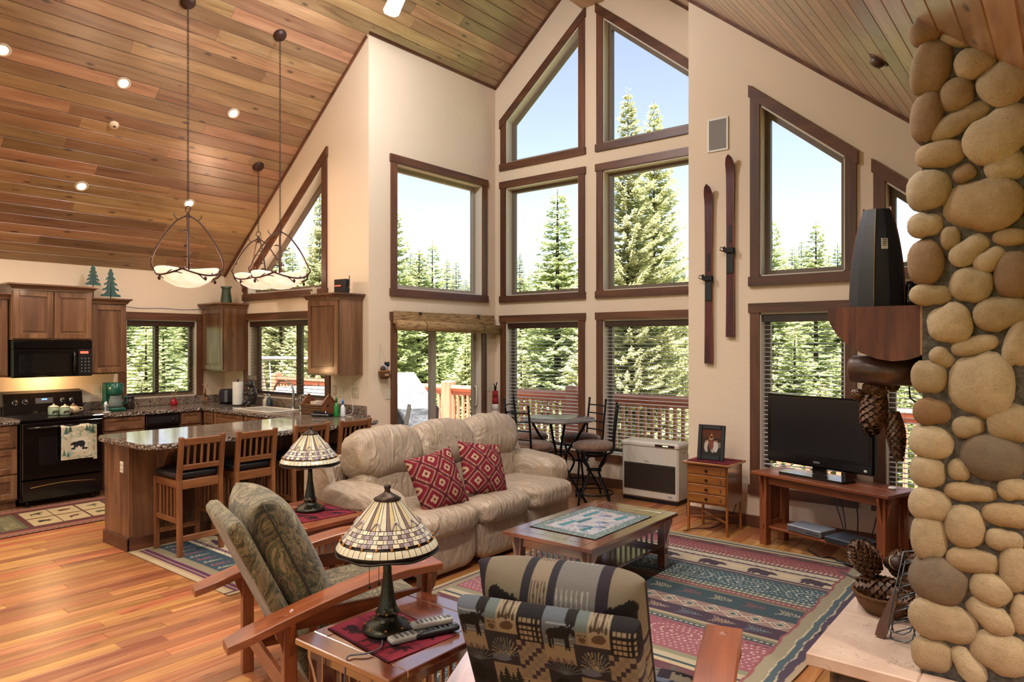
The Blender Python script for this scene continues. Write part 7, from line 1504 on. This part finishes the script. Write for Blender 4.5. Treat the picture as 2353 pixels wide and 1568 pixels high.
def box_dev(name, label, loc, rz, w_, d_, h, m, cat, front):
    o = thing(name, label, cat, loc, rz); b = MB(); b.box((-w_/2, -d_/2, .004), (w_/2, d_/2, h), .005); b.build('case', m, o); b = MB(); b.box((-w_/2+.006, -d_/2-.002, .008), (w_/2-.006, -d_/2, h-.006), .001); fp = b.build('front_panel', front, o)
    for k in range(5): pbox(fp, 'button', (w_*.1+k*.022, -d_/2-.004, h*.35), (w_*.1+k*.022+.010, -d_/2-.0015, h*.5), M_BLK2, 0)
    for sx in (-1, 1):
        for sy in (-1, 1): pbox(o, 'foot', (sx*w_*.42-.01, sy*d_*.4-.01, 0), (sx*w_*.42+.01, sy*d_*.4+.01, .0045), M_BLK2, 0)
    return o
box_dev('disc_player', 'silver disc player on the lower shelf of the console', on_tv(-.14, -.02, .1555), rzs, .30, .20, .055, plain('silver_case', '9fa2a8', .35, .6), 'disc player', plain('silver_front', '6d7076', .35, .6)); box_dev('cable_box', 'dark grey cable box at the right of the console shelf', on_tv(.21, -.03, .1555), rzs, .30, .24, .045, plain('dark_case', '3b3f48', .35, .3), 'cable box', plain('dark_front', '20242c', .3))
for i, (a, bb, cc_) in enumerate((((-.12, .17, .55), (-.06, .19, .36), (.03, .16, .17)), ((-.08, .17, .55), (-.01, .19, .36), (.05, .15, .17)), ((-.05, .17, .55), (.10, .20, .38), (.12, .17, .10)), ((.28, .17, .50), (.27, .19, .35), (.22, .16, .10)))):
    cable('tv_cable', ('leftmost black cable hanging behind the television console', 'black cable hanging close beside the leftmost one behind the console', 'black cable bowing widest behind the television console', 'single black cable hanging at the right behind the console')[i], smooth_pts([on_tv(*a), on_tv(*bb), on_tv(*cc_)]), .0045, M_BLK2)
q = random.Random(14); cp_ = [Vector(on_tv(-.12+.07*i+q.uniform(-.05, .05), -.06+q.uniform(-.06, .06), .008+.02*q.random())) for i in range(12)]
cable('floor_cable', 'tangled black power cords on the floor under the console', smooth_pts(cp_), .006, M_BLK2); cp_ = [Vector(on_tv(.20+.05*sin(i*1.7)+.02*i*.3, -.10+.05*cos(i*2.1), .012+.012*(i % 3))) for i in range(12)]; cable('floor_cable', 'bundle of black cords on the floor under the cable box', smooth_pts(cp_), .007, M_BLK2)
pbox(None, 'glass_dish', on_tv(.45, .02, tvh+.001), tuple(p+q_ for p, q_ in zip(on_tv(.45, .02, tvh+.001), (.05, .05, .02))), plain('white_ceramic', 'd8d5d0', .2), .008); tag(bpy.data.objects['glass_dish'], 'small pale dish on the console behind the television', 'dish')
cable('black_wire', 'black cord running down behind the small drawer table', smooth_pts([(-2.36, 6.2, .26), (-2.40, 6.15, .10), (-2.5, 6.0, .012), (-2.62, 5.86, .010), (-2.66, 5.72, .010)]), .004, M_BLK2)
# ---------------- skis and wall speaker
M_SKI = wood('ski_lacquer', '4a1218', '6e2224', 'z', rough=.5, c3='2a0a10'); M_EDGE = plain('ski_edge', 'a8622c', .3)
def ski(label, x, z0, z1, k):
    o = thing('ski', label, 'ski', (x, Y5-.022, z0), 0, 'old wooden skis hung on the wall'); H = z1-z0; b = MB(); n = 70; vs = []; rows = []
    for i in range(n+1):
        t_ = i/n; z = H*t_; w_ = .036+.006*(2*t_-1)**2; y = -.012-(.09*max(0, t_-.88)/.12*max(0, t_-.88)/.12)*.6
        if t_ > .93: w_ *= max(.06, math.sqrt(max(0, 1-((t_-.93)/.07)**2)))
        vs += [(-w_, y, z), (w_, y, z), (w_, y+.012, z), (-w_, y+.012, z)]
    b.add(vs, [(i*4+j, i*4+(j+1) % 4, (i+1)*4+(j+1) % 4, (i+1)*4+j) for i in range(n) for j in range(4)]+[(0, 1, 2, 3), (n*4, n*4+3, n*4+2, n*4+1)]); b.build('blade', M_SKI, o)
    b = MB(); b.bar((.036, -.006, .02), (.034, -.006, H*.88), .004, .014, .001); b.build('edge_strip', M_EDGE, o); zb = H*.47
    b = MB(); b.box((-.035, -.02, zb-.20), (.035, -.012, zb), .006); b.build('foot_plate', plain('rubber_black', '141416', .6), o)
    b = MB(); b.box((-.045, -.04, zb-.01), (.045, -.012, zb+.035), .004); b.box((-.06, -.035, zb+.0), (-.04, -.015, zb+.05), .004); b.box((.035, -.03, zb-.03), (.05, -.015, zb+.03), .003); b.build('binding', plain('binding_steel', '2c2a2c', .35, .7), o)
    b = MB(); b.tube([(-.05, -.03, zb+.03), (-.075, -.045, zb+.045), (-.085, -.04, zb+.02), (-.06, -.03, zb+.005)], .005, 6); b.build('strap', plain('rubber_black', '141416', .6), o); b = MB(); b.box((-.012, -.0145, zb+.08), (.014, -.012, zb+.24), .002); b.build('toe_strip', plain('rubber_black', '141416', .6), o)
ski('left wooden ski hung lower on the wall', -2.655, 1.466, 3.136, 0); ski('right wooden ski hung higher on the wall', -2.448, 1.713, 3.378, 1)
ws = thing('wall_speaker', 'grey rectangular in-wall speaker above the skis', 'speaker', (-2.575, Y5-.001, 3.60)); 
for a, b_ in (((-.10, -.012, -.155), (-.082, 0, .155)), ((.082, -.012, -.155), (.10, 0, .155)), ((-.082, -.012, -.155), (.082, 0, -.137)), ((-.082, -.012, .137), (.082, 0, .155))): pbox(ws, 'frame', a, b_, plain('speaker_frame', 'e2dcd2', .5), .003)
pbox(ws, 'grille', (-.082, -.008, -.137), (.082, 0, .137), plain('speaker_grille', '7d766e', .7, var=.2, scale=300), 0)
# ---------------- folded flag in the bay corner
um = thing('folded_umbrella', 'folded red and white umbrella standing in the bay corner', 'umbrella', (-5.78, 6.86, 0)); cols = ['8e1a26', 'd4c9c0']
b = MB(); b.cyl((0, 0, 0), (0, 0, .95), .008, n=8); b.build('pole', plain('iron', '15161a', .45, .6), um)
for k in range(10):
    z0, z1 = .20+.085*k, .20+.085*(k+1); r0, r1 = .058*(1-.05*k)+.006, .058*(1-.05*(k+1))+.006; b = MB(); b.lathe([(r0, z0), (r1, z1)], 12, smooth=True); b.build('canopy_fold', plain('flag_'+cols[(k//2) % 2], cols[(k//2) % 2], .8), um)
b = MB(); b.cyl((0, 0, 1.05), (0, 0, 1.10), .012, .02, 8); b.tube([(0, 0, 1.08), (.02, .0, 1.13), (.03, 0, 1.16)], .007, 6); b.tube([(0, 0, 1.08), (-.015, .0, 1.12), (-.02, 0, 1.14)], .006, 6); b.build('handle', plain('iron', '15161a', .45, .6), um)
# ================================================================== outdoors
DZ = -.07
def redw(ax): return wood('red_stain', 'b9785f', 'd0957c', ax, rough=.6, c3='9a5c48', rnd=.1)
deck = MB(); deck.box((-13, Y2+.17, DZ-.2), (X3-.17, 8.4, DZ-.035)); deck.box((X3-.17, Y4+.17, DZ-.2), (4, 8.4, DZ-.035)); dk = struct(deck.build('deck_floor', redw('x'))); dk['label'] = 'red-stained deck outside the bay'
bd = MB(); bd.box((0, 0, -.034), (1, 1, 0)); bdm = bd.mesh('deck_board'); bdm.materials.append(wood('deck_board', 'b07a62', 'cf9c84', 'x', rough=.7, world=True, rnd=.15))
y = Y2+.18
while y < 8.36:
    x1 = X3-.18 if y < Y4+.18 else 4
    o = link('deck_board', bdm, None, dk, (-13, y, DZ)); o.scale = (x1+13, .135, 1); y += .141
rail = thing('deck_railing', 'red-stained wooden deck railing with square balusters and thick posts', 'railing', (-5, 8.25, DZ))
b = MB(); b.tube([(-8, 0, 1.0), (8.5, 0, 1.0)], .055, 10); b.build('top_rail', redw('x'), rail); b = MB(); b.box((-8, -.03, .12), (8.5, .03, .20), .006); b.build('bottom_rail', redw('x'), rail); b = MB(); b.box((-8, -.02, .90), (8.5, .02, .95), .004); b.build('sub_rail', redw('x'), rail)
for x in (-7.9, -5.4, -2.95, -.50, 1.95, 4.4, 6.8): pb = MB(); pb.box((x-.095, -.095, -.1), (x+.095, .095, 1.12), .02); pb.build('post', redw('z'), rail)
bm_ = MB(); bm_.box((-.021, -.021, .19), (.021, .021, .91), .003); bme_ = bm_.mesh('baluster'); bme_.materials.append(redw('z')); x = -7.7
while x < 5.5:
    link('baluster', bme_, None, rail, (x, 0, 0)); x += .108
# covered grill, patio chair, swing
gl_ = thing('covered_grill', 'barbecue grill under a pale grey cover outside the sliding door', 'grill', (-7.30, 6.45, DZ), .9)
t = T('grey_cover'); g = t.n('TexCoord').outputs['Object']; n_ = t.n('TexNoise', {'Vector': g, 'Scale': 5, 'Detail': 4}).outputs[0]; t.set(col=t.ramp(n_, [(.3, '5d5f66'), (.7, '7c7d84')]), rough=.7, nrm=t.bump(n_, .6, .05))
b = MB(); b.add([(-.6, -.28, .35), (.6, -.28, .35), (.6, .28, .35), (-.6, .28, .35), (-.62, -.3, .85), (.62, -.3, .85), (.62, .3, .85), (-.62, .3, .85), (-.33, -.22, 1.18), (.33, -.22, 1.18), (.33, .22, 1.32), (-.33, .22, 1.32)], [(0, 1, 5, 4), (1, 2, 6, 5), (2, 3, 7, 6), (3, 0, 4, 7), (4, 5, 9, 8), (5, 6, 10, 9), (6, 7, 11, 10), (7, 4, 8, 11), (8, 9, 10, 11), (0, 3, 2, 1)]); b.build('cover', t.m, gl_)
for x in (-.5, .5):
    for yy in (-.2, .2): b = MB(); b.cyl((x, yy, 0), (x, yy, .36), .025, n=8); b.build('leg', M_BLK2, gl_)
M_PLW = plain('white_resin', 'c9c6bf', .4)
pc = thing('patio_chair', 'white patio chair just outside the sliding door', 'chair', (-6.62, 5.72, DZ), 2.4); b = MB(); b.box((-.24, -.22, .40), (.24, .24, .44), .02); b.build('seat', M_PLW, pc)
for s_ in (-1, 1):
    b = MB(); b.tube(smooth_pts([(s_*.25, .24, 0), (s_*.25, .26, .40), (s_*.25, .22, .62), (s_*.25, -.1, .66), (s_*.25, -.24, .60)]), .022, 8); b.build('front_leg', M_PLW, pc); b = MB(); b.tube(smooth_pts([(s_*.23, -.30, 0), (s_*.23, -.22, .42), (s_*.22, -.28, .75), (s_*.2, -.32, .95)]), .022, 8); b.build('rear_leg', M_PLW, pc)
for k in range(6): b = MB(); b.bar((-.16+.064*k, -.235, .46), (-.16+.064*k, -.32, .93), .035, .012, .003, (0, 1, 0)); b.build('back_slat', M_PLW, pc)
sw = thing('patio_swing', 'white patio swing bench on the deck behind the sink window', 'swing', (-9.2, 6.45, DZ), .7)
for s_ in (-1, 1):
    for e in (-1, 1): b = MB(); b.tube(smooth_pts([(s_*.75, e*.55, 0), (s_*.75, e*.32, .75), (s_*.75, 0, 1.5)]), .03, 8); b.build('frame_leg', M_PLW, sw)
b = MB(); b.cyl((-.75, 0, 1.5), (.75, 0, 1.5), .03, n=10); b.build('top_bar', M_PLW, sw)
b = MB(); b.box((-.62, -.25, .45), (.62, .25, .52), .02); b.build('seat', M_PLW, sw); b = MB(); b.cbox((0, .27, .80), (1.24, .05, .5), .02, rot=(-.2, 0, 0)); b.build('backrest', M_PLW, sw)
for s_ in (-1, 1): b = MB(); b.cyl((s_*.55, 0, .5), (s_*.6, 0, 1.48), .008, n=6); b.build('hanger', M_PLW, sw)
# ground and far hillside
def gz(x, y): 
    d = math.hypot(x, y); return -2.6-.10*max(0, d-9)+.6*noise.noise(Vector((x*.05, y*.05, 3)))+(max(0, d-45)*.25)
t = T('forest_floor'); g = t.n('NewGeometry').outputs['Position']; n_ = t.n('TexNoise', {'Vector': g, 'Scale': .5, 'Detail': 8, 'Roughness': .75}).outputs[0]; n2 = t.n('TexNoise', {'Vector': g, 'Scale': 3.0, 'Detail': 4}).outputs[0]
t.set(col=t.mix(n2, t.ramp(n_, [(.35, '3d4a2b'), (.55, '6a7a46'), (.7, '9a9a6a')]), c4('3c4a26')), rough=.95)
b = MB(); vs = []; na, nr = 90, 34; rad = [6+1.1*i+.11*i*i for i in range(nr)]
for r_ in rad:
    for k in range(na): a = 2*PI*k/na; vs.append((-4+r_*cos(a), 2+r_*sin(a), gz(-4+r_*cos(a), 2+r_*sin(a))))
b.add(vs, [(i*na+k, i*na+(k+1) % na, (i+1)*na+(k+1) % na, (i+1)*na+k) for i in range(nr-1) for k in range(na)]+[tuple(range(na))[::-1]], True); gnd = struct(b.build('ground', t.m)); gnd['label'] = 'forest floor sloping away below the deck'
# conifers
def leaf_mat(nm, a, b_, c):
    t = T(nm); g = t.n('NewGeometry').outputs['Position']; n_ = t.n('TexNoise', {'Vector': g, 'Scale': 1.6, 'Detail': 4}).outputs[0]; rn = t.n('ObjectInfo').outputs['Random']
    n3 = t.n('TexNoise', {'Vector': g, 'Scale': 9, 'Detail': 2}).outputs[0]
    col = t.mix(t.math('MULTIPLY', n3, .5), t.ramp(n_, [(.3, a), (.5, b_), (.72, c)]), c4(b_)); hv = t.n('HueSaturation', {'Color': col, 'Value': t.math('ADD', t.math('MULTIPLY', rn, .35), .82), 'Hue': t.math('ADD', t.math('MULTIPLY', rn, .02), .49)}).outputs[0]
    df = t.n('BsdfDiffuse', {'Color': hv}); tr = t.n('BsdfTranslucent', {'Color': hv}); mx = t.n('MixShader', {0: .45, 1: df.outputs[0], 2: tr.outputs[0]}); t.t.links.new(mx.outputs[0], t.o.inputs[0]); return t.m
M_LEAF = leaf_mat('fir_needles', '848c62', 'a9b07c', 'cbcd9c'); M_LEAF2 = leaf_mat('pale_fir_needles', '9ca076', 'c0c090', 'dcd6ac'); M_TRUNK = wood('bark', '3f3026', '5b4737', 'z', rough=.9)  # needle tones made paler to stand in for haze
def conifer(seed, H=10, Rd=1.9, whorls=54, fill=1.0, tw=1.0):
    q = random.Random(seed); vs = []; fs = []
    for i in range(whorls):
        t_ = (i+q.random()*.7)/whorls; z = H*(.03+.955*t_); L0 = Rd*((1-t_)**.85)+.06; nb = max(5, int((10-3.5*t_)*fill)); a0 = q.random()*6.28
        for j in range(nb):
            a = a0+2*PI*j/nb+q.uniform(-.3, .3); L = L0*q.uniform(.72, 1.18); d = Vector((cos(a), sin(a), 0)); s_ = Vector((-sin(a), cos(a), 0)); dr = q.uniform(.14, .42)-.35*t_
            n = max(2, int(L/.075)); 
            for k in range(1, n+1):
                u = k/n; p = d*(L*u)+Vector((0, 0, z-dr*L*u+.22*L*u*u)); tl = (.13+.24*(1-u)*min(1, L))*q.uniform(.7, 1.3)*tw
                for sg_ in (-1, 1):
                    dirv = (d*.75+s_*sg_*q.uniform(.55, 1.1)+Vector((0, 0, q.uniform(-.28, .15)))).normalized(); wv_ = dirv.cross(Vector((q.uniform(-.5, .5), q.uniform(-.5, .5), 1))).normalized()*(.028+.026*q.random())*tw
                    b0 = len(vs); m_ = p+dirv*tl*.5; vs += [p-wv_*.3, m_-wv_+Vector((0, 0, -.01)), p+dirv*tl, m_+wv_+Vector((0, 0, -.01))]; fs.append((b0, b0+1, b0+2, b0+3))
                if k % 2 == 0 or k == n:
                    b0 = len(vs); e = p+d*.16*tw+Vector((0, 0, .02)); vs += [p-s_*.05*tw, p+Vector((0, 0, .05*tw)), e, p+s_*.05*tw]; fs.append((b0, b0+1, b0+2, b0+3))
    for k in range(10):                               # leader
        b0 = len(vs); z = H*.955+k*.05*H/10; a = k*2.4; d = Vector((cos(a), sin(a), .5)); vs += [(0, 0, z), tuple(d*.05+Vector((.02, 0, z))), tuple(d*.16+Vector((0, 0, z))), tuple(d*.05+Vector((-.02, 0, z)))]; fs.append((b0, b0+1, b0+2, b0+3))
    me = bpy.data.meshes.new('crown'); me.from_pydata([tuple(v) for v in vs], [], fs)
    tm = MB(); tm.cyl((0, 0, -1), (0, 0, H*1.0), .16, .012, 8); return me, tm.mesh('trunk')
VAR = [conifer(1, 10, 2.0, 56), conifer(2, 10, 1.75, 60), conifer(3, 10, 2.3, 54, 1.0), conifer(4, 10, 1.5, 60, .9)]
BIG = conifer(8, 12, 3.2, 74, 1.3, 1.05)
for i, (c, tr_) in enumerate(VAR): c.materials.append(M_LEAF if i != 2 else M_LEAF2); tr_.materials.append(M_TRUNK)
BIG[0].materials.append(M_LEAF2); BIG[1].materials.append(M_TRUNK)
def tree(pair, x, y, tip_z, label, group=None, base=None, rz=0, wide=1.0, H0=10):
    base = gz(x, y) if base is None else base; o = thing('fir_tree', label, 'tree', (x, y, base), rz, group); k = (tip_z-base)/(H0*1.005); o.scale = (k*wide, k*wide, k)
    link('crown', pair[0], None, o); link('trunk', pair[1], None, o); return o
def at(az, d):                                       # bearing from the camera axis (tan) and distance along it
    return az*cos(TH_)*d-sin(TH_)*d, az*sin(TH_)*d+cos(TH_)*d
TH_ = math.radians(38.74)
q = random.Random(33)
x, y = at(.065, 24); tree(VAR[1], x, y, 7.05, 'single pointed fir framed by the left middle bay window', wide=1.25, rz=.5)
x, y = at(.166, 17.5); tree(BIG, x, y, 8.1, 'big pale fir in the right middle bay window, left tip', wide=.62, H0=12)
x, y = at(.203, 18.5); tree(BIG, x, y, 8.2, 'big pale fir in the right middle bay window, right tip', wide=.62, rz=2.1, H0=12)
x, y = at(.012, 30); tree(VAR[0], x, y, 4.7, 'short fir low in the left middle bay window', wide=1.1)
x, y = at(-.172, 19); tree(VAR[0], x, y, 5.55, 'tall fir at the left edge of the window above the door', wide=1.05)
x, y = at(-.133, 28); tree(VAR[3], x, y, 5.5, 'slim fir left of centre in the window above the door', wide=1.3)
x, y = at(-.114, 29); tree(VAR[1], x, y, 6.0, 'slim fir right of centre in the window above the door', wide=1.1, rz=2)
x, y = at(.372, 23); tree(VAR[0], x, y, 5.9, 'fir at the left side of the window beside the skis', wide=1.0)
x, y = at(.435, 25); tree(VAR[3], x, y, 6.1, 'slender fir in the middle of the window beside the skis', wide=1.15)
x, y = at(-.275, 19); tree(BIG, x, y, 5.9, 'tall pine filling the triangular kitchen window', wide=.6, H0=12); x, y = at(-.33, 23); tree(VAR[2], x, y, 5.4, 'broad pine at the left of the triangular kitchen window', wide=1.1)
fg = 'forest firs beyond the deck'
az = -.78
while az < .78:                                       # three rows of forest
    for row, (d0, d1, lo, hi) in enumerate(((13.5, 17, -.6, 1.0), (19, 26, .9, 2.6), (30, 42, 1.6, 4.2))):
        a_ = az+q.uniform(-.03, .03); d = q.uniform(d0, d1); x, y = at(a_, d)
        if y < 9.6 and x > -15.5: continue
        tz = q.uniform(lo, hi)
        tree(VAR[q.choice([0, 1, 2, 2, 3])], x, y, tz, ('young fir in the nearest row below the deck railing', 'forest fir in the middle row beyond the deck', 'forest fir in the farthest row behind the others')[row], fg+(', near row', ', middle row', ', far row')[row], rz=q.random()*6, wide=q.uniform(1.15, 1.6), base=gz(x, y)-q.uniform(0, 1))
    az += .052
az = -.6
while az < .62:
    d = q.uniform(70, 118); x, y = at(az, d); tree(VAR[q.choice([0, 1, 2, 3])], x, y, gz(x, y)+q.uniform(9, 14), 'distant fir on the hillside behind the forest', 'distant hillside firs', rz=q.random()*6, wide=1.3); az += .013
